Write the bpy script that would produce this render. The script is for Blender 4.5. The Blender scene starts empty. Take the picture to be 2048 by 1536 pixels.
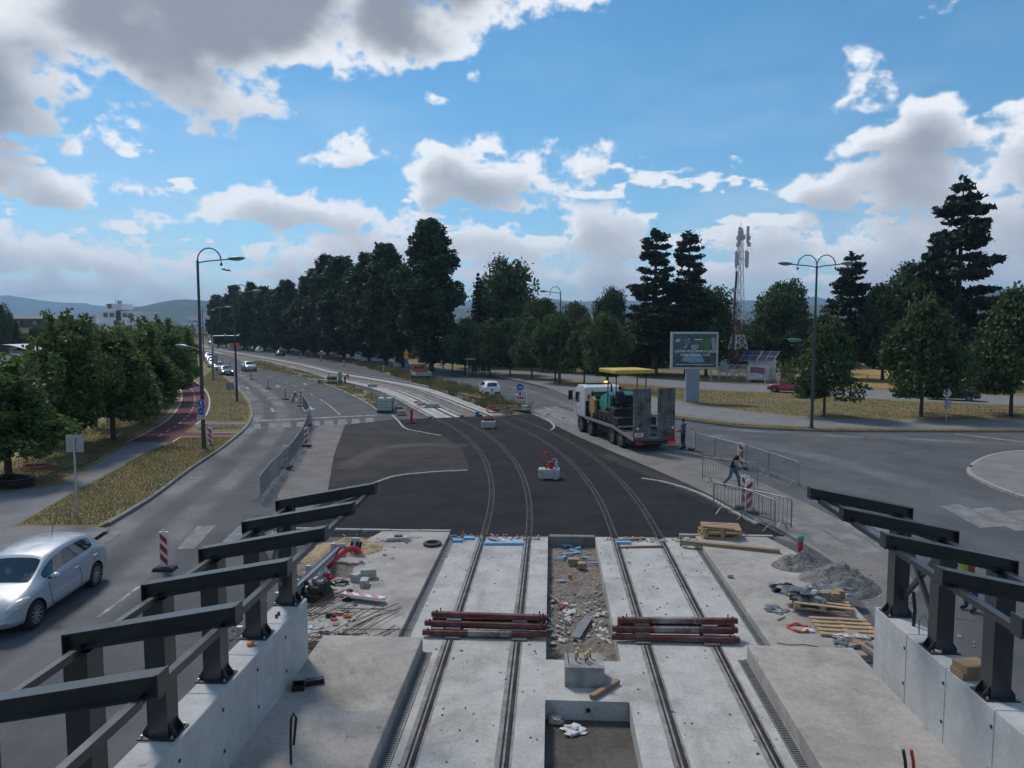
import bpy, bmesh, math, random
import numpy as np
from mathutils import Vector, Matrix, noise as mnoise
from math import sin, cos, tan, atan, atan2, pi, radians, sqrt, hypot
SC = bpy.context.scene
COL = SC.collection
random.seed(7)
# ---------------------------------------------------------------- camera
HC, FPX, HORIZON, VPX = 6.8, 1420.0, 655.0, 1103.0
PITCH = atan((768 - HORIZON) / FPX)
YAW = atan((VPX - 1024) * cos(PITCH) / FPX)
cam_d = bpy.data.cameras.new('camera'); cam = bpy.data.objects.new('camera', cam_d); COL.objects.link(cam)
cam.location = (0, 0, HC); cam.rotation_euler = (pi / 2 - PITCH, 0, YAW)
cam_d.sensor_width = 36; cam_d.lens = 36 * FPX / 2048; cam_d.clip_start = 0.1; cam_d.clip_end = 30000
SC.camera = cam
CAM_R = cam.rotation_euler.to_matrix()
def ray(px, py):
    return CAM_R @ Vector(((px - 1024) / FPX, (768 - py) / FPX, -1))
def G(px, py, z=0.0):                       # pixel -> point on the level z
    d = ray(px, py); t = (z - HC) / d.z
    return Vector((d.x * t, d.y * t, z))
def AT(px, py, v):                          # pixel -> point at forward distance v
    d = ray(px, py); t = v / d.y
    return Vector((d.x * t, v, HC + d.z * t))
# ---------------------------------------------------------------- sky, sun, exposure
SUN_AZ, SUN_EL = radians(-38), radians(52)
world = bpy.data.worlds.new('World'); SC.world = world; world.use_nodes = True
wt = world.node_tree; wt.nodes.clear()
def nd(t, typ, **kw):
    n = t.nodes.new(typ)
    for k, v in kw.items(): setattr(n, k, v)
    return n
def mth(t, op, a, b=None, c=None, clamp=False):
    n = t.nodes.new('ShaderNodeMath'); n.operation = op; n.use_clamp = clamp
    for i, x in enumerate((a, b, c)):
        if x is None: continue
        if isinstance(x, (int, float)): n.inputs[i].default_value = x
        else: t.links.new(x, n.inputs[i])
    return n.outputs[0]
# cloud masses: pixel centre, half width, half height, weight
CLOUDS = [(200,55,330,90,1.8),(520,45,330,85,1.8),(390,160,170,72,1.4),(800,35,150,80,1.15),(40,85,150,70,1.3),(520,212,80,36,1.05),(-200,110,260,110,1.4),(400,-110,760,130,1.9),(350,232,45,30,.7),(130,140,90,36,.9),
 (205,265,95,48,1.0),(90,362,110,50,1.05),(690,300,95,28,.75),(450,425,80,45,1.0),(560,425,110,48,1.05),(700,425,110,50,1.0),(310,435,65,28,.8),(110,500,150,55,1.05),(260,510,100,40,.9),(-60,490,120,60,1),
 (840,375,60,40,.9),(960,340,110,75,1.1),(1090,350,100,60,1.1),(1010,290,40,28,.8),(960,462,110,34,.9),(1190,460,90,46,.95),(830,452,70,30,.8),(1080,412,90,26,.75),
 (1860,285,130,38,1.0),(1870,250,70,40,.9),(2040,275,90,45,1.0),(1730,295,70,25,.8),(1620,395,120,32,1.0),(1780,385,150,55,1.1),(1930,400,150,60,1.0),(1860,470,150,40,.95),(2050,470,120,55,1.0),
 (1740,160,38,55,.62),(1705,215,34,24,.5),(1540,490,80,38,.85),(1640,520,90,30,.8),(600,510,90,40,.7),(740,500,80,30,.7),(1780,520,140,35,.8),(1930,15,140,18,.42),(905,187,40,9,.5),(946,150,12,16,.55),(640,560,150,22,.62),(150,572,220,20,.65),(1000,548,130,26,.7),(1240,560,150,24,.66),(1560,560,150,24,.66),(1950,556,150,26,.68),(400,592,200,12,.5),(1100,598,260,12,.5),(1750,600,240,12,.5),(1250,510,70,30,.75),(1040,500,110,26,.75),(300,545,90,18,.55),(1700,560,110,20,.6),(300,365,60,25,.55)]
def fbm(H, W, base, octs, rough, rng, ratio=1.0):
    """periodic-in-azimuth value noise, 0..1, computed on an H x W grid"""
    out = np.zeros((H, W), np.float32); amp = 1.0; tot = 0.0
    for o in range(octs):
        w = max(2, int(base * 2 ** o)); h = max(2, int(w * ratio * H / W)) + 3
        if w > W: break
        L = rng.random((h, w)).astype(np.float32)
        y = np.linspace(0, h - 2.001, H); i = y.astype(int); f = (y - i).astype(np.float32); f = f * f * (3 - 2 * f)
        R = L[i] * (1 - f)[:, None] + L[i + 1] * f[:, None]
        x = np.arange(W) * (w / W); k = x.astype(int); f = (x - k).astype(np.float32); f = f * f * (3 - 2 * f)
        out += amp * (R[:, k] * (1 - f) + R[:, (k + 1) % w] * f); tot += amp; amp *= rough
    return out / tot
def sky_image():
    """cloud cover (R), cloud shade (G) and high veil (B) over azimuth x elevation"""
    W, H = 5120, 1280
    rng = np.random.default_rng(5)
    az = ((np.arange(W) + .5) / W - .5) * 2 * pi; el = (np.arange(H) + .5) / H * pi / 2
    ww = (fbm(H, W, 60, 4, .5, rng, 1.3) - .5) * .085; wh = (fbm(H, W, 60, 4, .5, rng, 1.3) - .5) * .05
    AZ = az[None, :].astype(np.float32) + ww; EL = el[:, None].astype(np.float32) + wh
    F = np.full((H, W), -1.3, np.float32)
    gen = (fbm(H, W, 14, 3, .5, rng, 2.2) - .5) * 7.0 - .15
    m = np.maximum(np.abs(az + YAW)[None, :], (el * 1.25)[:, None]).astype(np.float32)
    m = np.clip((m - .70) / .2, 0, 1); m = m * m * (3 - 2 * m)
    for (px, py, rx, ry, w) in CLOUDS:
        d = ray(px, py).normalized(); a0 = atan2(d.x, d.y); e0 = math.asin(d.z)
        k = sqrt(1 + ((px - 1024) / FPX) ** 2 + ((py - 768) / FPX) ** 2)
        ra, re = rx * 1.18 / FPX / k / cos(e0), ry * 1.2 / FPX / k
        r0, r1 = max(0, int((e0 - 2.2 * re) / (pi / 2) * H)), min(H, int((e0 + 2.2 * re) / (pi / 2) * H) + 1)
        c0, c1 = max(0, int(((a0 - 2.2 * ra) / (2 * pi) + .5) * W)), min(W, int(((a0 + 2.2 * ra) / (2 * pi) + .5) * W) + 1)
        if r1 <= r0 or c1 <= c0: continue
        x = (AZ[r0:r1, c0:c1] - a0) / ra; y = (EL[r0:r1, c0:c1] - e0) / re
        y = np.where(y < 0, y * (1.0 if py < 200 else 1.5), y)
        f = w * (1 - x * x - y * y)
        S = F[r0:r1, c0:c1]; S[...] = np.where(f > -1.2, np.log(np.exp(7 * S) + np.exp(7 * np.maximum(f, -1.3))) / 7, S)
    F = F * (1 - m) + gen * m
    n1 = fbm(H, W, 110, 7, .56, rng, 1.5); n2 = 1 - np.abs(2 * fbm(H, W, 230, 5, .55, rng, 1.4) - 1)
    D = F + (n1 - .5) * 2.9 + (n2 - .72) * 1.0
    low = (fbm(H, W, 104, 6, .55, rng, 3.0) - .5) * 7.4 - .75 + (n2 - .72) * .9      # rows of small cumulus towards the horizon, all round
    band = np.clip((el - .035) / .03, 0, 1) * np.clip((.30 - el) / .12, 0, 1)
    D = np.where(band[:, None] > 0, np.maximum(D, low * band[:, None] + (band[:, None] - 1) * .8), D)
    a = np.clip((D - .12) / np.clip(.40 + el * 1.1, .42, .72)[:, None], 0, 1); a = a * a * (3 - 2 * a)
    # light falls from above: how much cloud lies over each point
    dens = np.clip(D, 0, 1.6); cs = np.cumsum(dens, 0)
    dk = np.zeros_like(D)
    for step, wgt in ((14, .8), (34, .9), (90, .75)):
        up = np.minimum(np.arange(H) + step, H - 1); up0 = np.minimum(np.arange(H) + 3, H - 1)
        dk += wgt * (cs[up] - cs[up0]) / step
    for r in (9, 15, 9):
        c = np.cumsum(np.concatenate([dk[:, -r:], dk, dk[:, :r + 1]], 1), 1); dk = (c[:, 2 * r + 1:] - c[:, :-2 * r - 1])[:, :W] / (2 * r + 1)
    dk = np.roll(dk, 10, 1)
    G_ = 1 - np.exp(-np.clip(dk - .95 + (n1 - .5) * 1.6 + (n2 - .7) * .5, 0, 9) * .85)
    veil = np.clip(np.clip((fbm(H, W, 22, 6, .6, rng, 4.0) - .46) * 3.2, 0, 1) + np.clip(1.0 - el / .07, 0, 1)[:, None] * .7, 0, 1)
    def blur(Q, rs):
        for r in rs:
            c = np.cumsum(np.concatenate([Q[:, -r:], Q, Q[:, :r + 1]], 1), 1); Q = (c[:, 2 * r + 1:] - c[:, :-2 * r - 1])[:, :W] / (2 * r + 1)
            Z = np.concatenate([np.repeat(Q[:1], r + 1, 0), Q, np.repeat(Q[-1:], r, 0)], 0); c = np.cumsum(Z, 0); Q = (c[2 * r + 1:] - c[:-2 * r - 1])[:H] / (2 * r + 1) if c.shape[0] - 2 * r - 1 >= H else Q
        return Q
    core = blur(np.clip(D, -.3, 2.2), (14, 20)); n3 = fbm(H, W, 70, 5, .55, rng, 1.5)
    core = np.clip((core - .62 + (n3 - .5) * 1.5) / 1.0, 0, 1); core = core * core * (3 - 2 * core)
    hi = np.clip((el - .20) / .14, 0, 1)[:, None]
    G_ = G_ * np.clip(.45 + el / .42, .5, 1)[:, None] * (1 - hi) + (.76 * core + .12 * G_) * hi
    return W, H, a, np.clip(G_, 0, 1), veil
W_, H_, ca, cdk, cv = sky_image()
img = bpy.data.images.new('sky_cover', W_, H_, alpha=False); img.colorspace_settings.name = 'Non-Color'
buf = np.ones((H_, W_, 4), np.float32); buf[..., 0] = ca; buf[..., 1] = cdk; buf[..., 2] = cv
img.pixels.foreach_set(buf.ravel()); img.update(); img.pack(); del buf, ca, cdk, cv
geo = nd(wt, 'ShaderNodeTexCoord')
nrm = nd(wt, 'ShaderNodeVectorMath', operation='NORMALIZE'); wt.links.new(geo.outputs['Generated'], nrm.inputs[0])
sz = nd(wt, 'ShaderNodeSeparateXYZ'); wt.links.new(nrm.outputs[0], sz.inputs[0])
cuv = nd(wt, 'ShaderNodeCombineXYZ')
wt.links.new(mth(wt, 'MULTIPLY_ADD', mth(wt, 'ARCTAN2', sz.outputs[0], sz.outputs[1]), 1 / (2 * pi), .5), cuv.inputs[0])
wt.links.new(mth(wt, 'MAXIMUM', mth(wt, 'MULTIPLY', mth(wt, 'ARCSINE', sz.outputs[2]), 2 / pi), .0005), cuv.inputs[1])
it = nd(wt, 'ShaderNodeTexImage', interpolation='Linear', extension='EXTEND'); it.image = img; wt.links.new(cuv.outputs[0], it.inputs[0])
ch = nd(wt, 'ShaderNodeSeparateColor'); wt.links.new(it.outputs[0], ch.inputs[0])
sky = nd(wt, 'ShaderNodeTexSky', sky_type='NISHITA'); sky.sun_disc = False
sky.sun_elevation = SUN_EL; sky.sun_rotation = SUN_AZ; sky.air_density = 1.0; sky.dust_density = .05; sky.ozone_density = 3.0; sky.altitude = 500
hs = nd(wt, 'ShaderNodeHueSaturation'); hs.inputs['Saturation'].default_value = 1.22; hs.inputs['Value'].default_value = .86; hs.inputs['Hue'].default_value = .487; wt.links.new(sky.outputs[0], hs.inputs['Color'])
CLOUD_K = 9.5
cr = nd(wt, 'ShaderNodeMix', data_type='RGBA'); wt.links.new(ch.outputs[1], cr.inputs[0])
cr.inputs[6].default_value = (.74 * CLOUD_K, .765 * CLOUD_K, .79 * CLOUD_K, 1); cr.inputs[7].default_value = (.135 * CLOUD_K, .16 * CLOUD_K, .20 * CLOUD_K, 1)
vf = nd(wt, 'ShaderNodeMapRange'); wt.links.new(sz.outputs[2], vf.inputs[0])
for i_, v_ in enumerate((.0, .34, .6, .06)): vf.inputs[i_ + 1].default_value = v_
vm = nd(wt, 'ShaderNodeMix', data_type='RGBA'); wt.links.new(mth(wt, 'MULTIPLY', ch.outputs[2], vf.outputs[0]), vm.inputs[0]); wt.links.new(hs.outputs[0], vm.inputs[6]); vm.inputs[7].default_value = (.52 * CLOUD_K, .62 * CLOUD_K, .70 * CLOUD_K, 1)
fm = nd(wt, 'ShaderNodeMix', data_type='RGBA'); wt.links.new(ch.outputs[0], fm.inputs[0]); wt.links.new(vm.outputs[2], fm.inputs[6]); wt.links.new(cr.outputs[2], fm.inputs[7])
bg = nd(wt, 'ShaderNodeBackground'); bg.inputs[1].default_value = .08; wt.links.new(fm.outputs[2], bg.inputs[0])
wo = nd(wt, 'ShaderNodeOutputWorld'); wt.links.new(bg.outputs[0], wo.inputs[0])
sun_d = bpy.data.lights.new('sun', 'SUN'); sun_d.energy = 1.5; sun_d.angle = radians(11); sun_d.color = (1, .92, .82)
sun = bpy.data.objects.new('sun', sun_d); COL.objects.link(sun)
sdir = Vector((sin(SUN_AZ) * cos(SUN_EL), cos(SUN_AZ) * cos(SUN_EL), sin(SUN_EL)))
sun.rotation_euler = sdir.to_track_quat('Z', 'Y').to_euler()
SC.view_settings.view_transform = 'Standard'; SC.view_settings.look = 'None'; SC.view_settings.gamma = 1; SC.view_settings.exposure = .84; SC.view_settings.use_curve_mapping = False
SC.render.engine = 'CYCLES'
SC.cycles.max_bounces = 6; SC.cycles.diffuse_bounces = 3; SC.cycles.glossy_bounces = 3; SC.cycles.transmission_bounces = 4; SC.cycles.transparent_max_bounces = 12; SC.cycles.volume_bounces = 0
SC.cycles.use_denoising = True; SC.cycles.use_adaptive_sampling = True; SC.cycles.adaptive_threshold = .02
world.cycles.sampling_method = 'MANUAL'; world.cycles.sample_map_resolution = 256
# ---------------------------------------------------------------- materials
MATS = {}
def mr(t, x, a, b, c, d, smooth=True):
    m = nd(t, 'ShaderNodeMapRange'); m.interpolation_type = 'SMOOTHSTEP' if smooth else 'LINEAR'
    t.links.new(x, m.inputs[0])
    for i, v in enumerate((a, b, c, d)): m.inputs[i + 1].default_value = v
    return m.outputs[0]
def lerp_col(c, k): return (min(1, c[0] * k), min(1, c[1] * k), min(1, c[2] * k), 1)
def M(name, col, rough=.8, var=.12, scale=3.0, bump=0.0, bscale=40.0, metal=0.0, col2=None, world=False, spec=.4, dirt=None, dscale=.6, stretch=None, thr=(.45, .62)):
    """col modulated by noise; col2/dirt are stains with a shape of their own"""
    if name in MATS: return MATS[name]
    m = bpy.data.materials.new(name); m.use_nodes = True; t = m.node_tree; b = t.nodes['Principled BSDF']
    if world: co = nd(t, 'ShaderNodeNewGeometry').outputs['Position']
    else: co = nd(t, 'ShaderNodeTexCoord').outputs['Object']
    if stretch:
        mp = nd(t, 'ShaderNodeMapping'); mp.inputs['Scale'].default_value = stretch; t.links.new(co, mp.inputs[0]); co = mp.outputs[0]
    def noise(sc, det=4, ro=.6):
        n = nd(t, 'ShaderNodeTexNoise'); n.inputs['Scale'].default_value = sc; n.inputs['Detail'].default_value = det; n.inputs['Roughness'].default_value = ro
        t.links.new(co, n.inputs['Vector']); return n.outputs[0]
    n1 = noise(scale, 6)
    mx = nd(t, 'ShaderNodeMix', data_type='RGBA'); t.links.new(mr(t, n1, .3, .7, 0, 1, False), mx.inputs[0])
    mx.inputs[6].default_value = lerp_col(col, 1 - var); mx.inputs[7].default_value = lerp_col(col2 or col, 1 + var)
    out = mx.outputs[2]
    if dirt:
        d = nd(t, 'ShaderNodeMix', data_type='RGBA'); t.links.new(mr(t, noise(dscale, 7, .65), thr[0], thr[1], 0, .85), d.inputs[0]); t.links.new(out, d.inputs[6]); d.inputs[7].default_value = (*dirt, 1); out = d.outputs[2]
    t.links.new(out, b.inputs['Base Color'])
    t.links.new(mr(t, noise(scale * 1.7), .3, .7, max(.02, rough - .08), min(1, rough + .08), False), b.inputs['Roughness'])
    b.inputs['Metallic'].default_value = metal; b.inputs['Specular IOR Level'].default_value = spec
    if bump:
        bp = nd(t, 'ShaderNodeBump'); bp.inputs['Strength'].default_value = 1; bp.inputs['Distance'].default_value = bump; t.links.new(noise(bscale, 5), bp.inputs['Height']); t.links.new(bp.outputs[0], b.inputs['Normal'])
    MATS[name] = m; return m
def ground_mat(name, col, col2, grain, patch, patch_amt, big=.12, mid=.9, fine=18.0, rough=.92, bump=.004, crack=None, streak=None):
    """weathered ground: broad patches, mid blotches, fine grain, optional cracks and long streaks"""
    if name in MATS: return MATS[name]
    m = bpy.data.materials.new(name); m.use_nodes = True; t = m.node_tree; b = t.nodes['Principled BSDF']
    co = nd(t, 'ShaderNodeNewGeometry').outputs['Position']
    def noise(sc, det=5, ro=.6, st=None, dist=0):
        v = co
        if st:
            mp = nd(t, 'ShaderNodeMapping'); mp.inputs['Scale'].default_value = st; t.links.new(co, mp.inputs[0]); v = mp.outputs[0]
        n = nd(t, 'ShaderNodeTexNoise'); n.inputs['Scale'].default_value = sc; n.inputs['Detail'].default_value = det; n.inputs['Roughness'].default_value = ro; n.inputs['Distortion'].default_value = dist
        t.links.new(v, n.inputs['Vector']); return n.outputs[0]
    mx = nd(t, 'ShaderNodeMix', data_type='RGBA'); t.links.new(mr(t, noise(mid, 7, .65), .36, .64, 0, 1), mx.inputs[0]); mx.inputs[6].default_value = (*col, 1); mx.inputs[7].default_value = (*col2, 1)
    p = nd(t, 'ShaderNodeMix', data_type='RGBA'); t.links.new(mr(t, noise(big, 6, .7, None, .6), .48, .66, 0, patch_amt), p.inputs[0]); t.links.new(mx.outputs[2], p.inputs[6]); p.inputs[7].default_value = (*patch, 1)
    out = p.outputs[2]
    if streak:
        q = nd(t, 'ShaderNodeMix', data_type='RGBA'); t.links.new(mr(t, noise(.5, 6, .7, streak[1]), .52, .7, 0, streak[2]), q.inputs[0]); t.links.new(out, q.inputs[6]); q.inputs[7].default_value = (*streak[0], 1); out = q.outputs[2]
    if crack:
        vo = nd(t, 'ShaderNodeTexVoronoi', feature='DISTANCE_TO_EDGE'); vo.inputs['Scale'].default_value = crack[0]
        wv = nd(t, 'ShaderNodeTexNoise'); wv.inputs['Scale'].default_value = crack[0] * 3; t.links.new(co, wv.inputs['Vector'])
        va = nd(t, 'ShaderNodeVectorMath', operation='MULTIPLY_ADD'); t.links.new(wv.outputs['Color'], va.inputs[0]); va.inputs[1].default_value = (.9 / crack[0],) * 3; t.links.new(co, va.inputs[2]); t.links.new(va.outputs[0], vo.inputs['Vector'])
        k = mth(t, 'MULTIPLY', mr(t, vo.outputs['Distance'], .0, crack[1], 1, 0), mr(t, noise(big * 2.3), .5, .6, 0, 1))
        q = nd(t, 'ShaderNodeMix', data_type='RGBA'); t.links.new(mth(t, 'MULTIPLY', k, .75), q.inputs[0]); t.links.new(out, q.inputs[6]); q.inputs[7].default_value = (*crack[2], 1); out = q.outputs[2]
    g = nd(t, 'ShaderNodeMix', data_type='RGBA', blend_type='MULTIPLY'); g.inputs[0].default_value = 1
    gr = mr(t, noise(fine, 4, .7), .25, .75, 1 - grain, 1 + grain, False); cc = nd(t, 'ShaderNodeCombineColor')
    for i in range(3): t.links.new(gr, cc.inputs[i])
    t.links.new(out, g.inputs[6]); t.links.new(cc.outputs[0], g.inputs[7]); t.links.new(g.outputs[2], b.inputs['Base Color'])
    b.inputs['Roughness'].default_value = rough; b.inputs['Specular IOR Level'].default_value = .12
    if bump:
        bp = nd(t, 'ShaderNodeBump'); bp.inputs['Distance'].default_value = bump; t.links.new(noise(fine * 1.3, 5), bp.inputs['Height']); t.links.new(bp.outputs[0], b.inputs['Normal'])
    MATS[name] = m; return m
def glass(name, col=(.02, .025, .03), rough=.05):
    if name in MATS: return MATS[name]
    m = bpy.data.materials.new(name); m.use_nodes = True; b = m.node_tree.nodes['Principled BSDF']
    b.inputs['Base Color'].default_value = (*col, 1); b.inputs['Roughness'].default_value = rough; b.inputs['Specular IOR Level'].default_value = .8; b.inputs['Coat Weight'].default_value = .3
    MATS[name] = m; return m
def emit(name, col, k):
    if name in MATS: return MATS[name]
    m = bpy.data.materials.new(name); m.use_nodes = True; b = m.node_tree.nodes['Principled BSDF']
    b.inputs['Base Color'].default_value = (*col, 1); b.inputs['Emission Color'].default_value = (*col, 1); b.inputs['Emission Strength'].default_value = k
    MATS[name] = m; return m
def leafmat(name, c1, c2, trans=.25, patch=None):
    if name in MATS: return MATS[name]
    m = bpy.data.materials.new(name); m.use_nodes = True; t = m.node_tree; b = t.nodes['Principled BSDF']
    g = nd(t, 'ShaderNodeNewGeometry'); r = nd(t, 'ShaderNodeMix', data_type='RGBA'); t.links.new(g.outputs['Random Per Island'], r.inputs[0]); r.inputs[6].default_value = (*c1, 1); r.inputs[7].default_value = (*c2, 1)
    n = nd(t, 'ShaderNodeTexNoise'); n.inputs['Scale'].default_value = .9; t.links.new(nd(t, 'ShaderNodeTexCoord').outputs['Object'], n.inputs['Vector'])
    q = nd(t, 'ShaderNodeHueSaturation'); t.links.new(r.outputs[2], q.inputs['Color']); t.links.new(mr(t, n.outputs[0], .3, .7, .75, 1.3, False), q.inputs['Value'])
    oi = nd(t, 'ShaderNodeObjectInfo'); t.links.new(mr(t, oi.outputs['Random'], 0, 1, .485, .515, False), q.inputs['Hue'])
    if patch:
        pn = nd(t, 'ShaderNodeTexNoise'); pn.inputs['Scale'].default_value = .35; pn.inputs['Detail'].default_value = 5; t.links.new(g.outputs['Position'], pn.inputs['Vector']); pm = nd(t, 'ShaderNodeMix', data_type='RGBA'); t.links.new(mr(t, pn.outputs[0], .46, .62, 0, .85), pm.inputs[0]); t.links.new(q.outputs[0], pm.inputs[6]); pm.inputs[7].default_value = (*patch, 1); q = pm
    qo = q.outputs[2] if patch else q.outputs[0]
    t.links.new(qo, b.inputs['Base Color']); b.inputs['Roughness'].default_value = .6; b.inputs['Specular IOR Level'].default_value = .25
    tr = nd(t, 'ShaderNodeBsdfTranslucent'); t.links.new(qo, tr.inputs[0]); ms = nd(t, 'ShaderNodeMixShader'); ms.inputs[0].default_value = trans
    t.links.new(b.outputs[0], ms.inputs[1]); t.links.new(tr.outputs[0], ms.inputs[2]); t.links.new(ms.outputs[0], t.nodes['Material Output'].inputs[0])
    MATS[name] = m; return m
# ---------------------------------------------------------------- mesh tools
class MB:
    def __init__(s): s.v = []; s.f = []
    def add(s, vs, fs, mat=None):
        o = len(s.v); s.v += [tuple(mat @ Vector(v)) if mat else tuple(v) for v in vs]; s.f += [tuple(i + o for i in f) for f in fs]; return s
    def box(s, c, d, rz=0, rx=0, ry=0, taper=1.0):
        x, y, z = d[0] / 2, d[1] / 2, d[2] / 2; k = taper
        vs = [(-x, -y, -z), (x, -y, -z), (x, y, -z), (-x, y, -z), (-x * k, -y * k, z), (x * k, -y * k, z), (x * k, y * k, z), (-x * k, y * k, z)]
        m = Matrix.Translation(c) @ Matrix.Rotation(rz, 4, 'Z') @ Matrix.Rotation(ry, 4, 'Y') @ Matrix.Rotation(rx, 4, 'X')
        return s.add(vs, [(3, 2, 1, 0), (4, 5, 6, 7), (0, 1, 5, 4), (1, 2, 6, 5), (2, 3, 7, 6), (3, 0, 4, 7)], m)
    def bb(s, a, b): return s.box([(a[i] + b[i]) / 2 for i in range(3)], [abs(b[i] - a[i]) for i in range(3)])
    def bar(s, a, b, w, h, up=(0, 0, 1)):                   # square bar a -> b
        a, b = Vector(a), Vector(b); x = (b - a); L = x.length; x.normalize(); u = Vector(up)
        if abs(x.dot(u)) > .98: u = Vector((1, 0, 0))
        y = u.cross(x).normalized(); z = x.cross(y)
        m = Matrix((x, y, z)).transposed().to_4x4(); m.translation = (a + b) / 2
        return s.add([(sx * L / 2, sy * w / 2, sz * h / 2) for sz in (-1, 1) for sx, sy in ((-1, -1), (1, -1), (1, 1), (-1, 1))], [(3, 2, 1, 0), (4, 5, 6, 7), (0, 1, 5, 4), (1, 2, 6, 5), (2, 3, 7, 6), (3, 0, 4, 7)], m)
    def tube(s, pts, r, n=8, closed=False, cap=True):
        pts = [Vector(p) for p in pts]; N = len(pts); o = len(s.v); rr = r if isinstance(r, (list, tuple)) else [r] * N; ref = None
        for i, p in enumerate(pts):
            a = pts[i - 1] if (i or closed) else p; b = pts[(i + 1) % N] if (i < N - 1 or closed) else p
            t = (b - a)
            t = t.normalized() if t.length > 1e-9 else Vector((0, 0, 1))
            if ref is None: ref = Vector((0, 0, 1)) if abs(t.z) < .9 else Vector((1, 0, 0))
            u = t.cross(ref).normalized(); w = u.cross(t); ref = w if w.length > 1e-6 else ref
            for k in range(n):
                a_ = 2 * pi * k / n; s.v.append(tuple(p + rr[i] * (cos(a_) * u + sin(a_) * w)))
        for i in range(N if closed else N - 1):
            j = (i + 1) % N
            for k in range(n): s.f.append((o + i * n + k, o + i * n + (k + 1) % n, o + j * n + (k + 1) % n, o + j * n + k))
        if cap and not closed: s.f.append(tuple(o + k for k in range(n - 1, -1, -1))); s.f.append(tuple(o + (N - 1) * n + k for k in range(n)))
        return s
    def cyl(s, c, r, h, n=16, axis='Z', r2=None):
        c = Vector(c); d = Vector((1, 0, 0)) if axis == 'X' else Vector((0, 1, 0)) if axis == 'Y' else Vector((0, 0, 1))
        return s.tube([c - d * h / 2, c + d * h / 2], [r, r if r2 is None else r2], n)
    def prism(s, poly, z0, z1, top=True, bottom=True):
        o = len(s.v); n = len(poly); s.v += [(p[0], p[1], z0) for p in poly] + [(p[0], p[1], z1) for p in poly]
        for i in range(n): j = (i + 1) % n; s.f.append((o + i, o + j, o + n + j, o + n + i))
        if top: s.f.append(tuple(o + n + i for i in range(n)))
        if bottom: s.f.append(tuple(o + i for i in range(n - 1, -1, -1)))
        return s
    def lathe(s, prof, n=20, c=(0, 0, 0), axis='Z'):
        o = len(s.v); m = len(prof)
        for r, z in prof:
            for k in range(n):
                a = 2 * pi * k / n; p = (r * cos(a), r * sin(a), z)
                if axis == 'X': p = (p[2], p[0], p[1])
                if axis == 'Y': p = (p[0], p[2], p[1])
                s.v.append((p[0] + c[0], p[1] + c[1], p[2] + c[2]))
        for i in range(m - 1):
            for k in range(n): s.f.append((o + i * n + k, o + i * n + (k + 1) % n, o + (i + 1) * n + (k + 1) % n, o + (i + 1) * n + k))
        return s
    def ell(s, c, r, n=10, rz=0, jit=0, rnd=random):
        o = len(s.v); m = Matrix.Translation(c) @ Matrix.Rotation(rz, 4, 'Z'); R = n // 2 + 1
        for i in range(R + 1):
            th = pi * i / R
            for k in range(n):
                ph = 2 * pi * k / n; q = 1 + rnd.uniform(-jit, jit) if 0 < i < R else 1
                s.v.append(tuple(m @ Vector((r[0] * sin(th) * cos(ph) * q, r[1] * sin(th) * sin(ph) * q, r[2] * cos(th) * q))))
        for i in range(R):
            for k in range(n): s.f.append((o + i * n + k, o + (i + 1) * n + k, o + (i + 1) * n + (k + 1) % n, o + i * n + (k + 1) % n))
        return s
    def mesh(s, name, bev=0, seg=1, smooth=False, weld=False):
        me = bpy.data.meshes.new(name); me.from_pydata(s.v, [], s.f)
        bm = bmesh.new(); bm.from_mesh(me)
        if weld: bmesh.ops.remove_doubles(bm, verts=bm.verts, dist=1e-4)
        bmesh.ops.recalc_face_normals(bm, faces=bm.faces)
        if bev:
            es = [e for e in bm.edges if len(e.link_faces) == 2 and e.calc_face_angle(0) > .5]
            bmesh.ops.bevel(bm, geom=es, offset=bev, segments=seg, affect='EDGES', profile=.6, clamp_overlap=True)
        bm.to_mesh(me); bm.free()
        if smooth:
            for p in me.polygons: p.use_smooth = True
            try: me.set_sharp_from_angle(angle=radians(40))
            except Exception: pass
        return me
    def build(s, name, mat, parent=None, bev=0, seg=1, smooth=False, weld=False, kind=None):
        return link(name, s.mesh(name, bev, seg, smooth, weld), mat, parent, kind)
def link(name, me, mat=None, parent=None, kind=None):
    o = bpy.data.objects.new(name, me); COL.objects.link(o)
    if mat is not None and len(me.materials) == 0: me.materials.append(mat)
    if parent: o.parent = parent
    if kind: o['kind'] = kind
    return o
def thing(name, label, cat, loc=(0, 0, 0), rz=0, group=None, scale=None):
    o = bpy.data.objects.new(name, None); COL.objects.link(o); o.location = loc; o.rotation_euler = (0, 0, rz); o.empty_display_size = .2
    if scale: o.scale = scale if hasattr(scale, '__len__') else (scale,) * 3
    return tag(o, label, cat, group)
def tag(o, label, cat, group=None):
    o['label'] = label; o['category'] = cat
    if group: o['group'] = group
    return o
def stru(o, label=None, kind='structure'):
    o['kind'] = kind
    if label: o['label'] = label
    return o
def dup(root, loc, rz=0, label=None, scale=None, group=None):
    def cp(o, par):
        c = o.copy(); COL.objects.link(c); c.parent = par
        for ch in o.children: cp(ch, c)
        return c
    c = cp(root, None); c.location = loc; c.rotation_euler = (0, 0, rz)
    if scale: c.scale = scale if hasattr(scale, '__len__') else (scale,) * 3
    if label: c['label'] = label
    if group: c['group'] = group
    return c
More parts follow.
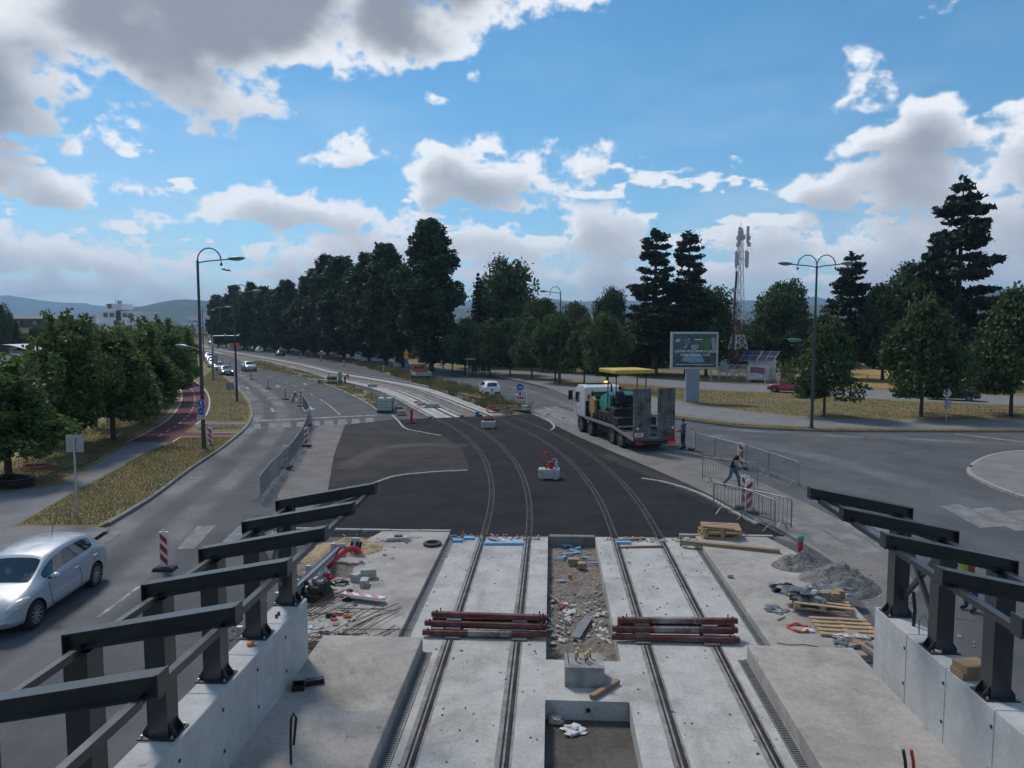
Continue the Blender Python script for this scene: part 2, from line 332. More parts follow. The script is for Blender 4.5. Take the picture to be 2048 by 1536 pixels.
def spline(pts, n=6, closed=False):
    """Catmull-Rom through 2-D/3-D points"""
    P = [Vector(p) for p in pts]; out = []; N = len(P)
    for i in range(N if closed else N - 1):
        p0, p1, p2, p3 = (P[(i - 1) % N], P[i], P[(i + 1) % N], P[(i + 2) % N]) if closed else (P[max(i - 1, 0)], P[i], P[i + 1], P[min(i + 2, N - 1)])
        for k in range(n):
            t = k / n; out.append(.5 * ((2 * p1) + (p2 - p0) * t + (2 * p0 - 5 * p1 + 4 * p2 - p3) * t * t + (3 * p1 - p0 - 3 * p2 + p3) * t ** 3))
    if not closed: out.append(P[-1])
    return out
def GP(pix, z=0.0, smooth=0):
    p = [G(x, y, z) for x, y in pix]
    return spline(p, smooth) if smooth else p
def offset(pts, d):
    """polyline moved d to its left"""
    out = []; N = len(pts)
    for i, p in enumerate(pts):
        t = Vector(pts[min(i + 1, N - 1)]) - Vector(pts[max(i - 1, 0)]); t.z = 0; t.normalize(); out.append(Vector((p[0] - t.y * d, p[1] + t.x * d, p[2])))
    return out
def strip(name, pts, a, b, z, mat, parent=None, kind=None):
    """flat ribbon between offsets a and b of a centre line"""
    L, R = offset(pts, a), offset(pts, b); n = len(pts); m = MB()
    m.add([(p.x, p.y, z) for p in L] + [(p.x, p.y, z) for p in R], [(i, n + i, n + i + 1, i + 1) for i in range(n - 1)])
    return m.build(name, mat, parent, kind=kind)
def sheet(name, poly, z, mat, parent=None, kind=None, z0=None):
    m = MB()
    if z0 is None: m.add([(p[0], p[1], z) for p in poly], [tuple(range(len(poly)))])
    else: m.prism(poly, z0, z, bottom=False)
    o = m.build(name, mat, parent, kind=kind)
    if z0 is None and o.data.polygons[0].normal.z < 0: o.data.flip_normals()
    return o
def resample(pts, step):
    out = [Vector(pts[0])]; acc = 0.0
    for a, b in zip(pts[:-1], pts[1:]):
        a, b = Vector(a), Vector(b); L = (b - a).length; t = step - acc
        while t <= L: out.append(a + (b - a) * (t / L)); t += step
        acc = L - (t - step)
    return out
STONE = {}
def kerb(name, pts, h=.12, w=.16, mat=None, L=1.0, z=0.0, cap=140):
    """row of kerb stones, each a stone of its own"""
    root = bpy.data.objects.new(name, None); COL.objects.link(root); root['kind'] = 'structure'
    key = (round(h, 3), w, mat.name, L)
    if key not in STONE:
        me = MB().box((0, 0, h / 2 - .1), (L - .016, w, h + .2)).mesh('kerb_stone', .012, 2); me.materials.append(mat); STONE[key] = me
    q = resample(pts, L); rest = MB()
    for i, (a, b) in enumerate(zip(q[:-1], q[1:])):
        c = (a + b) / 2; r = atan2(b.y - a.y, b.x - a.x)
        if i < cap:
            o = link('kerb_stone', STONE[key], None, root); o.location = (c.x, c.y, z + random.uniform(-.006, .006)); o.rotation_euler = (0, 0, r)
        else: rest.box((c.x, c.y, z + h / 2 - .1), (L - .02, w, h + .2), r)
    if rest.v: rest.build('far_kerb_stones', mat, root, kind='stuff')
    return root
# ---------------------------------------------------------------- the setting
C = .68                                     # centre line between the two tracks
asph = ground_mat('old_asphalt', (.082, .087, .096), (.108, .113, .122), .18, (.14, .143, .15), .35, big=.11, mid=.45, fine=26, crack=(.22, .012, (.05, .05, .055)), streak=((.15, .152, .158), (1, .12, 1), .35))
fresh = ground_mat('fresh_asphalt', (.017, .018, .021), (.025, .026, .030), .3, (.031, .032, .036), .5, big=.3, mid=.7, fine=30, bump=.008, streak=((.029, .030, .034), (1, .09, 1), .5))
aged = ground_mat('base_course_asphalt', (.032, .032, .034), (.048, .047, .048), .25, (.075, .069, .062), .6, big=.16, mid=.5, fine=28, streak=((.075, .07, .065), (.15, 1, 1), .6))
milled = ground_mat('dusty_milled_asphalt', (.155, .15, .148), (.20, .19, .185), .2, (.24, .225, .205), .6, big=.3, mid=.8, fine=20, crack=(.5, .02, (.07, .07, .07)), streak=((.11, .105, .10), (.2, 1, 1), .5))
grassm = ground_mat('dry_grass', (.15, .135, .065), (.22, .185, .09), .5, (.28, .20, .11), .75, big=.22, mid=.8, fine=9, bump=.03)
fieldm = ground_mat('meadow', (.10, .105, .045), (.15, .14, .07), .4, (.22, .17, .09), .7, big=.03, mid=.3, fine=6, bump=.03)
pavem = ground_mat('grey_pavement', (.175, .175, .18), (.21, .21, .215), .14, (.25, .245, .24), .5, big=.25, mid=.9, fine=24)
redm = ground_mat('red_cycle_path', (.13, .055, .065), (.16, .07, .08), .15, (.20, .09, .09), .4, big=.3, mid=.9, fine=24)
slabm = ground_mat('track_concrete', (.38, .378, .368), (.46, .457, .445), .18, (.27, .26, .245), .8, big=.45, mid=1.6, fine=16, bump=.005, crack=(.35, .006, (.25, .25, .25)), streak=((.27, .26, .245), (1.5, .3, 1), .65))
platm = ground_mat('platform_concrete', (.31, .292, .272), (.385, .365, .34), .18, (.235, .215, .195), .8, big=.5, mid=1.1, fine=18, bump=.006, crack=(.4, .008, (.13, .12, .11)), streak=((.46, .45, .44), (.35, 1.2, 1), .5))
wallm = ground_mat('cast_wall_concrete', (.40, .41, .415), (.48, .49, .495), .08, (.34, .345, .35), .5, big=.6, mid=1.5, fine=14, bump=.003, streak=((.33, .33, .335), (1.2, 1.2, .12), .55))
kerbm = M('kerb_concrete', (.33, .325, .31), .9, .14, 2.0, .004, 30, dirt=(.17, .16, .145), dscale=1.5)
kerbdark = M('kerb_weathered', (.20, .2, .195), .9, .14, 2.0, .004, 30, dirt=(.11, .105, .09), dscale=1.2)
earthm = ground_mat('rubble_earth', (.15, .125, .105), (.21, .18, .155), .45, (.28, .26, .24), .6, big=.8, mid=2.2, fine=9, bump=.03)
paintm = M('road_paint', (.40, .40, .40), .8, .15, 1.2, world=True, dirt=(.13, .13, .135), dscale=2.2, thr=(.46, .56))
paintw = M('road_paint_faint', (.205, .205, .21), .85, .15, 1.2, world=True, dirt=(.13, .13, .135), dscale=1.3, thr=(.44, .58))
railm = M('rail_steel', (.026, .025, .026), .8, .3, 1.5, world=True, col2=(.05, .042, .037), spec=.1)
groovem = M('rail_groove', (.035, .033, .032), .9, .2, 3, world=True)
groutm = ground_mat('rail_grout', (.20, .20, .205), (.29, .29, .295), .35, (.11, .105, .10), .6, big=1.1, mid=3, fine=20, bump=.006)
steelm = M('galvanised_steel', (.42, .43, .44), .45, .1, 6, metal=.75)
# one ground sheet to the horizon, open only where the pit between the tracks is dug
hx0, hx1, hy0, hy1 = C - .765, C + .765, 3.0, 22.66
BIG = 9000
m = MB()
xs, ys = [-BIG, hx0, hx1, BIG], [-BIG, hy0, hy1, BIG]
m.add([(x, y, -.03) for y in ys for x in xs], [(j * 4 + i, j * 4 + i + 1, j * 4 + i + 5, j * 4 + i + 4) for j in range(3) for i in range(3) if not (i == 1 and j == 1)])
ground = m.build('ground', fieldm); stru(ground)
# carriageways: one outline along the kerbs of both sides
KL = [(215, 1052), (300, 1000), (380, 940), (440, 900), (480, 868), (497, 850), (504, 830), (500, 810), (488, 790), (468, 768), (445, 748), (430, 732), (420, 718), (412, 704), (404, 692)]
KR = [(470, 687), (560, 696), (620, 702.5), (700, 712), (800, 727), (880, 738), (960, 749), (1040, 763), (1100, 778), (1150, 798), (1230, 818), (1350, 838), (1420, 848), (1500, 857), (1640, 863), (1850, 864), (2048, 864), (2500, 862)]
kl = GP(KL, 0, 4); kr = GP(KR, 0, 4)
kl_near = [Vector((-15.2, -12, 0)), Vector((-15.1, 19, 0))]
road = sheet('road', kl_near + kl + kr + [Vector((75, 46, 0)), Vector((75, -12, 0)), Vector((C + 4.04, -12, 0)), Vector((C + 4.04, 22.78, 0)), Vector((C - 4.04, 22.78, 0)), Vector((C - 4.04, -12, 0))], 0, asph, z0=-.4); stru(road)
lawn = sheet('verge_beside_cycle_path', [Vector((-15.2, -12, 0)), Vector((-15.1, 19, 0))] + kl + [Vector((-170, 300, 0)), Vector((-420, 300, 0)), Vector((-420, -12, 0))], .115, grassm, z0=-.2); stru(lawn)
lawn_r = sheet('lawn_beyond_junction', kr + [Vector((75, 46, 0)), Vector((420, 46, 0)), Vector((420, 420, 0)), Vector((-140, 420, 0))], .115, grassm, z0=-.2); stru(lawn_r)
def overlay(name, pix, z, mat, parent=None, sm=0):
    o = sheet(name, GP(pix, z, sm), z, mat, parent)
    if not parent: stru(o)
    return o
foot = overlay('footpath_left', [(-300, 1130), (-300, 985), (0, 985), (110, 972), (190, 930), (262, 884), (345, 883), (300, 900), (240, 933), (130, 993), (28, 1052), (195, 1054), (218, 1056), (165, 1092), (0, 1168)], .121, pavem)
overlay('footpath_crossing', [(404, 845), (491, 846), (489, 855), (388, 855)], .121, pavem)
cyc_l = [(254, 884), (300, 862), (338, 837), (358, 812), (364, 790), (357, 773), (345, 760), (330, 748)]
cyc_r = [(365, 748), (383, 758), (396, 768), (414, 788), (417, 811), (407, 834), (371, 863)]
pl = GP(cyc_l, .125, 4); pr = GP(cyc_r, .125, 4)
cyc = sheet('cycle_path', pl + pr + GP([(470, 865), (458, 872), (362, 873), (345, 884)], .125), .125, redm); stru(cyc)
whitem = M('path_line_paint', (.50, .48, .47), .8, .12, 2, world=True, dirt=(.3, .25, .25), dscale=2)
strip('edge_line', pl, -.06, .06, .130, whitem, cyc); strip('edge_line', pr[:-2], .0, .14, .130, whitem, cyc)
strip('edge_line', GP([(371, 864), (470, 865)], .13), -.06, .06, .131, whitem, cyc); strip('edge_line', GP([(345, 884), (362, 873), (458, 872)], .13), -.06, .06, .131, whitem, cyc)
mid = resample([(Vector(a) + Vector(b)) / 2 for a, b in zip(resample(pl, .5), resample(pr[::-1], .5))], .5)
for i in range(0, len(mid) - 2, 4): strip('dash', mid[i:i + 3], -.05, .05, .130, whitem, cyc)
# kerbs
kerb('kerb_left_verge', kl[:len(kl) - 8], .13, .16, kerbdark, cap=120)
kerb('kerb_junction', [p for p in kr if p.y < 130][::1], .13, .16, kerbdark, cap=150)
sheet('pavement_beyond_road', GP([(560, 695.5), (620, 702), (700, 711), (800, 726), (880, 737), (960, 748), (1040, 762), (1100, 776), (1150, 795), (1230, 813), (1350, 829), (1420, 838), (1500, 846), (1620, 853), (1800, 857), (2048, 856), (2500, 855), (2500, 838), (2048, 838), (1750, 840), (1620, 835), (1500, 825), (1430, 815), (1330, 800), (1250, 787), (1180, 775), (1100, 763), (1040, 754), (960, 742), (880, 732), (800, 722), (700, 708), (620, 700), (560, 694)], .121), .121, pavem)['kind'] = 'structure'
sheet('side_road', GP([(2500, 825), (2048, 811), (1800, 800), (1600, 788), (1400, 778), (1250, 766), (1150, 760), (1060, 752), (1000, 745), (950, 738), (950, 733), (1000, 738), (1050, 742), (1150, 748), (1250, 752), (1400, 763), (1480, 768), (1640, 774), (1800, 783), (2048, 794), (2500, 805)], .123), .123, pavem)['kind'] = 'structure'
strawm = ground_mat('straw_field', (.30, .20, .08), (.36, .25, .11), .3, (.25, .17, .07), .5, big=.05, mid=.4, fine=5, bump=.05)
sheet('straw_field', GP([(1555, 762), (1700, 770), (1830, 780), (2100, 790), (2100, 735), (1555, 728)], .119), .119, strawm)['kind'] = 'structure'
# traffic island, right
isl = spline([G(x, y, 0) for x, y in [(1942, 940), (1962, 962), (2060, 1000), (2200, 1020), (2200, 905), (2060, 905), (1985, 915)]], 6, True)
sheet('traffic_island', isl, .12, pavem, z0=-.1)['kind'] = 'structure'
kerb('kerb_traffic_island', offset(isl + isl[:1], -.08), .13, .16, kerbm, L=.8)
# worn and new surfacing
overlay('milled_strip_left', [(690, 849), (668, 910), (655, 985), (600, 1040), (545, 1060), (556, 990), (600, 905), (626, 862), (640, 850)], .006, milled)
overlay('milled_strip_right', [(1072, 822), (1110, 812), (1200, 842), (1300, 888), (1392, 905), (1500, 955), (1600, 1000), (1700, 1050), (1790, 1110), (1840, 1180), (1760, 1250), (1640, 1100), (1560, 1078), (1300, 950), (1120, 860)], .006, milled)
overlay('fresh_asphalt', [(690, 850), (785, 839), (880, 836), (1010, 833), (1065, 829), (1110, 850), (1160, 875), (1230, 905), (1300, 935), (1380, 970), (1440, 1000), (1500, 1035), (1545, 1060), (1570, 1072), (560, 1072), (600, 1040), (640, 1010), (655, 985), (668, 910)], .02, fresh)
overlay('base_course_patch', [(690, 851), (785, 840), (812, 861), (893, 875), (925, 900), (940, 941), (850, 945), (790, 952), (745, 968), (656, 984), (669, 910)], .024, aged)
# ---- centre line of the tram tracks
CL = [Vector((C, y, 0)) for y in (2, 8, 15, 20)]
for k in range(9):
    a = radians(24.9) * k / 8; CL.append(Vector((C - 72.6 * (1 - cos(a)), 23 + 72.6 * sin(a), 0)))
CL += [G(797, 776), G(645, 747), G(575, 729), G(500, 714), G(440, 703), G(406, 696), G(392, 690)]
CL = spline(CL, 6)
far_i = next(i for i, p in enumerate(CL) if p.y > 53.8)
near_CL, far_CL = [p for p in CL if p.y < 53.9], CL[far_i - 1:]
slab_far = strip('tram_slab_distant', far_CL, 3.25, -3.25, .03, slabm); stru(slab_far)
strip('centre_gravel', far_CL, .62, -.62, .034, earthm, slab_far)
strip('grey_seam', far_CL, 2.15, 2.05, .034, groutm, slab_far); strip('grey_seam', far_CL, -2.05, -2.15, .034, groutm, slab_far)
for s in (3.2, -3.2, .75, -.75):           # low upstand edges along the slab
    L, R = offset(far_CL, s + .11), offset(far_CL, s - .11); mm = MB(); n = len(L)
    mm.add([(p.x, p.y, .02) for p in L] + [(p.x, p.y, .16) for p in L] + [(p.x, p.y, .16) for p in R] + [(p.x, p.y, .02) for p in R], [(j * n + i, (j + 1) * n + i, (j + 1) * n + i + 1, j * n + i + 1) for j in range(3) for i in range(n - 1)]); mm.build('slab_upstand', kerbm, slab_far)
track = bpy.data.objects.new('tram_track', None); COL.objects.link(track); stru(track)
def rail_mesh(pts, d, z):
    """grooved rail: running head, groove, lip"""
    m = MB(); prof = [(-.075, -.02), (-.075, .0), (-.068, .008), (-.012, .008), (-.006, .0), (-.006, -.02), (.034, -.02), (.034, .002), (.065, .002), (.07, -.02)]
    base = offset(pts, d); k = len(prof); n = len(base)
    for j, (o, h) in enumerate(prof):
        for p in offset(base, o): m.v.append((p.x, p.y, z + h))
    for j in range(k - 1):
        for i in range(n - 1): m.f.append((j * n + i, (j + 1) * n + i, (j + 1) * n + i + 1, j * n + i + 1))
    return m
asp_CL = [Vector((C, 22.7, 0))] + [p for p in CL if 23 < p.y < 53.7]
st_CL = [Vector((C, y, 0)) for y in (3, 8, 13, 18, 22.7)]
graym = M('rail_joint_filler', (.022, .023, .026), .95, .25, 2, world=True, dirt=(.05, .05, .052), dscale=3, spec=.05)
sealm = M('joint_seal_grey', (.085, .085, .09), .8, .25, 2, world=True, dirt=(.06, .06, .06), dscale=2)
for d in (2.865, 1.395, -1.395, -2.865):
    rail_mesh(asp_CL, d, .026).build('rail', railm, track); strip('joint_filler', asp_CL, d + .10, d - .09, .0245, graym, track); strip('joint_seal', asp_CL, d + .115, d + .085, .028, sealm, track); strip('joint_seal', asp_CL, d - .08, d - .105, .028, sealm, track)
    rail_mesh(st_CL, d, .012).build('rail', railm, track); strip('grout_bed', st_CL, d + .15, d - .12, .004, groutm, track)
    rail_mesh(far_CL, d, .05).build('rail', railm, track); strip('joint_filler', far_CL, d + .1, d - .1, .038, groovem, track)
# kerb lines set in the asphalt
for nm, pix, cl in (('kerb_inset_a', [(785, 831), (797, 843), (812, 858), (845, 865), (893, 874)], 0), ('kerb_inset_b', [(715, 978), (745, 968), (790, 953), (850, 946), (938, 941)], 0), ('kerb_inset_c', [(1068, 828), (1095, 840), (1107, 850), (1108, 857), (1099, 862)], 0), ('kerb_inset_d', [(1283, 957), (1330, 965), (1400, 987), (1470, 1025), (1530, 1056)], 0)):
    kerb(nm, GP(pix, .05, 5), .09, .15, kerbm, L=.9, z=.0)
kerb('kerb_asphalt_edge', [Vector((-9.3, 22.92, 0)), Vector((C - 3.4, 22.92, 0))], .10, .16, kerbm); kerb('kerb_asphalt_edge_right', [Vector((C + 3.5, 22.92, 0)), Vector((7.2, 22.92, 0))], .10, .16, kerbm)
kerb('kerb_asphalt_edge_middle', [Vector((C - .72, 22.80, 0)), Vector((C + .76, 22.80, 0))], .03, .16, kerbdark, L=.74)
kerb('kerb_site_right', GP([(1520, 1040), (1560, 1063), (1610, 1092), (1660, 1124), (1720, 1165)], 0, 4), .12, .16, kerbdark)
# ---- track bed, trench, pit, platforms
bed = bpy.data.objects.new('tram_track_bed', None); COL.objects.link(bed); stru(bed)
MB().bb((C - 4.05, 3, -.6), (C - .765, 22.78, 0)).build('bed_slab', slabm, bed); MB().bb((C + .765, 3, -.6), (C + 4.05, 22.78, 0)).build('bed_slab', slabm, bed)
MB().bb((C - .767, 12.53, -.6), (C + .767, 14.12, -.004)).build('bridge_slab', slabm, bed)
pitm = ground_mat('pit_floor_wet', (.07, .066, .06), (.10, .094, .085), .25, (.14, .13, .115), .5, big=.9, mid=2.0, fine=14, bump=.01, rough=.8)
MB().bb((C - .78, 3, -.7), (C + .78, 12.55, -.37)).build('pit_floor', pitm, bed)
m = MB(); nx, ny = 14, 70; rr = random.Random(3)
for j in range(ny + 1):
    for i in range(nx + 1):
        x = C - .78 + 1.56 * i / nx; y = 14.08 + 8.67 * j / ny; m.v.append((x, y, -.30 + .07 * mnoise.noise((x * 1.3, y * 1.3, 0)) + .04 * mnoise.noise((x * 5, y * 5, 3)) + rr.uniform(-.012, .012)))
m.f = [(j * (nx + 1) + i, j * (nx + 1) + i + 1, (j + 1) * (nx + 1) + i + 1, (j + 1) * (nx + 1) + i) for j in range(ny) for i in range(nx)]
m.build('trench_floor', earthm, bed)
MB().bb((C - .765, 22.66, -.5), (C + .765, 22.72, .03)).build('trench_end_wall', kerbdark, bed)
for sx in (-1, 1):
    nm = 'left' if sx < 0 else 'right'
    p = bpy.data.objects.new('platform_' + nm, None); COL.objects.link(p); stru(p)
    x = lambda d: C + sx * d
    MB().bb((x(3.36), 2, -.1), (x(5.48), 14.36, .30)).build('platform_slab', platm, p, .015)
    o = MB().prism([(x(3.96), 14.362), (x(6.4), 14.362), (x(6.6), 17.0), (x(6.9), 20), (x(6.2), 22.6), (x(3.96), 22.6)][::sx], -.1, .14).build('approach_slab', platm, p, .012)
    gr = M('drain_grate', (.22, .22, .225), .6, .15, 5, metal=.6)
    for (a, b, y0, y1) in ((3.16, 3.34, 3, 14.3), (3.78, 3.94, 14.42, 22.6)):
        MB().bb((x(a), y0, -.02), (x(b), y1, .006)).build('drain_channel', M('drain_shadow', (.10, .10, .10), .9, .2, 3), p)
        g = MB(); y = max(y0, 9.6)
        while y < y1:
            g.box((x((a + b) / 2), y, .012), (abs(b - a), .022, .016)); y += .05
        g.bb((x(a), y0, .006), (x(a + .02), y1, .022)); g.bb((x(b - .02), y0, .006), (x(b), y1, .022)); g.build('grate_bars', gr, p, kind='stuff')
# ---- road markings
def paint(pix, mat=paintm, name='marking', z=.009): return sheet(name, GP(pix, z), z, mat, road)
for a, b, y in ((507, 522, 848), (537, 552, 846.5), (565, 582, 845), (593, 610, 844), (623, 640, 842), (648, 667, 841), (675, 694, 839.5), (703, 720, 838), (730, 748, 836)):
    paint([(a + 1, y), (b - 2, y - .5), (b + 1, y + 9), (a, y + 9.5)], paintw, name='crossing_stripe')
paint([(509, 841), (754, 829.5), (754, 830.8), (509, 842.6)], name='stop_line')
paint([(225, 1061), (249, 1061), (200, 1092), (172, 1094)], paintw, 'crossing_stripe')
for dx in (0, 82, 160): paint([(395 + dx, 1052), (432 + dx, 1051), (388 + dx * .93, 1098), (354 + dx * .93, 1098)], paintw, 'crossing_stripe')
paint([(192, 1234), (200, 1234), (283, 1172), (276, 1172)], paintm, 'lane_line')
for i in range(4):
    a = 1562 + i * 52; paint([(a, 1034 + i * 2), (a + 34, 1032 + i * 2), (a + 140 + i * 12, 1098 + i * 4), (a + 96 + i * 12, 1102 + i * 4)], paintw, 'crossing_stripe')
for i in range(3): paint([(1880 + i * 62, 1012 + 6 * i), (1920 + i * 62, 1008 + 6 * i), (2010 + i * 70, 1052 + 6 * i), (1960 + i * 70, 1056 + 6 * i)], paintw, 'crossing_stripe')
paint([(1905, 868), (1912, 867), (2060, 884), (2060, 887)], paintw, 'lane_line')
lane = spline([G(x, y) for x, y in [(612, 826), (592, 797), (566, 781), (540, 768), (512, 757), (488, 748), (466, 738), (446, 728)]], 8)
strip('lane_line', lane[:9], -.06, .06, .009, paintm, road); ll = resample(lane[9:], .75)
for i in range(0, len(ll) - 4, 8): strip('lane_dash', ll[i:i + 4], -.055, .055, .009, paintm, road)
l2 = spline([G(x, y) for x, y in [(680, 830), (660, 812), (642, 800), (625, 790), (606, 780), (580, 768), (550, 756), (520, 747)]], 8)
strip('lane_line', l2[:14], -.06, .06, .009, paintm, road); ll = resample(l2[14:], .75)
for i in range(0, len(ll) - 4, 8): strip('lane_dash', ll[i:i + 4], -.055, .055, .009, paintm, road)
def arrow(px, py, dirv):
    c = G(px, py); r = atan2(dirv[1], dirv[0]); o = MB().add([(-1.6, -.08, 0), (.4, -.08, 0), (.4, -.35, 0), (1.5, 0, 0), (.4, .35, 0), (.4, .08, 0), (-1.6, .08, 0)], [tuple(range(7))]).build('lane_arrow', paintm, road); o.location = (c.x, c.y, .009); o.rotation_euler = (0, 0, r)
for px, py in ((545, 820), (622, 816), (495, 776), (556, 772), (610, 768)): arrow(px, py, (.42, -.9))
rc = spline([G(x, y) for x, y in [(1120, 830), (1060, 800), (1000, 778), (930, 763), (860, 748), (780, 733), (700, 717), (620, 706)]], 10); ll = resample(rc, 1.5)
for i in range(2, len(ll) - 4, 8): strip('lane_dash', ll[i:i + 3], -.06, .06, .009, paintm, road)
for i in range(4): paint([(1062 + i * 30, 822 - 2 + i * 8), (1082 + i * 30, 818 + i * 8), (1108 + i * 30, 826 + i * 8), (1090 + i * 30, 831 + i * 8)], paintw, 'crossing_stripe')
# polished wheel tracks, a lighter worn band with ragged edges
def wear_mat():
    m = bpy.data.materials.new('polished_wheel_track'); m.use_nodes = True; t = m.node_tree; b = t.nodes['Principled BSDF']; b.inputs['Base Color'].default_value = (.19, .198, .212, 1); b.inputs['Roughness'].default_value = .7
    n = nd(t, 'ShaderNodeTexNoise'); n.inputs['Scale'].default_value = .28; n.inputs['Detail'].default_value = 6; n.inputs['Roughness'].default_value = .65; t.links.new(nd(t, 'ShaderNodeNewGeometry').outputs['Position'], n.inputs['Vector'])
    uv = nd(t, 'ShaderNodeAttribute'); uv.attribute_name = 'edge'; k = mth(t, 'MULTIPLY', mr(t, n.outputs[0], .28, .72, .15, .75), uv.outputs['Fac']); t.links.new(k, b.inputs['Alpha']); return m
WEAR = wear_mat()
def wear(pts, w, name='wheel_track', z=.005, mat=None):
    n = len(pts); cols = [(-w, 0), (-w * .4, 1), (w * .4, 1), (w, 0)]; m = MB(); val = []
    for o, e in cols:
        for p in offset(pts, o): m.v.append((p.x, p.y, z)); val.append(e)
    m.f = [(j * n + i, (j + 1) * n + i, (j + 1) * n + i + 1, j * n + i + 1) for j in range(3) for i in range(n - 1)]
    o = m.build(name, mat or WEAR, road); a = o.data.attributes.new('edge', 'FLOAT', 'POINT'); a.data.foreach_set('value', val); return o
lane_c = spline([(-11.5, 8, 0), (-11.6, 14, 0), G(200, 1150), G(330, 1030), G(420, 960), G(490, 895), G(530, 850), G(538, 820), G(520, 792), G(490, 768), G(462, 748)], 8)
for d in (-1.0, .9): wear(offset(lane_c, d), .75)
rl = spline([G(1200, 830), G(1120, 800), G(1040, 775), G(950, 757), G(850, 742), G(750, 726)], 6)
wear(offset(rl, .5), .9)
wear(spline([G(1420, 870), G(1600, 905), G(1800, 960), G(2048, 1050)], 6), 1.2); wear(spline([G(2048, 890), G(1850, 880), G(1600, 868), G(1420, 856)], 6), 1.0)
DUST = WEAR.copy(); DUST.name = 'dust_on_fresh_asphalt'; DUST.node_tree.nodes['Principled BSDF'].inputs['Base Color'].default_value = (.052, .05, .047, 1)
for pts_, w_ in (([(1490, 1040), (1350, 968), (1200, 908)], .6), ([(690, 940), (760, 900), (860, 890), (930, 895)], 1.0)): wear(spline([G(x, y) for x, y in pts_], 6), w_, 'dust_streak', .0275, DUST)
# median and grass strip beside the distant slab
medm = ground_mat('median_soil', (.19, .165, .12), (.26, .22, .165), .4, (.16, .13, .065), .7, big=.35, mid=1.2, fine=7, bump=.05)
med_in = [(1012, 832), (900, 791), (820, 762), (760, 743), (700, 726), (640, 714), (560, 704), (480, 696)]
med_out = [(480, 693), (540, 699), (620, 707.5), (700, 720), (780, 737), (860, 755), (930, 774), (1000, 796), (1050, 816), (1062, 826)]
median = overlay('median_strip', med_in + med_out, .045, medm)
strip_l = overlay('grass_strip', [(758, 824), (716, 798), (660, 773), (610, 757), (560, 747), (510, 737), (485, 725), (450, 708), (415, 696), (415, 694), (460, 705), (520, 720), (590, 738), (640, 752), (700, 770), (770, 796), (820, 818)], .04, medm)
kerb('kerb_grass_strip', GP([(758, 824), (716, 798), (660, 773), (610, 757), (560, 747), (510, 737)], 0, 5), .12, .16, kerbm)
# ---------------------------------------------------------------- retaining walls and canopy frames
anth = M('anthracite_paint', (.020, .025, .031), .36, .06, 2, spec=.55, dirt=(.045, .048, .052), dscale=1.3, thr=(.5, .75)); anth.node_tree.nodes['Principled BSDF'].inputs['Coat Weight'].default_value = .25; anth.node_tree.nodes['Principled BSDF'].inputs['Coat Roughness'].default_value = .25
boltm = M('zinc_bolt', (.5, .5, .48), .4, .1, 8, metal=.8)
holem = M('tie_hole', (.02, .02, .02), .9)
RW = {}
def retaining_wall(sx):
    t = thing('retaining_wall', 'low cast concrete wall under the %s canopy frame, with formwork tie holes' % ('left' if sx < 0 else 'right'), 'wall', (C + sx * (5.43 if sx < 0 else 5.47), 0, 0), 0, 'concrete walls along the platforms')
    y, i = (13.28 if sx < 0 else 13.45), 0
    while y > 3:
        y0 = max(3, y - 1.22); o = MB().bb((0, y0 + .004, -.1), (sx * .5, y - .004, 1.52)).build('wall_panel', wallm, t, .012); y = y0; i += 1
        for z in (.62, 1.25):
            for yy in (y0 + .06,):
                MB().cyl((-sx * .002, yy, z), .028, .012, 10, 'X').build('tie_hole', holem, t)
    return t
def ibeam(m, a, b, w, h, tf=.016, tw=.012):
    """rolled I-section from a to b"""
    a, b = Vector(a), Vector(b); x = (b - a).normalized(); y = Vector((0, 0, 1)).cross(x)
    if y.length < .1: y = Vector((0, 1, 0))
    y.normalize(); z = x.cross(y)
    for off_, ww, hh in ((h / 2 - tf / 2, w, tf), (-h / 2 + tf / 2, w, tf), (0, tw, h - 2 * tf - .001)):
        m.bar(a + z * off_, b + z * off_, ww, hh, up=z)
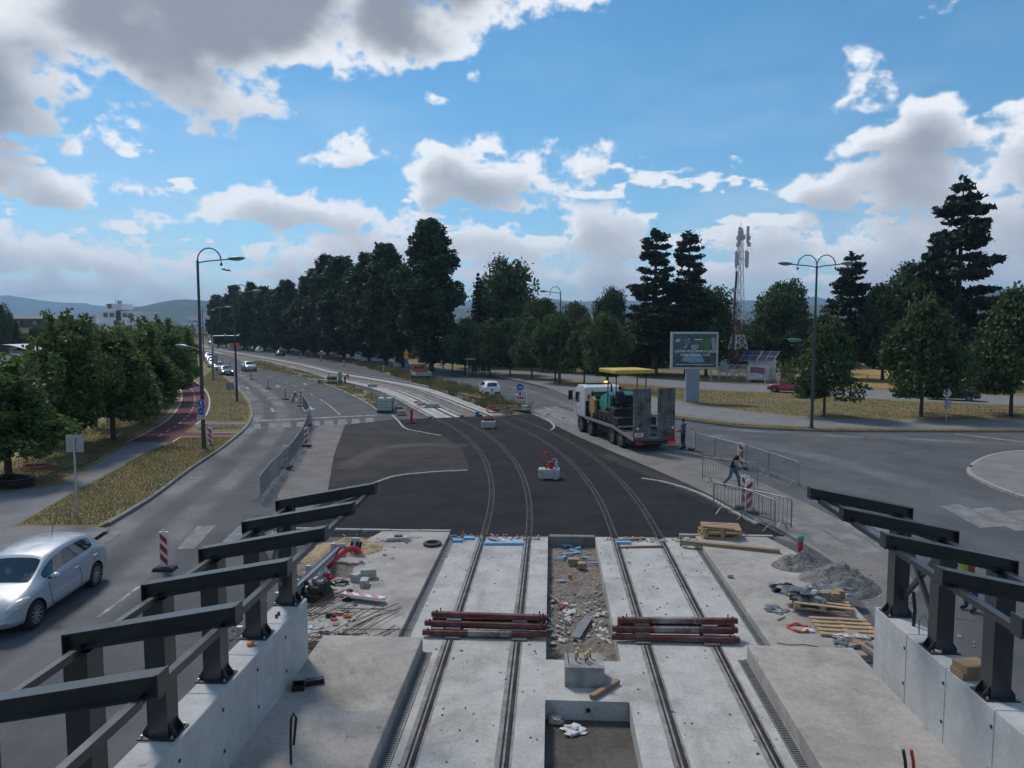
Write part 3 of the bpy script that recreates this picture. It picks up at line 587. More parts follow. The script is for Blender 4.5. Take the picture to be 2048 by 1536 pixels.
def canopy(sx, vs):
    nm = 'left' if sx < 0 else 'right'
    t = thing('canopy_frame', 'dark grey steel canopy frame of cantilever beams standing on the %s concrete wall' % nm, 'canopy frame', (C, 0, 1.52), 0, 'tram stop canopy frames')
    z0 = 0; xc = sx * 5.72; xe = sx * (3.99 if sx < 0 else 4.07); zt = 2.36                # column line, beam tip, top of tip (above the wall)
    for i, v in enumerate(vs):
        m = MB(); hw = .14
        for (cy, wx, wy) in ((-.125, .27, .018), (.125, .27, .018)): m.bb((xc - wx / 2, v + cy - wy / 2, .02), (xc + wx / 2, v + cy + wy / 2, 1.83))
        m.bb((xc - .006, v - .116, .02), (xc + .006, v + .116, 1.83))
        m.bb((xc - .135, v - .116, .02), (xc - .123, v + .116, 1.83)); m.bb((xc + .123, v - .116, .02), (xc + .135, v + .116, 1.83))
        col = m.build('column', anth, t)
        pl = MB().bb((xc - .24, v - .2, 0), (xc + .24, v + .2, .02)).build('base_plate', anth, col)
        for (gx, gy) in ((-1, 0), (1, 0), (0, -1)):
            for k in (-.09, .09):
                g = MB()
                if gx: g.add([(xc + gx * .137, v + k - .006, .02), (xc + gx * .225, v + k - .006, .02), (xc + gx * .225, v + k - .006, .06), (xc + gx * .137, v + k - .006, .19), (xc + gx * .137, v + k + .006, .02), (xc + gx * .225, v + k + .006, .02), (xc + gx * .225, v + k + .006, .06), (xc + gx * .137, v + k + .006, .19)], [(0, 1, 2, 3), (7, 6, 5, 4), (0, 4, 5, 1), (1, 5, 6, 2), (2, 6, 7, 3)])
                if g.v: g.build('gusset', anth, col)
        for bx in (-.2, .2):
            for by in (-.16, .16): MB().cyl((xc + bx, v + by, .035), .016, .04, 6).build('anchor_bolt', boltm, col)
        b = MB(); ibeam(b, (xc + sx * .16, v, zt - .35 - .105), (xe, v, zt - .105), .17, .20, .016, .012)
        bm = b.build('beam', anth, t)
        MB().box((xe - sx * .006, v, zt - .105), (.014, .18, .22)).build('end_plate', anth, bm); MB().box((xc + sx * .165, v, zt - .455), (.014, .18, .21)).build('end_plate', anth, bm)
    ends = list(vs)
    for a, b in zip(ends[:-1], ends[1:]):
        for (x, z) in ((xe + sx * .16, zt - .24), (xc - sx * .02, zt - .52)):
            p = MB(); p.bar((x, a + .1, z), (x, b - .1, z), .085, .085); o = p.build('purlin', anth, t, .006)
            for yy in (a + .07, b - .07): MB().box((x, yy, z), (.012, .14, .10)).build('cleat', anth, o)
    a, b = vs[-2], vs[-1]
    for (p, q) in (((xc, a + .13, .35), (xc, b - .13, 1.6)), ((xc + sx * .03, b - .13, .35), (xc + sx * .03, a + .13, 1.6))):
        MB().bar(p, q, .07, .07).build('brace', anth, t)
    for (p, q) in (((xe + sx * .3, b - .1, zt - .25), (xc - sx * .1, a + .1, zt - .56)), ((xe + sx * .3, a + .1, zt - .30), (xc - sx * .1, b - .1, zt - .6))):
        MB().bar(p, q, .05, .05).build('brace', anth, t)
    return t
retaining_wall(-1); retaining_wall(1)
canopy(-1, [13.05 - 1.475 * (6 - k) for k in range(7)]); canopy(1, [13.13 - 1.46 * (6 - k) for k in range(7)])
# ---------------------------------------------------------------- site materials near the platforms
wood = M('sawn_timber', (.30, .20, .115), .8, .25, 3, .002, 30, stretch=(1, 6, 6), dirt=(.2, .15, .11), dscale=1.5)
woodpal = M('pale_pallet_wood', (.42, .30, .17), .8, .22, 4, .002, 30, stretch=(1, 5, 5), dirt=(.28, .21, .14), dscale=2)
wooddark = M('weathered_timber', (.16, .11, .08), .85, .25, 3, .003, 30, stretch=(1, 6, 6))
redsteel = M('red_oxide_paint', (.125, .028, .030), .65, .25, 5, .002, 30, dirt=(.14, .085, .07), dscale=3.5)
greywood = M('grey_timber', (.22, .19, .18), .85, .2, 4, .002, 30, stretch=(1, 6, 6))
film = M('clear_wrap_film', (.27, .24, .24), .4, .3, 9, .012, 14, dirt=(.13, .06, .06), dscale=5)
rust = M('rusty_rebar', (.13, .06, .035), .8, .3, 20)
blackp = M('black_plastic', (.014, .014, .016), .35, .2, 6, .01, 9)
greyp = M('grey_plastic_sheet', (.10, .105, .115), .3, .3, 5, .02, 8, dirt=(.30, .31, .33), dscale=2.5)
whitep = M('white_plastic', (.55, .56, .58), .45, .1, 8, .004, 12)
redp = M('red_plastic', (.42, .03, .035), .45, .15, 6)
orangep = M('orange_plastic', (.55, .17, .03), .5, .15, 6)
bluep = M('blue_plastic', (.05, .12, .32), .5, .12, 6)
bluefoam = M('blue_foam', (.16, .38, .62), .8, .12, 8)
conc = M('block_concrete', (.40, .40, .39), .9, .12, 4, .004, 25, dirt=(.28, .27, .26), dscale=3)
sandm = ground_mat('yellow_sand', (.36, .27, .17), (.45, .35, .23), .3, (.28, .2, .12), .5, big=.9, mid=3, fine=16, bump=.03)
gravm = ground_mat('grey_gravel', (.15, .147, .143), (.235, .23, .224), .5, (.13, .13, .135), .5, big=.9, mid=4, fine=14, bump=.04)
def steel_stack(side, cx, cy, rots):
    for k, (z, dx, dy, L, r) in enumerate(rots):
        z = .05 + (z - .05) * .9
        lab = 'red painted steel beam, %s of the stack lying across the %s track' % (('bottom front one', 'middle one', 'top rear one', 'second rear one', 'bottom rear one')[k], side)
        t = thing('steel_beam', lab, 'steel beam', (cx + dx, cy + dy, z), r)
        m = MB(); m.bb((-L / 2, -.055, 0), (L / 2, .055, .105)); b = m.build('hollow_section', redsteel, t, .008)
        for s in (-1, 1): MB().cyl((s * (L / 2 - .12), -.03, .135), .022, .04, 8).build('bolt', rust, t); MB().cyl((s * (L / 2 - .2), .03, .15), .014, .07, 8).build('bolt', rust, t)
        if (side == 'left' and k == 0) or (side == 'right' and k in (1, 2)):
            MB().box((.12 - .1 * k, 0, .054), (L * .36, .124, .12)).build('film_wrap', film, t, .02, 2)
    for j, sx in enumerate((-.72, .75)):
        for k, z in enumerate((.01, .155, .30)):
            o = MB().box((0, 0, .02), (.33, .62 - .14 * k, .035)).build('timber_spacer', greywood, None, .004)
            o.location = (cx + sx, cy - .05 + .07 * k, z); tag(o, 'flat grey board, %s spacer at the %s end of the steel beams on %s track' % (('lowest', 'middle', 'upper')[k], ('outer', 'inner')[j] if side == 'left' else ('inner', 'outer')[j], side), 'board')
LS = [(.05, -.02, -.22, 2.74, .012), (.21, -.01, -.09, 2.72, -.018), (.37, .07, .05, 2.62, -.03), (.21, .05, .14, 2.55, .02), (.05, .03, .17, 2.6, -.02)]
steel_stack('left', -1.42, 15.28, LS); steel_stack('right', 2.72, 15.26, [(z, dx, dy, L, -r + .01) for z, dx, dy, L, r in LS])
# pedestal with wrapped anchor bolts
t = thing('concrete_pedestal', 'rough concrete mast footing with wrapped anchor bolts between the tracks', 'footing', (.66, 13.33, 0))
MB().box((0, 0, .19), (.76, .64, .39), taper=.97).build('block', M('raw_footing_concrete', (.24, .24, .235), .9, .2, 4, .01, 20, dirt=(.36, .355, .34), dscale=2.5), t, .015, 2)
yel = M('yellow_tape', (.55, .42, .2), .6, .2, 20)
for x, y in ((-.16, -.05), (.02, -.1), (-.12, .12), (.12, .08), (.06, -.02)):
    b = MB().cyl((x, y, .48), .018, .16, 8).build('anchor_bolt', rust, t); MB().cyl((x, y, .52), .027, .10, 8).build('tape_wrap', yel, b)
MB().tube([(-.3, -.2, .4), (-.33, -.1, .62), (-.3, 0, .8), (-.36, .05, 1.0)], .012, 6).build('cable', greyp, t)
def plank(name, a, b, w, h, mat, label, cat='plank', group=None):
    a, b = Vector(a), Vector(b); o = MB().bar((-(b - a).length / 2, 0, 0), ((b - a).length / 2, 0, 0), w, h).build(name, mat, None, .004)
    d = b - a; o.location = (a + b) / 2; o.rotation_euler = (0, -math.asin(d.z / d.length), atan2(d.y, d.x)); return tag(o, label, cat, group)
plank('plank', G(1183, 1394, .05), G(1236, 1362, .05), .1, .08, wood, 'short brown timber lying at the edge of the pit in front of the footing')
# pit litter
def crumple(c, r, name, mat, label, cat, seed, group=None, n=14, amp=.45, squash=.55):
    """crumpled sheet or bag"""
    m = MB(); R = n
    rnd = random.Random(seed); ox = rnd.uniform(0, 50)
    for i in range(R + 1):
        th = pi * i / R
        for k in range(2 * n):
            ph = pi * k / n; d = Vector((sin(th) * cos(ph), sin(th) * sin(ph), cos(th))); q = 1 + amp * mnoise.noise(d * 1.7 + Vector((ox, 0, 0))) + amp * .5 * mnoise.noise(d * 4.5 + Vector((0, ox, 0)))
            p = d * q; m.v.append((p.x * r[0], p.y * r[1], max(-.02, (p.z + .55) * r[2] * squash * 1.2)))
    for i in range(R):
        for k in range(2 * n): m.f.append((i * 2 * n + k, (i + 1) * 2 * n + k, (i + 1) * 2 * n + (k + 1) % (2 * n), i * 2 * n + (k + 1) % (2 * n)))
    o = m.build(name, mat); o.location = c; return tag(o, label, cat, group)
cardm = M('cardboard', (.30, .22, .15), .85, .15, 4)
crumple(G(1112, 1445, -.36), (.13, .1, .12), 'paper_sack', M('sack_paper', (.34, .31, .28), .8, .2, 6), 'torn grey brown paper sack lying in the pit', 'sack', 1)
crumple(G(1148, 1462, -.36), (.19, .14, .07), 'plastic_bag', whitep, 'crumpled black and white plastic bag on the pit floor', 'plastic bag', 2, amp=.9)
o = MB().box((0, 0, 0), (.16, .02, .14)).build('pipe_flange', conc); o.location = (C + .02, 12.525, -.17); tag(o, 'square plate round a drain pipe in the pit wall', 'pipe'); MB().cyl((0, -.012, 0), .045, .02, 14, 'Y').build('pipe_bore', holem, o)
# left platform bits
tray = thing('black_crate', 'open black plastic tray lying on the near left platform', 'crate', G(604, 1376, .3), .25)
for a, b in (((-.17, -.12, 0), (.05, .12, .015)), ((-.17, -.12, .015), (-.155, .12, .09)), ((.035, -.12, .015), (.05, .12, .09)), ((-.155, -.12, .015), (.035, -.105, .09)), ((-.155, .105, .015), (.035, .12, .09))): MB().bb(a, b).build('tray_wall' if a[2] else 'tray_floor', blackp, tray)
MB().box((.22, .11, .05), (.32, .13, .1), .15).build('lid', blackp, tray)
MB().tube([(0, 0, 0), (0, .01, .35), (.02, 0, .7), (.05, .02, .78), (.09, .02, .7), (.05, .0, .3)], .02, 6).build('cable_stub', blackp).location = G(577, 1536, .3) + Vector((0, .1, 0))
tag(bpy.data.objects['cable_stub'], 'black looped cable end standing up from the near left platform', 'cable')
for i, px in enumerate((1812, 1828)):
    o = MB().tube([(0, 0, 0), (-.02, 0, .2), (-.05, .01, .36)], .024, 7).build('cable_stub', (blackp, redp)[i]); o.location = G(px, 1548, .3); tag(o, '%s cable end sticking up from the near right platform' % ('black', 'red brown')[i], 'cable')
o = MB().ell((0, 0, .035), (.07, .06, .04), 12, jit=.12).build('glove', orangep); o.location = G(502, 1291, 1.52); tag(o, 'orange work glove lying on the left wall between two columns', 'glove'); MB().ell((.07, .02, .03), (.05, .04, .03), 10).build('cuff', whitep, o)
o = MB().lathe([(.0, .0), (.06, 0), (.065, .004), (.0, .006)], 20).build('survey_plate', conc); o.location = G(286, 1526, 1.521); tag(o, 'round metal cap set in the top of the left wall', 'cap')
for i, (dy, r) in enumerate(((-.05, 0), (.06, 1))):
    o = MB().cyl((0, 0, .03), .025, .06, 10).build('conduit_stub', blackp); o.location = G(555, 1233, 1.52) + Vector((0, dy, 0)); tag(o, 'short black conduit end, %s of two on the left wall' % ('nearer', 'farther')[i], 'conduit')
# right wall bits
for k in range(2):
    o = MB().box((0, 0, .055), (.46 - .05 * k, .30, .11)).build('timber_block', wood, None, .008, 2); o.location = G(1942, 1352, 1.52) + Vector((0, 0, .112 * k)); o.rotation_euler = (0, 0, .08 + .12 * k); tag(o, '%s of two brown timber blocks stacked on the right wall' % ('lower', 'upper')[k], 'timber')
o = MB().lathe([(.0, 0), (.05, 0), (.055, .05), (.05, .06), (.02, .062)], 16).build('paper_cup', M('cup_cream', (.6, .5, .3), .6)); o.location = G(1876, 1306, 1.52); tag(o, 'small yellow and white tub left on the right wall', 'tub')
o = MB().tube([(0, 0, 0), (.01, 0, .3), (-.03, 0, .62)], .03, 7).build('conduit_pipe', blackp); o.location = G(1827, 1252, 1.52); tag(o, 'bent black conduit rising from the right wall between columns', 'conduit')
o = MB().tube([(0, 0, 0), (-.01, 0, .22), (.06, 0, .36), (.14, .0, .2), (.17, 0, .05)], .01, 6).build('wire_loop', greyp); o.location = G(1838, 1268, 1.52); tag(o, 'thin grey wire loop on the right wall', 'wire')
# rubble, sand, gravel
def heap(name, c, rx, ry, h, mat, label, seed, rz=0, parent=None, n=40, rough=.10):
    m = MB(); rnd = random.Random(seed)
    for j in range(n + 1):
        for i in range(n + 1):
            a, b = 2 * i / n - 1, 2 * j / n - 1; r = sqrt(a * a + b * b); k = max(0, 1 - r) ** .85; ns = mnoise.noise((a * 2.2 + seed, b * 2.2, 1)) * .45 + mnoise.noise((a * 6 + seed, b * 6, 4)) * .14
            z = h * k * (1 + ns) + rough * h * mnoise.noise((a * 16, b * 16, seed)) * min(1, 3 * k); m.v.append((a * rx, b * ry, z if k > 0 else -.02))
    m.f = [(j * (n + 1) + i, j * (n + 1) + i + 1, (j + 1) * (n + 1) + i + 1, (j + 1) * (n + 1) + i) for j in range(n) for i in range(n)]
    o = m.build(name, mat, parent, smooth=True); o.location = c; o.rotation_euler = (0, 0, rz)
    if not parent: tag(o, label, 'heap')
    return o
heap('sand_heap', G(690, 1108, 0), 1.5, .95, .5, sandm, 'low heap of yellow sand at the asphalt edge', 3, .2)
heap('dirt_heap', G(655, 1150, 0), 1.3, 1.5, .3, earthm, 'grey brown spoil spread beside the left approach slab', 5)
heap('gravel_heap', G(1672, 1172, 0), 1.15, 1.0, .62, gravm, 'large heap of dark grey gravel beside the right approach slab', 8, .3)
heap('gravel_heap', G(1596, 1142, 0), .95, .7, .55, gravm, 'smaller light grey gravel heap in front of the kerb', 11, .0)
def scatter(name, n, region, size, mat, label, seed, z=None, flat=.5, aspect=1.5):
    rnd = random.Random(seed); m = MB()
    for _ in range(n):
        p = region(rnd); s = rnd.uniform(*size); m.box((p[0], p[1], p[2] + s * flat * .4), (s * rnd.uniform(.7, aspect), s * rnd.uniform(.5, 1), s * flat * rnd.uniform(.5, 1)), rnd.uniform(0, 6), rnd.uniform(-.4, .4), rnd.uniform(-.4, .4), rnd.uniform(.6, 1))
    o = m.build(name, mat, kind='stuff'); o['label'] = label; return o
stone = M('broken_stone', (.30, .28, .26), .9, .25, 3, .004, 30)
scatter('rubble', 420, lambda r: (C + r.uniform(-.7, .7), r.choice((r.uniform(14.7, 22.5), r.uniform(16, 18.5))), -.27), (.015, .07), stone, 'small broken stones on the trench floor', 2)
scatter('rubble', 90, lambda r: (C + r.uniform(-.7, .7), r.uniform(15.4, 18), -.26), (.05, .13), M('white_plaster', (.5, .48, .45), .9), 'pale plaster fragments on the trench floor', 4, flat=.25)
scatter('rubble', 300, lambda r: (r.uniform(-7.4, -4.4), r.uniform(14.3, 22.4), .05 + .1 * (r.random() < .3)), (.02, .09), stone, 'loose stones beside the left approach slab', 6)
scatter('rubble', 260, lambda r: (r.uniform(5.2, 9.2), r.uniform(14.6, 22.5), .0), (.02, .08), stone, 'loose stones round the gravel heaps', 7)
scatter('litter', 240, lambda r: (C + r.choice((-1, 1)) * r.uniform(.8, 3.9), r.uniform(9.8, 22.5), .004), (.012, .05), M('dark_crumbs', (.10, .095, .09), .9), 'dark crumbs and scraps on the track slab', 9, flat=.4)
scatter('debris', 120, lambda r: (r.uniform(-5.5, -2.8), r.uniform(22.2, 22.75), .02), (.03, .12), stone, 'broken stones along the asphalt edge', 10)
scatter('debris', 160, lambda r: (C + r.uniform(1.0, 3.6) * r.choice((-1, 1)), r.uniform(22.3, 22.75), .005), (.02, .10), stone, 'broken stones at the end of the track slab', 12)
for k, (px, py, L, r) in enumerate(((1135, 1092, .34, .1), (1140, 1108, .5, .5), (1150, 1103, .45, -.7), (1128, 1115, .3, 1.2), (1115, 1118, .28, .2), (1172, 1116, .25, -.1), (1185, 1127, .3, .3), (1120, 1163, .24, .15), (1155, 1097, .3, .9))):
    o = MB().box((0, 0, .02), (L, .07, .03)).build('foam_strip', bluefoam, None, .004); o.location = G(px, py, -.25); o.rotation_euler = (.1 * (k % 3), .05, r); tag(o, 'pale blue foam offcut on the trench floor', 'foam strip', 'blue foam offcuts in the trench')
for (a, b, lab) in (((905, 1084), (925, 1084), 'blue foam board at the end of the left track, beside the outer rail'), ((928, 1079), (948, 1079), 'bright blue foam square leaning at the asphalt edge'), ((968, 1090), (1046, 1090), 'long blue foam board between the rails of the left track'), ((1232, 1088), (1262, 1088), 'blue foam board between the rails of the right track')):
    p, q = G(*a), G(*b); o = MB().bb((0, -.04, 0), ((q - p).length, .12, .07)).build('foam_board', bluefoam, None, .006); o.location = p + Vector((0, 0, .005)); o.rotation_euler = (.25 if 'square' in lab else 0, 0, atan2(q.y - p.y, q.x - p.x)); tag(o, lab, 'foam board')
for px, py, lab, dx in ((1136, 1129, 'grey lid beside a brown box in the trench', .34), (1156, 1138, 'brown cardboard box in the trench', .22)):
    o = MB().bb((0, 0, 0), (dx, .22, .16)).build('cardboard_box', cardm, None, .006); o.location = G(px, py, -.25); tag(o, lab, 'box')
for px, py, lab, c_ in ((1166, 1130, 'red pipe cap beside the box in the trench', redp), (1133, 1080, 'orange pipe end standing at the far end of the trench', orangep), (1140, 1157, 'small orange cap lying in the middle of the trench', orangep), (1122, 1217, 'dark red cap in the near half of the trench', redp)):
    o = MB().cyl((0, 0, .06), .055, .13, 14).build('plastic_plug', c_, None, .008); o.location = G(px, py, -.26); o.rotation_euler = (1.2 if 'red' in lab else 0, 0, .6); tag(o, lab, 'pipe cap')
plank('plank', G(1095, 1187, -.2), G(1128, 1210, -.2), .06, .03, greywood, 'grey stick lying against the left wall of the trench')
mesh_m = M('grey_metal_strip', (.17, .17, .18), .6, .15, 5)
plank('steel_strip', G(1150, 1275, -.2), G(1178, 1232, -.2), .22, .02, mesh_m, 'perforated grey metal strip lying in the trench behind the footing', 'metal strip')
# left rubble corner: bags, pipe, board, blocks, rebar
crumple(G(632, 1200, .1), (.42, .34, .34), 'rubbish_bag', blackp, 'black rubbish bag at the end of the left wall', 'bag', 3, amp=.3, squash=.8)
crumple(G(676, 1168, .14), (.26, .12, .12), 'rubbish_bag', blackp, 'small flat black bag beside the barrier board', 'bag', 8, amp=.4)
crumple(G(618, 1168, .1), (.32, .24, .2), 'plastic_sheet', whitep, 'crumpled white plastic sheet behind the black bag', 'plastic sheet', 4, amp=.8)
crumple(G(640, 1150, .25), (.24, .2, .22), 'plastic_sack', whitep, 'white sack on the heap of rubbish by the pipe', 'sack', 5, amp=.5)
crumple(G(655, 1162, .12), (.16, .13, .2), 'red_cloth', redp, 'dark red rag beside the white sack', 'rag', 6, amp=.8)
crumple(G(610, 1155, .1), (.2, .16, .12), 'glove_pile', greyp, 'grey plastic rags behind the white sheet', 'rag', 16, amp=.8)
crumple(G(635, 1253, .02), (.28, .22, .12), 'plastic_sheet', greyp, 'grey plastic sheet crumpled against the end of the left wall', 'plastic sheet', 7, amp=.8)
t = thing('drain_pipe', 'bright red plastic drain pipe with a bend on the spoil heap', 'pipe', G(640, 1138, .30))
MB().tube(spline([(0, 0, 0), (.25, .5, .12), (.42, .95, .22), (.62, 1.15, .2), (.8, 1.12, .08)], 5), .085, 12).build('pipe_body', redp, t, smooth=True); MB().tube([(0, 0, 0), (-.06, -.1, -.02)], .10, 12).build('socket', M('pink_plastic', (.55, .2, .28), .5), t)
MB().tube([(-.06, -.1, -.02), (-.12, -.24, -.06)], .12, 12).build('film_wrap', M('pink_film', (.5, .3, .36), .3, .2, 8, .01, 12), t)
o = MB().prism([(0, 0), (.42, 0), (.36, .02), (.33, .3), (.28, .3), (.22, .05), (.12, .3), (.06, .3)], 0, .02).build('black_duct', blackp); o.location = G(700, 1106, .05)
bpy.data.objects.remove(o)
t = thing('cable_duct', 'three black cable ducts rising beside a grey block at the sand heap', 'cable duct', G(708, 1116, .05))
for k, x in enumerate((-.12, .04, .14)): MB().tube([(x, 0, -.05), (x + .02, .02, .25), (x + .07, .04, .48)], .04, 8).build('duct', blackp, t)
MB().box((.03, .1, .3), (.22, .16, .55), 0, -.1).build('grey_block', conc, t, .01)
for k, (px, py, z, r, sz, lab) in enumerate(((716, 1160, .14, 1.2, (.4, .2, .2), 'grey concrete block standing behind two others on the left slab'), (737, 1152, .2, .25, (.42, .2, .2), 'grey concrete block, top one lying across the others on the left slab'), (729, 1172, .14, .1, (.2, .3, .19), 'grey concrete block, foremost of three on the left slab'))):
    o = MB().box((0, 0, sz[2] / 2), sz).build('concrete_block', conc, None, .012, 2); o.location = G(px, py, z); o.rotation_euler = (0, 0, r); tag(o, lab, 'concrete block')
def beacon_parts(t, flip=False, h=1.0, w=.40, base=True, lamp=None, z0=.1, col=None):
    """red and white striped guide board"""
    wm = M('beacon_white', (.62, .62, .60), .55, .05, 6); rm = col or M('beacon_red', (.45, .025, .035), .55, .06, 6)
    MB().bb((-w / 2, -.03, z0), (w / 2, .03, z0 + h)).build('board', wm, t, .012, 2)
    for k in range(3):
        zb = z0 + .04 + h * (.30 * k - .02); s = 1 if flip else -1
        pts = [(-w / 2 + .025, zb + (.0 if s > 0 else .20)), (w / 2 - .025, zb + (.20 if s > 0 else 0)), (w / 2 - .025, zb + (.38 if s > 0 else .18)), (-w / 2 + .025, zb + (.18 if s > 0 else .38))]
        pts = [(x, min(max(z, z0 + .03), z0 + h - .03)) for x, z in pts]
        for y in (-.032, .032): MB().add([(x, y, z) for x, z in pts], [(0, 1, 2, 3)]).build('red_stripe', rm, t)
    MB().bb((-.02, -.02, z0 + h), (.02, .02, z0 + h + .06)).build('handle', wm, t)
    if base: MB().box((0, 0, .05), (.62, .36, .1), taper=.85).build('rubber_base', M('rubber', (.035, .035, .035), .9, .2, 6), t, .015)
    if lamp:
        l = MB().cyl((0, 0, z0 + h + .14), .085, .06, 14, 'Y').build('warning_lamp', M('amber_lens', (.6, .22, .02), .3), t); MB().box((0, 0, z0 + h + .05), (.14, .08, .1)).build('lamp_housing', orangep, l)
    return t
t = thing('barrier_board', 'striped white and faded pink barrier board lying flat on the left slab', 'board', G(725, 1192, .26)); t.rotation_euler = (0, 0, -.23)
beacon_parts(t, False, 1.15, .28, base=False, z0=-.57, col=M('faded_pink', (.5, .17, .2), .6))
t.rotation_euler = (radians(-83), radians(0), 0); t.rotation_euler = (Matrix.Rotation(-.25, 3, 'Z') @ Matrix.Rotation(radians(90), 3, 'Y') @ Matrix.Rotation(radians(80), 3, 'Z')).to_euler()
rr = random.Random(21)
def rod(a, b, r=.009, lab='rusty rebar rod lying in the tangle on the left slab', grp='rebar on the left slab'):
    o = MB().tube([a, (Vector(a) + Vector(b)) / 2 + Vector((rr.uniform(-.03, .03), rr.uniform(-.03, .03), .01)), b], r, 5).build('rebar_rod', rust); return tag(o, lab, 'rebar', grp)
for k in range(26):
    px, py = rr.uniform(650, 760), rr.uniform(1205, 1285); a = rr.choice((rr.uniform(.9, 1.25), rr.uniform(-.15, .25))); L = rr.uniform(.5, 1.7); c = G(px, py, .16 + rr.uniform(0, .12)); d = Vector((cos(a), sin(a), 0)) * L / 2
    rod(c - d, c + d)
for k in range(9): c = G(640 + rr.uniform(-12, 20), 1205 + rr.uniform(-8, 10), .25 + .1 * rr.random()); d = Vector((.35, .42, .1)); rod(c - d, c + d, .01, 'rusty rebar rod in the bundle beside the black bag', 'rebar beside the bag')
for k in range(8):
    c = G(645 + rr.uniform(-22, 22), 1285 + rr.uniform(-14, 14), .16 + .05 * k / 3); r = rr.uniform(.15, .32); o = MB().tube([c + Vector((r * cos(a) * 1.3, r * sin(a) * .8, .02 * sin(3 * a))) for a in np.linspace(0, 2 * pi * .9, 12)], .009, 5).build('rebar_hoop', rust); tag(o, 'bent rusty rebar hoop piled at the end of the left wall', 'rebar', 'rebar hoops by the left wall')
o = MB().tube([(-.2, -.06, .04), (0, 0, .07), (.22, .14, .09)], .045, 8).build('red_bar', redp); o.location = G(694, 1292, .16); tag(o, 'short red metal piece among the rebar', 'metal piece')
crumple(G(695, 1233, .16), (.09, .06, .06), 'glove', orangep, 'orange work glove lying among the rebar', 'glove', 12, amp=.6)
for px, py, r in ((800, 1077, .5), (770, 1083, .3)): rod(G(px - 40, py + 4, .16), G(px + 45, py - 3, .18), .008, 'rusty rod lying along the asphalt edge', 'rods along the asphalt edge')
t = thing('manhole_ring', 'dark round manhole ring at the far edge of the left slab', 'manhole', G(865, 1090, .14)); MB().lathe([(.16, 0), (.27, 0), (.29, .05), (.27, .09), (.19, .09), (.16, 0)], 24).build('ring', M('cast_iron', (.05, .05, .05), .7), t); MB().cyl((0, 0, .01), .16, .02, 20).build('hole', holem, t)
t = thing('step_block', 'grey moulded rubber base lying by the asphalt edge on the left slab', 'rubber base', G(797, 1080, .14)); MB().box((0, 0, .06), (.85, .4, .12), .1, taper=.75).build('slab', conc, t, .02); MB().box((0, 0, .13), (.25, .16, .04), .1).build('socket', blackp, t)
for k in range(34):
    px, py = rr.uniform(598, 700), rr.uniform(1140, 1290); crumple(G(px, py, .12), (rr.uniform(.06, .2), rr.uniform(.05, .14), rr.uniform(.04, .1)), 'scrap', (whitep, greyp, cardm, blackp, redp, conc)[k % 6] if k % 6 != 4 or k < 12 else earthm, 'small scrap of rubbish strewn round the end of the left wall', 'litter', 200 + k, 'litter at the left wall', n=7, amp=.8)
# guard rail behind the left wall
t = thing('guard_rail', 'short galvanised steel guard rail behind the left canopy columns', 'guard rail', (0, 0, 0)); a, b = Vector((-6.3, 13.6, .55)), Vector((-6.1, 19.3, .55))
m = MB(); prof = [(-.155, .0), (-.11, .0), (-.08, .07), (-.03, .07), (0, .0), (.03, .07), (.08, .07), (.11, 0), (.155, 0)]
for p in (a, b): m.v += [(p.x + .10 + x, p.y, p.z + z) for z, x in prof]
m.f = [(i, i + 1, 9 + i + 1, 9 + i) for i in range(8)]; m.build('rail_beam', steelm, t)
for k in range(4): p = a.lerp(b, k / 3 * .98 + .01); MB().bb((p.x - .06, p.y - .04, -.03), (p.x + .06, p.y + .04, .75)).build('post', steelm, t)
MB().box((-5.95, 19.35, .5), (.35, .05, .4), .3).build('end_plate', conc, t)
# right platform: pallets, sheet, timber
def pallet(loc, rz, label, tilt=(0, 0), mat=None, w=1.2, d=.8):
    mat = mat or woodpal; t = thing('pallet', label, 'pallet', loc, rz); t.rotation_euler = (tilt[0], tilt[1], rz)
    for k in range(5): MB().box((0, -d / 2 + .05 + k * (d - .1) / 4, .133), (w, .11, .022)).build('top_board', mat, t)
    for k in range(3):
        x = -w / 2 + .07 + k * (w - .14) / 2; MB().box((x, 0, .111), (.12, d, .022)).build('stringer', mat, t)
        for y in (-d / 2 + .06, 0, d / 2 - .06): MB().box((x, y, .06), (.13, .11, .078)).build('block', mat, t)
    for y in (-d / 2 + .06, 0, d / 2 - .06): MB().box((0, y, .011), (w, .1, .022)).build('bottom_board', mat, t)
    return t
pg = G(1442, 1086, .0)
for k in range(3): pallet((pg.x + .03 * k, pg.y + .35, .02 + .146 * k), (-.05, .03, -.12)[k], 'wooden pallet, %s of three stacked at the asphalt edge' % ('bottom', 'middle', 'top')[k])
plank('plank', G(1405, 1052, .5), G(1470, 1058, .5), .12, .03, wood, 'loose board lying on top of the three stacked pallets')
plank('beam', G(1362, 1084, .16), G(1560, 1104, .18), .16, .14, wood, 'long timber beam lying in front of the stacked pallets', 'timber')
plank('plank', G(1480, 1098, .12), G(1530, 1096, .14), .18, .04, wood, 'short wide plank lying across the long timber beam')
plank('post', G(1362, 1092, .0), G(1361, 1070, .3), .07, .07, wood, 'short upright timber stake by the long beam', 'stake')
plank('plank', G(1230, 1080, .03), G(1290, 1076, .05), .14, .04, wood, 'board lying between the rails at the end of the right track')
plank('plank', G(1240, 1094, .03), G(1325, 1092, .04), .10, .05, wood, 'thin timber lying across the right track rails')
plank('plank', G(978, 1076, .04), G(1005, 1084, .04), .12, .03, wood, 'small broken board between the rails of the left track')
plank('plank', G(925, 1080, .0), G(926, 1062, .3), .05, .04, wood, 'short stake standing by the bright blue foam square', 'stake')
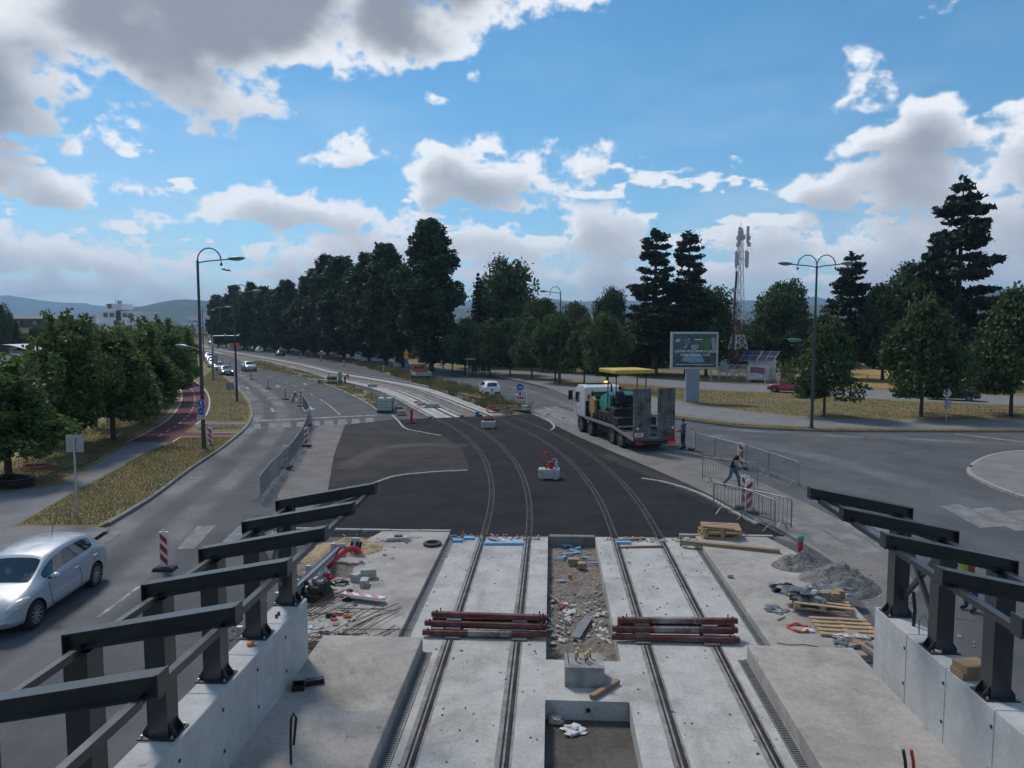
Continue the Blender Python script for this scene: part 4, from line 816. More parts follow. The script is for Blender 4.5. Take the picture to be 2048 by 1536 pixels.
p1 = G(1688, 1258, .14); pallet((p1.x, p1.y, .06), -.08, 'wooden pallet lying flat, lower of the two by the right wall', (.0, .0), None, 1.25, .95)
p2 = G(1640, 1218, .14); pallet((p2.x, p2.y, .24), -.22, 'wooden pallet carrying timber blocks and black sheet', (-.03, .02), None, 1.25, .95)
for k, (dx, dy) in enumerate(((.1, .05), (.34, .02), (.5, .18))):
    o = MB().box((0, 0, .08), (.2, .22, .16)).build('timber_block', wood, None, .006); o.location = (p2.x + dx, p2.y + dy, .39); o.rotation_euler = (0, 0, .05); tag(o, 'sawn timber block on the pallet, %s' % ('nearest the black sheet', 'middle one of three', 'nearest the right wall')[k], 'timber')
crumple((p2.x - .25, p2.y + .15, .36), (.5, .36, .22), 'plastic_sheet', greyp, 'shiny dark plastic sheet draped over the pallet', 'plastic sheet', 31, amp=.8, n=22)
crumple((p2.x + .5, p2.y + .55, .3), (.55, .2, .16), 'plastic_sheet', greyp, 'dark plastic sheet trailing behind the pallet at the gravel heap', 'plastic sheet', 33, amp=.8, n=18)
crumple(G(1570, 1182, .14), (.3, .22, .18), 'plastic_sheet', blackp, 'black plastic bundle at the corner of the pallet', 'plastic sheet', 34, amp=.7)
crumple(G(1552, 1220, .14), (.2, .22, .05), 'plastic_sheet', greyp, 'flat torn plastic scrap on the slab in front of the pallet', 'plastic sheet', 35, amp=.9)
o = MB().tube([Vector((.22 * cos(a) * (1 + .2 * sin(3 * a)), .2 * sin(a), .03 + .02 * sin(5 * a))) for a in np.linspace(0, 2 * pi, 20)], .03, 7).build('hose', M('orange_hose', (.5, .12, .06), .5)); o.location = G(1598, 1258, .14); tag(o, 'coil of flat orange hose on the right slab', 'hose')
crumple(G(1618, 1262, .14), (.12, .1, .05), 'hose_end', whitep, 'white rag beside the orange hose coil', 'rag', 36)
for k in range(7): c = G(1700 + rr.uniform(-35, 40), 1290 + rr.uniform(-14, 16), .16); crumple(c, (rr.uniform(.1, .3), rr.uniform(.08, .2), .08), 'scrap', (cardm, whitep, greyp, M('brown_paper', (.32, .2, .13), .8))[k % 4], ('crushed cardboard scrap', 'white plastic scrap', 'grey plastic scrap', 'brown paper scrap')[k % 4] + ' littered at the foot of the right wall' + (' farther back' if k > 3 else ''), 'litter', 60 + k, 'litter at the right wall', amp=.7)
for k in range(2):
    o = plank('plank', G(1725 + 8 * k, 1292 - 6 * k, .2), G(1752, 1310 - 14 * k, .25), .1, .1, greywood, 'grey timber leaning on the right wall, %s' % ('lower', 'upper')[k])
o = MB().tube([(-.35, .1, .015), (-.1, .0, .02), (.2, .06, .015), (.6, -.1, .015), (1.0, -.12, .015)], .008, 5).build('cable', blackp); o.location = G(1590, 1292, .14); tag(o, 'thin black cable lying on the right slab', 'cable')
plank('steel_bar', G(1555, 1240, .16), G(1570, 1233, .16), .03, .02, greywood, 'short stick lying on the right slab', 'stick')
t = thing('hydrant', 'red hydrant pipe with green cap at the kerb by the gravel heap', 'hydrant', G(1600, 1110, 0)); MB().cyl((0, 0, .22), .075, .44, 14).build('pipe', redp, t); MB().lathe([(0, .6), (.07, .6), (.10, .55), (.10, .46), (.085, .43)], 16).build('cap', M('green_paint', (.06, .25, .2), .5), t)
o = MB().box((0, 0, .05), (.14, .12, .1)).build('concrete_cube', conc, None, .01); o.location = G(1460, 1155, .14); tag(o, 'small grey cube on the middle of the right approach slab', 'cube')
crumple(G(1375, 1083, .0), (.14, .1, .12), 'cement_bag', whitep, 'small white bag beside the upright stake', 'bag', 40)
plank('steel_bar', G(1458, 1052, .45), G(1505, 1076, .06), .05, .03, steelm, 'light metal bar leaning from the pallets to the ground', 'bar')
# ---------------------------------------------------------------- vegetation
LEAF_D = leafmat('linden_leaves', (.045, .085, .024), (.14, .205, .058), .35)
LEAF_P = leafmat('poplar_leaves', (.025, .047, .025), (.078, .118, .054), .25)
LEAF_G = leafmat('maple_leaves', (.032, .060, .024), (.095, .145, .052), .3)
NEEDLE = leafmat('pine_needles', (.014, .027, .018), (.042, .062, .036), .12)
GRASSB = leafmat('grass_blades', (.095, .10, .038), (.21, .185, .08), .2, (.27, .18, .085))
WILD = leafmat('wild_grass_blades', (.10, .10, .035), (.28, .22, .09), .2)
bark = M('bark', (.07, .058, .048), .95, .25, 6, .01, 20, stretch=(3, 3, .6))
def cards(name, P, size, mat, rng, aspect=1.5, up=None, parent=None):
    """many small leaf faces: P (n,3) centres, size (n,)"""
    n = len(P); a = rng.normal(size=(n, 3)); a /= np.linalg.norm(a, axis=1)[:, None]
    if up is not None: a = a * (1 - up) + np.array([0, 0, 1.0]) * up; a /= np.linalg.norm(a, axis=1)[:, None]
    b = rng.normal(size=(n, 3)); b -= a * (a * b).sum(1)[:, None]; b /= np.linalg.norm(b, axis=1)[:, None]
    s = size[:, None]; V = np.empty((n, 4, 3), np.float32)
    V[:, 0] = P - a * s * aspect / 2; V[:, 1] = P + b * s / 2; V[:, 2] = P + a * s * aspect / 2; V[:, 3] = P - b * s / 2
    me = bpy.data.meshes.new(name); me.vertices.add(4 * n); me.vertices.foreach_set('co', V.ravel()); me.loops.add(4 * n); me.loops.foreach_set('vertex_index', np.arange(4 * n, dtype=np.int32))
    me.polygons.add(n); me.polygons.foreach_set('loop_start', np.arange(0, 4 * n, 4, dtype=np.int32)); me.polygons.foreach_set('loop_total', np.full(n, 4, np.int32)); me.update(calc_edges=True); me.materials.append(mat)
    return me
def blob_points(blobs, n, rng, shell=.55):
    vol = np.array([b[3] * b[4] * b[5] for b in blobs]) ** .67; k = rng.choice(len(blobs), n, p=vol / vol.sum()); B = np.array(blobs)[k]
    d = rng.normal(size=(n, 3)); d /= np.linalg.norm(d, axis=1)[:, None]; r = (shell + (1 - shell) * rng.random(n) ** .6) * np.where(rng.random(n) < .12, rng.uniform(1.0, 1.4, n), rng.uniform(.8, 1.1, n))
    return B[:, :3] + d * r[:, None] * B[:, 3:6]
TREES = {}
def limbs(pts_list, name='trunk'):
    m = MB()
    for pts, rad in pts_list: m.tube(pts, rad, 7)
    return m.mesh(name, smooth=True)
def proto_round(key, H, crown0, rx, leaf, n, nb, mat, seed, shape='round', trunk_r=.13):
    """broad-leaved tree, H high, crown from crown0, half width rx"""
    rng = np.random.default_rng(seed); hz = (H - crown0) / 2; cz = crown0 + hz; blobs = []
    for i in range(nb):
        u = rng.uniform(-1, 1); ph = rng.uniform(0, 2 * pi); w = sqrt(1 - u * u)
        if shape == 'round': prof = w * (1.0 if u < 0 else 1.0)
        elif shape == 'cone': prof = max(.12, (1 - (u + 1) / 2) ** .75 * (1 if u > -.75 else .75))
        else: prof = max(.25, (1 - abs(u) ** 2.6)) * (.92 if u < -.6 else 1)
        q = rng.uniform(.35, .9); br = rx * rng.uniform(.17, .38) * (1 if shape != 'column' else .85)
        if shape == 'cone': br *= .55 + .5 * prof
        blobs.append((cos(ph) * prof * rx * q, sin(ph) * prof * rx * q, cz + u * hz * .9, br, br, br * rng.uniform(.8, 1.25)))
    blobs.append((0, 0, cz, rx * .55, rx * .55, hz * .75))
    P = blob_points(blobs, n, rng)
    if key.startswith('linden'):      # upright young shoots at the top
        sh = []
        for i in range(14):
            x, y = rng.uniform(-.5, .5, 2) * rx; z0 = H - hz * .35; L = rng.uniform(.5, 1.0) * hz * .75; t = rng.random(70); sh.append(np.stack([x + .12 * rng.normal(size=70), y + .12 * rng.normal(size=70), z0 + t * L], 1))
        P = np.concatenate([P] + sh)
    zr = np.percentile(P[:, 2], 99.3); P[:, 2] = crown0 * .8 + (P[:, 2] - crown0 * .8) * (H - crown0 * .8) / (zr - crown0 * .8); rd = np.percentile(np.hypot(P[:, 0], P[:, 1]), 97.5); P[:, :2] *= rx / rd
    ns = np.array([mnoise.noise((p[0] * .9 + seed, p[1] * .9, p[2] * .9)) for p in P[:, :3]]) if n <= 40000 else np.zeros(len(P))
    P = P[ns > -.30]; P[:, 2] = np.maximum(P[:, 2], crown0 * .85 + .1)
    me = cards('crown', P, leaf * rng.uniform(.7, 1.35, len(P)), mat, rng)
    L = [([(0, 0, -.1), (.03, 0, crown0 * .6), (0, .04, crown0 + hz * .7), (0, 0, H * .9)], [trunk_r * 1.25, trunk_r, trunk_r * .65, trunk_r * .15])]
    for i in range(7):
        a = i * 2.4; z = crown0 * .9 + hz * .16 * i; e = Vector((cos(a) * rx * .75, sin(a) * rx * .75, z + hz * .5)); L.append(([(0, 0, z), (e.x * .5, e.y * .5, z + hz * .3), e], [trunk_r * .45, trunk_r * .3, trunk_r * .08]))
    TREES[key] = (me, limbs(L), H, rx)
def proto_pine(key, H, z0, rx, n, seed, gap=.55):
    """black pine: whorls of limbs carrying flat needle pads"""
    rng = np.random.default_rng(seed); L = [([(0, 0, -.1), (.05, 0, H * .4), (0, 0, H * .75), (.03, 0, H * .98)], [.34, .25, .13, .03])]; pads = []; z = z0
    while z < H * .97:
        f = (z - z0) / (H - z0); R = rx * (1 - f) ** .6 * rng.uniform(.6, 1.15) * (.72 + .28 * min(1, f * 5))
        for k in range(rng.integers(4, 7)):
            a = rng.uniform(0, 2 * pi); r = max(.35, R * rng.uniform(.45, 1.12)); up = r * rng.uniform(.0, .42); z = z + rng.uniform(-.25, .25) * H * .02; e = Vector((cos(a) * r, sin(a) * r, z + up)); L.append(([(0, 0, z), (e.x * .55, e.y * .55, z + up * .25), e], [.085 * (1 - f) + .02, .05 * (1 - f) + .015, .012]))
            m_ = max(2, int(r / .6))
            for j in range(m_):
                t = .38 + .62 * (j + .5) / m_; w = .26 + .16 * r * (1.15 - t) + .12
                for s in ((0,) if r < 1 else (-1, 1)):
                    lat = s * w * .7; pads.append((e.x * t - sin(a) * lat, e.y * t + cos(a) * lat, z + up * t * t + .12, w * rng.uniform(.8, 1.2), w * rng.uniform(.8, 1.2), w * rng.uniform(.4, .75)))
        z += H * .035 * rng.uniform(.7, 1.3) * (1 + gap * (1 - f))
    pads.append((0, 0, H * .97, .4, .4, .7)); P = blob_points(pads, n, rng, .3)
    TREES[key] = (cards('crown', P, .30 * rng.uniform(.6, 1.3, len(P)) * H / 20, NEEDLE, rng, 2.0, up=.25), limbs(L), H, rx)
def proto_spruce(key, H, rx, n, seed):
    rng = np.random.default_rng(seed); pads = []; L = [([(0, 0, -.1), (0, 0, H * .98)], [.22, .02])]; z = H * .08
    while z < H * .98:
        f = z / H; R = rx * (1 - f) ** .85
        for k in range(7):
            a = rng.uniform(0, 2 * pi); r = R * rng.uniform(.75, 1.1)
            for t in (.45, .75, .97): pads.append((cos(a) * r * t, sin(a) * r * t, z - r * t * .28, .16 + r * .18, .16 + r * .18, .12 + r * .06))
        z += H * .04
    P = blob_points(pads, n, rng, .3); TREES[key] = (cards('crown', P, .22 * rng.uniform(.6, 1.3, len(P)) * H / 14, NEEDLE, rng, 2.0), limbs(L), H, rx)
for i in range(3): proto_round('linden%d' % i, 7.0, 1.5, 2.6, .15, 24000, 70, LEAF_D, 10 + i, ('cone', 'round', 'cone')[i])
for i in range(3): proto_round('poplar%d' % i, 22.0, .8, 3.6, .38, 24000, 170, LEAF_P, 20 + i, 'column', .3)
for i in range(2): proto_round('maple%d' % i, 6.0, 1.3, 2.9, .15, 18000, 60, LEAF_G, 30 + i, 'cone' if i else 'round', .1)
for i in range(3): proto_round('broad%d' % i, 12.0, 1.6, 5.0, .28, 19000, 80, LEAF_G, 40 + i, 'round', .25)
proto_pine('pine0', 20, 3.0, 5.2, 17000, 50); proto_pine('pine1', 17, 3.0, 3.9, 14000, 51, .35); proto_spruce('spruce', 14, 2.4, 9000, 52)
def tree(kind, base, top_y, half_px, label, name, rz=None, group=None, v=None):
    """base pixel on the ground, top pixel row and crown half width in pixels"""
    me, tr, H, rx = TREES[kind]; b = G(base[0], base[1], .1) if v is None else AT(base[0], base[1], v)
    if v is not None: b.z = .1
    dist = b.y; h = AT(base[0], top_y, dist).z - b.z; w = half_px * dist / FPX
    t = thing(name, label, 'tree', b, random.uniform(0, 6.28) if rz is None else rz, group, (w / rx, w / rx, h / H))
    link('crown', me, None, t); link('trunk', tr, bark, t); return t
row = [((18, 962), 720, 128), ((146, 908), 640, 88), ((228, 882), 658, 106), ((284, 850), 665, 86), ((317, 828), 645, 72), ((339, 806), 660, 55), ((352, 786), 660, 46), ((362, 768), 662, 36), ((366, 752), 665, 30), ((-110, 985), 740, 110)]
for i, (b, ty, w) in enumerate(row):
    tree('linden%d' % (i % 3), b, ty, w, ('leafy green street tree nearest the black cable coil', 'tall green street tree behind the blank sign board', 'green street tree at the near end of the red cycle path', 'second green street tree along the red cycle path', 'third green street tree along the red cycle path', 'fourth green street tree along the red cycle path', 'fifth green street tree along the red cycle path', 'small green street tree where the cycle path disappears', 'farthest green street tree behind the tall lamp post', 'dark tree at the left edge of the picture')[i], 'linden_tree', None, 'street trees along the cycle path')
tree('maple0', (75, 700), 655, 26, 'dark conifer shaped tree in front of the yellow building', 'garden_tree', v=140); tree('spruce', (35, 700), 640, 22, 'dark spruce before the yellow building', 'spruce_tree', v=120); tree('broad0', (5, 690), 612, 24, 'round dark tree at the left edge beside the yellow building', 'garden_tree', v=150); tree('broad1', (262, 730), 655, 40, 'dark garden tree below the white block of flats', 'garden_tree', v=140); tree('broad2', (182, 720), 648, 24, 'garden tree left of the white block of flats', 'garden_tree', v=150)
pop = [((437, 693), 592, 17), ((452, 694), 600, 14), ((470, 697), 578, 19), ((488, 699), 584, 17), ((507, 700), 568, 22), ((530, 702), 570, 20), ((552, 703), 586, 20), ((577, 706), 560, 30), ((606, 709), 596, 24), ((632, 712), 535, 28), ((655, 714), 520, 34), ((688, 718), 516, 38), ((715, 722), 540, 30), ((738, 726), 505, 34), ((772, 730), 497, 36), ((806, 734), 530, 28), ((862, 742), 445, 60)]
plab = ['leftmost dark poplar at the far end of the row', 'second dark poplar from the far end', 'third dark poplar from the far end', 'fourth dark poplar from the far end', 'fifth dark poplar from the far end, behind the second lamp', 'sixth dark poplar from the far end', 'seventh, lower dark poplar from the far end', 'eighth poplar from the far end, with a pointed top', 'low poplar left of the tall group', 'poplar at the left edge of the tall group', 'broad poplar in the tall group, second from its left', 'broad poplar in the middle of the tall group', 'shorter poplar behind the distant lamp', 'tall poplar, two left of the tallest', 'tall poplar just left of the tallest', 'shorter poplar touching the tallest one', 'tallest dark poplar in the middle of the picture']
for i, (b, ty, w) in enumerate(pop): tree('poplar%d' % (i % 3), b, ty + (0, 6, -5, 3)[i % 4] * (i < 16), w * (1.12 if i == 16 else (1.35, 1.2, 1.4)[i % 3]), plab[i], 'poplar_tree', None, 'poplars along the far carriageway')
mp = [((905, 742), 660, 40), ((930, 748), 652, 42), ((980, 752), 645, 44), ((1020, 749), 640, 42), ((1064, 757), 640, 48), ((1110, 765), 632, 50), ((1168, 772), 640, 46), ((1213, 780), 632, 52), ((1085, 742), 600, 45), ((1150, 745), 610, 45)]
mlab = ['small roadside tree right of the tallest poplar', 'small tree behind the bus shelter', 'small tree just right of the bus shelter', 'second small tree right of the bus shelter', 'third small tree right of the bus shelter', 'small tree beside the blue bus stop sign', 'small tree left of the tow truck cab', 'small tree directly behind the yellow paver roof', 'taller bushy tree behind the blue bus stop sign', 'bushy tree behind the tow truck cab']
for i, (b, ty, w) in enumerate(mp): tree('maple%d' % (i % 2 == 0 and i < 8), b, ty, w, mlab[i], 'roadside_tree', None, 'small trees along the right pavement')
tree('spruce', (957, 735), 541, 26, 'slim pointed spruce right of the tallest poplar', 'spruce_tree'); tree('broad0', (1012, 733), 527, 66, 'large round tree right of the slim spruce', 'broadleaf_tree'); tree('broad1', (940, 736), 640, 45, 'bushy tree at the foot of the tallest poplar', 'broadleaf_tree')
tree('broad2', (1222, 742), 583, 36, 'thin topped pale tree left of the pine pair', 'broadleaf_tree'); tree('broad1', (1290, 748), 640, 80, 'dark bushy tree under the left pine of the pair', 'broadleaf_tree'); tree('broad0', (1412, 752), 580, 62, 'broad dark tree behind the billboard', 'broadleaf_tree')
tree('pine1', (1308, 752), 459, 84, 'tall black pine, left one of the pair behind the tow truck', 'pine_tree'); tree('pine1', (1374, 753), 464, 78, 'tall black pine, right one of the pair behind the tow truck', 'pine_tree')
tree('broad2', (1566, 742), 568, 56, 'round tree between the radio mast and the double lamp', 'broadleaf_tree'); tree('broad1', (1510, 740), 640, 50, 'bushy tree behind the solar panels', 'broadleaf_tree'); tree('broad0', (1600, 745), 645, 55, 'low bushy tree behind the red car', 'broadleaf_tree')
tree('pine0', (1695, 758), 503, 78, 'black pine right of the double armed lamp', 'pine_tree'); tree('broad1', (1765, 760), 575, 60, 'dark round tree right of the black pine', 'broadleaf_tree'); tree('broad2', (1838, 762), 528, 72, 'dark round tree left of the tallest pine', 'broadleaf_tree')
tree('pine0', (1908, 772), 352, 118, 'tallest black pine at the right edge of the picture', 'pine_tree'); tree('broad0', (1950, 768), 640, 95, 'dark bushy tree at the foot of the tallest pine', 'broadleaf_tree'); tree('broad1', (2030, 772), 590, 80, 'dark tree at the far right edge', 'broadleaf_tree')
tree('maple1', (1648, 834), 634, 74, 'small tree on the lawn just right of the double lamp', 'lawn_tree', None, 'trees on the lawn island'); tree('maple1', (1842, 834), 606, 92, 'spreading tree on the lawn in the middle of the right side', 'lawn_tree', None, 'trees on the lawn island'); tree('maple1', (2022, 833), 585, 96, 'tree on the lawn at the right edge of the picture', 'lawn_tree', None, 'trees on the lawn island')
def wood_mass(name, x0, x1, v, h0, h1, n, mat, label, seed, depth=14):
    rng = np.random.default_rng(seed); X = rng.uniform(x0, x1, n); Y = v + rng.uniform(0, depth, n); top = h0 + (h1 - h0) * (.5 + .5 * np.sin(X * .35 + np.sin(X * .9) * 1.3)); P = np.stack([X, Y, top * rng.random(n) ** .55], 1)
    o = link(name, cards(name, P, .5 * rng.uniform(.6, 1.3, n), mat, rng), None); o['kind'] = 'stuff'; o['label'] = label; return o
wood_mass('undergrowth', -14, 24, 118, 2.5, 5.5, 14000, LEAF_G, 'dark undergrowth behind the roadside trees', 1); wood_mass('undergrowth', 20, 90, 118, 3.5, 7, 16000, LEAF_G, 'dark undergrowth behind the mast and the lawn', 2); wood_mass('undergrowth', -36, -14, 150, 2, 4, 5000, LEAF_P, 'dark undergrowth below the poplars', 3)
wood_mass('far_treeline', -330, -120, 345, 3, 6, 9000, LEAF_P, 'dark line of trees closing the far end of the road', 4, 30); wood_mass('far_treeline', -700, -160, 420, 6, 11, 12000, LEAF_P, 'distant tree line behind the buildings', 5, 40); wood_mass('far_treeline', -100, 420, 300, 8, 14, 16000, LEAF_P, 'distant tree line behind the lawn', 6, 40)
# grass blades
def blades(name, pts, h, mat, label, seed, per=1, lean=.35, w=.02):
    rng = np.random.default_rng(seed); n = len(pts); P = np.array(pts); H_ = rng.uniform(h[0], h[1], n); a = rng.uniform(0, 2 * pi, n); V = np.empty((n, 3, 3), np.float32); c, s = np.cos(a) * w, np.sin(a) * w
    V[:, 0] = P + np.stack([c, s, np.zeros(n)], 1); V[:, 1] = P - np.stack([c, s, np.zeros(n)], 1); V[:, 2] = P + np.stack([rng.normal(0, lean, n) * H_, rng.normal(0, lean, n) * H_, H_], 1)
    me = bpy.data.meshes.new(name); me.from_pydata([], [], []); me.vertices.add(3 * n); me.vertices.foreach_set('co', V.ravel()); me.loops.add(3 * n); me.loops.foreach_set('vertex_index', np.arange(3 * n, dtype=np.int32)); me.polygons.add(n); me.polygons.foreach_set('loop_start', np.arange(0, 3 * n, 3, dtype=np.int32)); me.polygons.foreach_set('loop_total', np.full(n, 3, np.int32)); me.update(calc_edges=True); me.materials.append(mat)
    o = link(name, me); o['kind'] = 'stuff'; o['label'] = label; return o
def in_poly(poly, n, rng, z):
    P = np.array([(p[0], p[1]) for p in poly]); lo, hi = P.min(0), P.max(0); out = np.empty((0, 2))
    while len(out) < n:
        Q = lo + (hi - lo) * rng.random((n * 2, 2)); ins = np.zeros(len(Q), bool); j = len(P) - 1
        for i in range(len(P)):
            c = ((P[i, 1] > Q[:, 1]) != (P[j, 1] > Q[:, 1])) & (Q[:, 0] < (P[j, 0] - P[i, 0]) * (Q[:, 1] - P[i, 1]) / (P[j, 1] - P[i, 1] + 1e-12) + P[i, 0]); ins ^= c; j = i
        out = np.concatenate([out, Q[ins]])
    out = out[:n]; return np.concatenate([out, np.full((n, 1), z)], 1)
rng0 = np.random.default_rng(77)
va = GP([(40, 1049), (195, 1051), (300, 995), (380, 936), (440, 896), (468, 872), (462, 874), (362, 876), (345, 886), (300, 902), (240, 936), (130, 996)], .115)
vb = GP([(395, 860), (480, 858), (492, 849), (408, 849)], .115); vc = GP([(410, 842), (492, 843), (500, 828), (496, 808), (485, 792), (466, 770), (445, 752), (430, 736), (400, 760), (418, 785), (421, 812)], .115); vd = GP([(5, 975), (110, 965), (186, 926), (256, 880), (330, 832), (350, 805), (350, 780), (300, 790), (200, 850), (60, 905), (0, 940)], .115)
blades('grass', in_poly(va, 26000, rng0, .11), (.03, .09), GRASSB, 'short dry grass on the verge nearest the crossing', 1, w=.012); blades('grass', np.concatenate([in_poly(vc, 22000, rng0, .11), in_poly(vb, 1500, rng0, .11)]), (.03, .10), GRASSB, 'short dry grass on the verge beside the lamp posts', 2, w=.014); blades('grass', in_poly(vd, 16000, rng0, .11), (.04, .2), GRASSB, 'taller dry grass under the street trees', 3, w=.015)
lr = GP([(1180, 773), (1330, 798), (1430, 813), (1500, 823), (1620, 833), (1750, 838), (2048, 836), (2048, 813), (1800, 802), (1600, 790), (1400, 780), (1250, 768)], .115); ls = GP([(1350, 832), (1420, 842), (1500, 850), (1640, 857), (1850, 860), (2048, 860), (2048, 863), (1850, 863), (1640, 862), (1500, 856), (1420, 847), (1350, 837)], .115)
blades('grass', in_poly(lr, 30000, rng0, .11), (.03, .10), GRASSB, 'short dry grass on the lawn below the billboard', 4, w=.02); blades('grass', in_poly(ls, 5000, rng0, .11), (.03, .10), GRASSB, 'dry grass strip along the junction kerb', 5, w=.015)
def clumpy(poly, n, rng, z, sc=.5, th=.0):
    P = in_poly(poly, n * 2, rng, z); k = np.array([mnoise.noise((p[0] * sc, p[1] * sc, 3.0)) for p in P]); return P[k > th][:n]
blades('wild_grass', clumpy(GP(med_in + med_out, .04), 26000, rng0, .03, .35, -.05), (.15, .75), WILD, 'tall dry wild grass along the median', 6, w=.03, lean=.25); blades('wild_grass', clumpy(GP([(758, 824), (716, 798), (660, 773), (610, 757), (560, 747), (510, 737), (485, 725), (520, 722), (590, 739), (640, 753), (700, 771), (770, 797), (820, 818)], .04), 12000, rng0, .03, .6, -.1), (.06, .4), WILD, 'dry grass strip between road and tram slab', 7, w=.02, lean=.3)
wl = leafmat('median_weeds', (.05, .07, .03), (.12, .14, .06), .2)
blades('weeds', clumpy(GP(med_in + med_out, .04), 9000, rng0, .03, .25, .12), (.3, .9), wl, 'green weeds standing in the median grass', 8, w=.04, lean=.3)
# ---------------------------------------------------------------- vehicles
rubber = M('tyre_rubber', (.02, .02, .021), .85, .15, 8)
alloy = M('alloy_rim', (.45, .46, .47), .35, .08, 6, metal=.8)
trimm = M('black_trim', (.018, .018, .02), .6, .1, 6)
carglass = glass('car_glass', (.015, .02, .022)); lampglass = glass('headlamp_glass', (.55, .57, .58), .12); tailglass = glass('tail_lamp_red', (.28, .008, .012), .15)
platewhite = M('number_plate', (.6, .6, .58), .6, .05, 6)
def paintmat(name, col, rough=.28, metal=0.0, flake=0):
    if name in MATS: return MATS[name]
    m = M(name, col, rough, .0, 2, metal=metal, spec=.5); m.node_tree.nodes['Principled BSDF'].inputs['Coat Weight'].default_value = .6; m.node_tree.nodes['Principled BSDF'].inputs['Coat Roughness'].default_value = .06; return m
def wheel(name, parent, c, r, w, spokes=10, rim=None, side=1):
    t = MB().lathe([(r * .66, -w / 2), (r * .93, -w / 2), (r, -w / 2 + .03), (r, w / 2 - .03), (r * .93, w / 2), (r * .66, w / 2), (r * .64, 0), (r * .66, -w / 2)], 28, (0, 0, 0), 'Y').build('wheel', rubber, parent, smooth=True); t.location = c
    rm = MB().lathe([(r * .67, side * w * .46), (r * .60, side * w * .44), (r * .58, side * w * .1), (r * .02, side * w * .08)], 28, (0, 0, 0), 'Y').build('rim_barrel', trimm, t)
    m = MB()
    for k in range(spokes):
        a = 2 * pi * k / spokes; m.bar((cos(a) * r * .10, side * w * .36, sin(a) * r * .10), (cos(a) * r * .62, side * w * .42, sin(a) * r * .62), .028 * r / .3, .03, up=(0, 1, 0))
    m.lathe([(r * .68, side * w * .40), (r * .68, side * w * .47), (r * .61, side * w * .47), (r * .61, side * w * .40)], 28, (0, 0, 0), 'Y'); m.cyl((0, side * w * .40, 0), r * .15, .03, 14, 'Y'); m.build('rim', rim or alloy, t); return t
CARS = {}
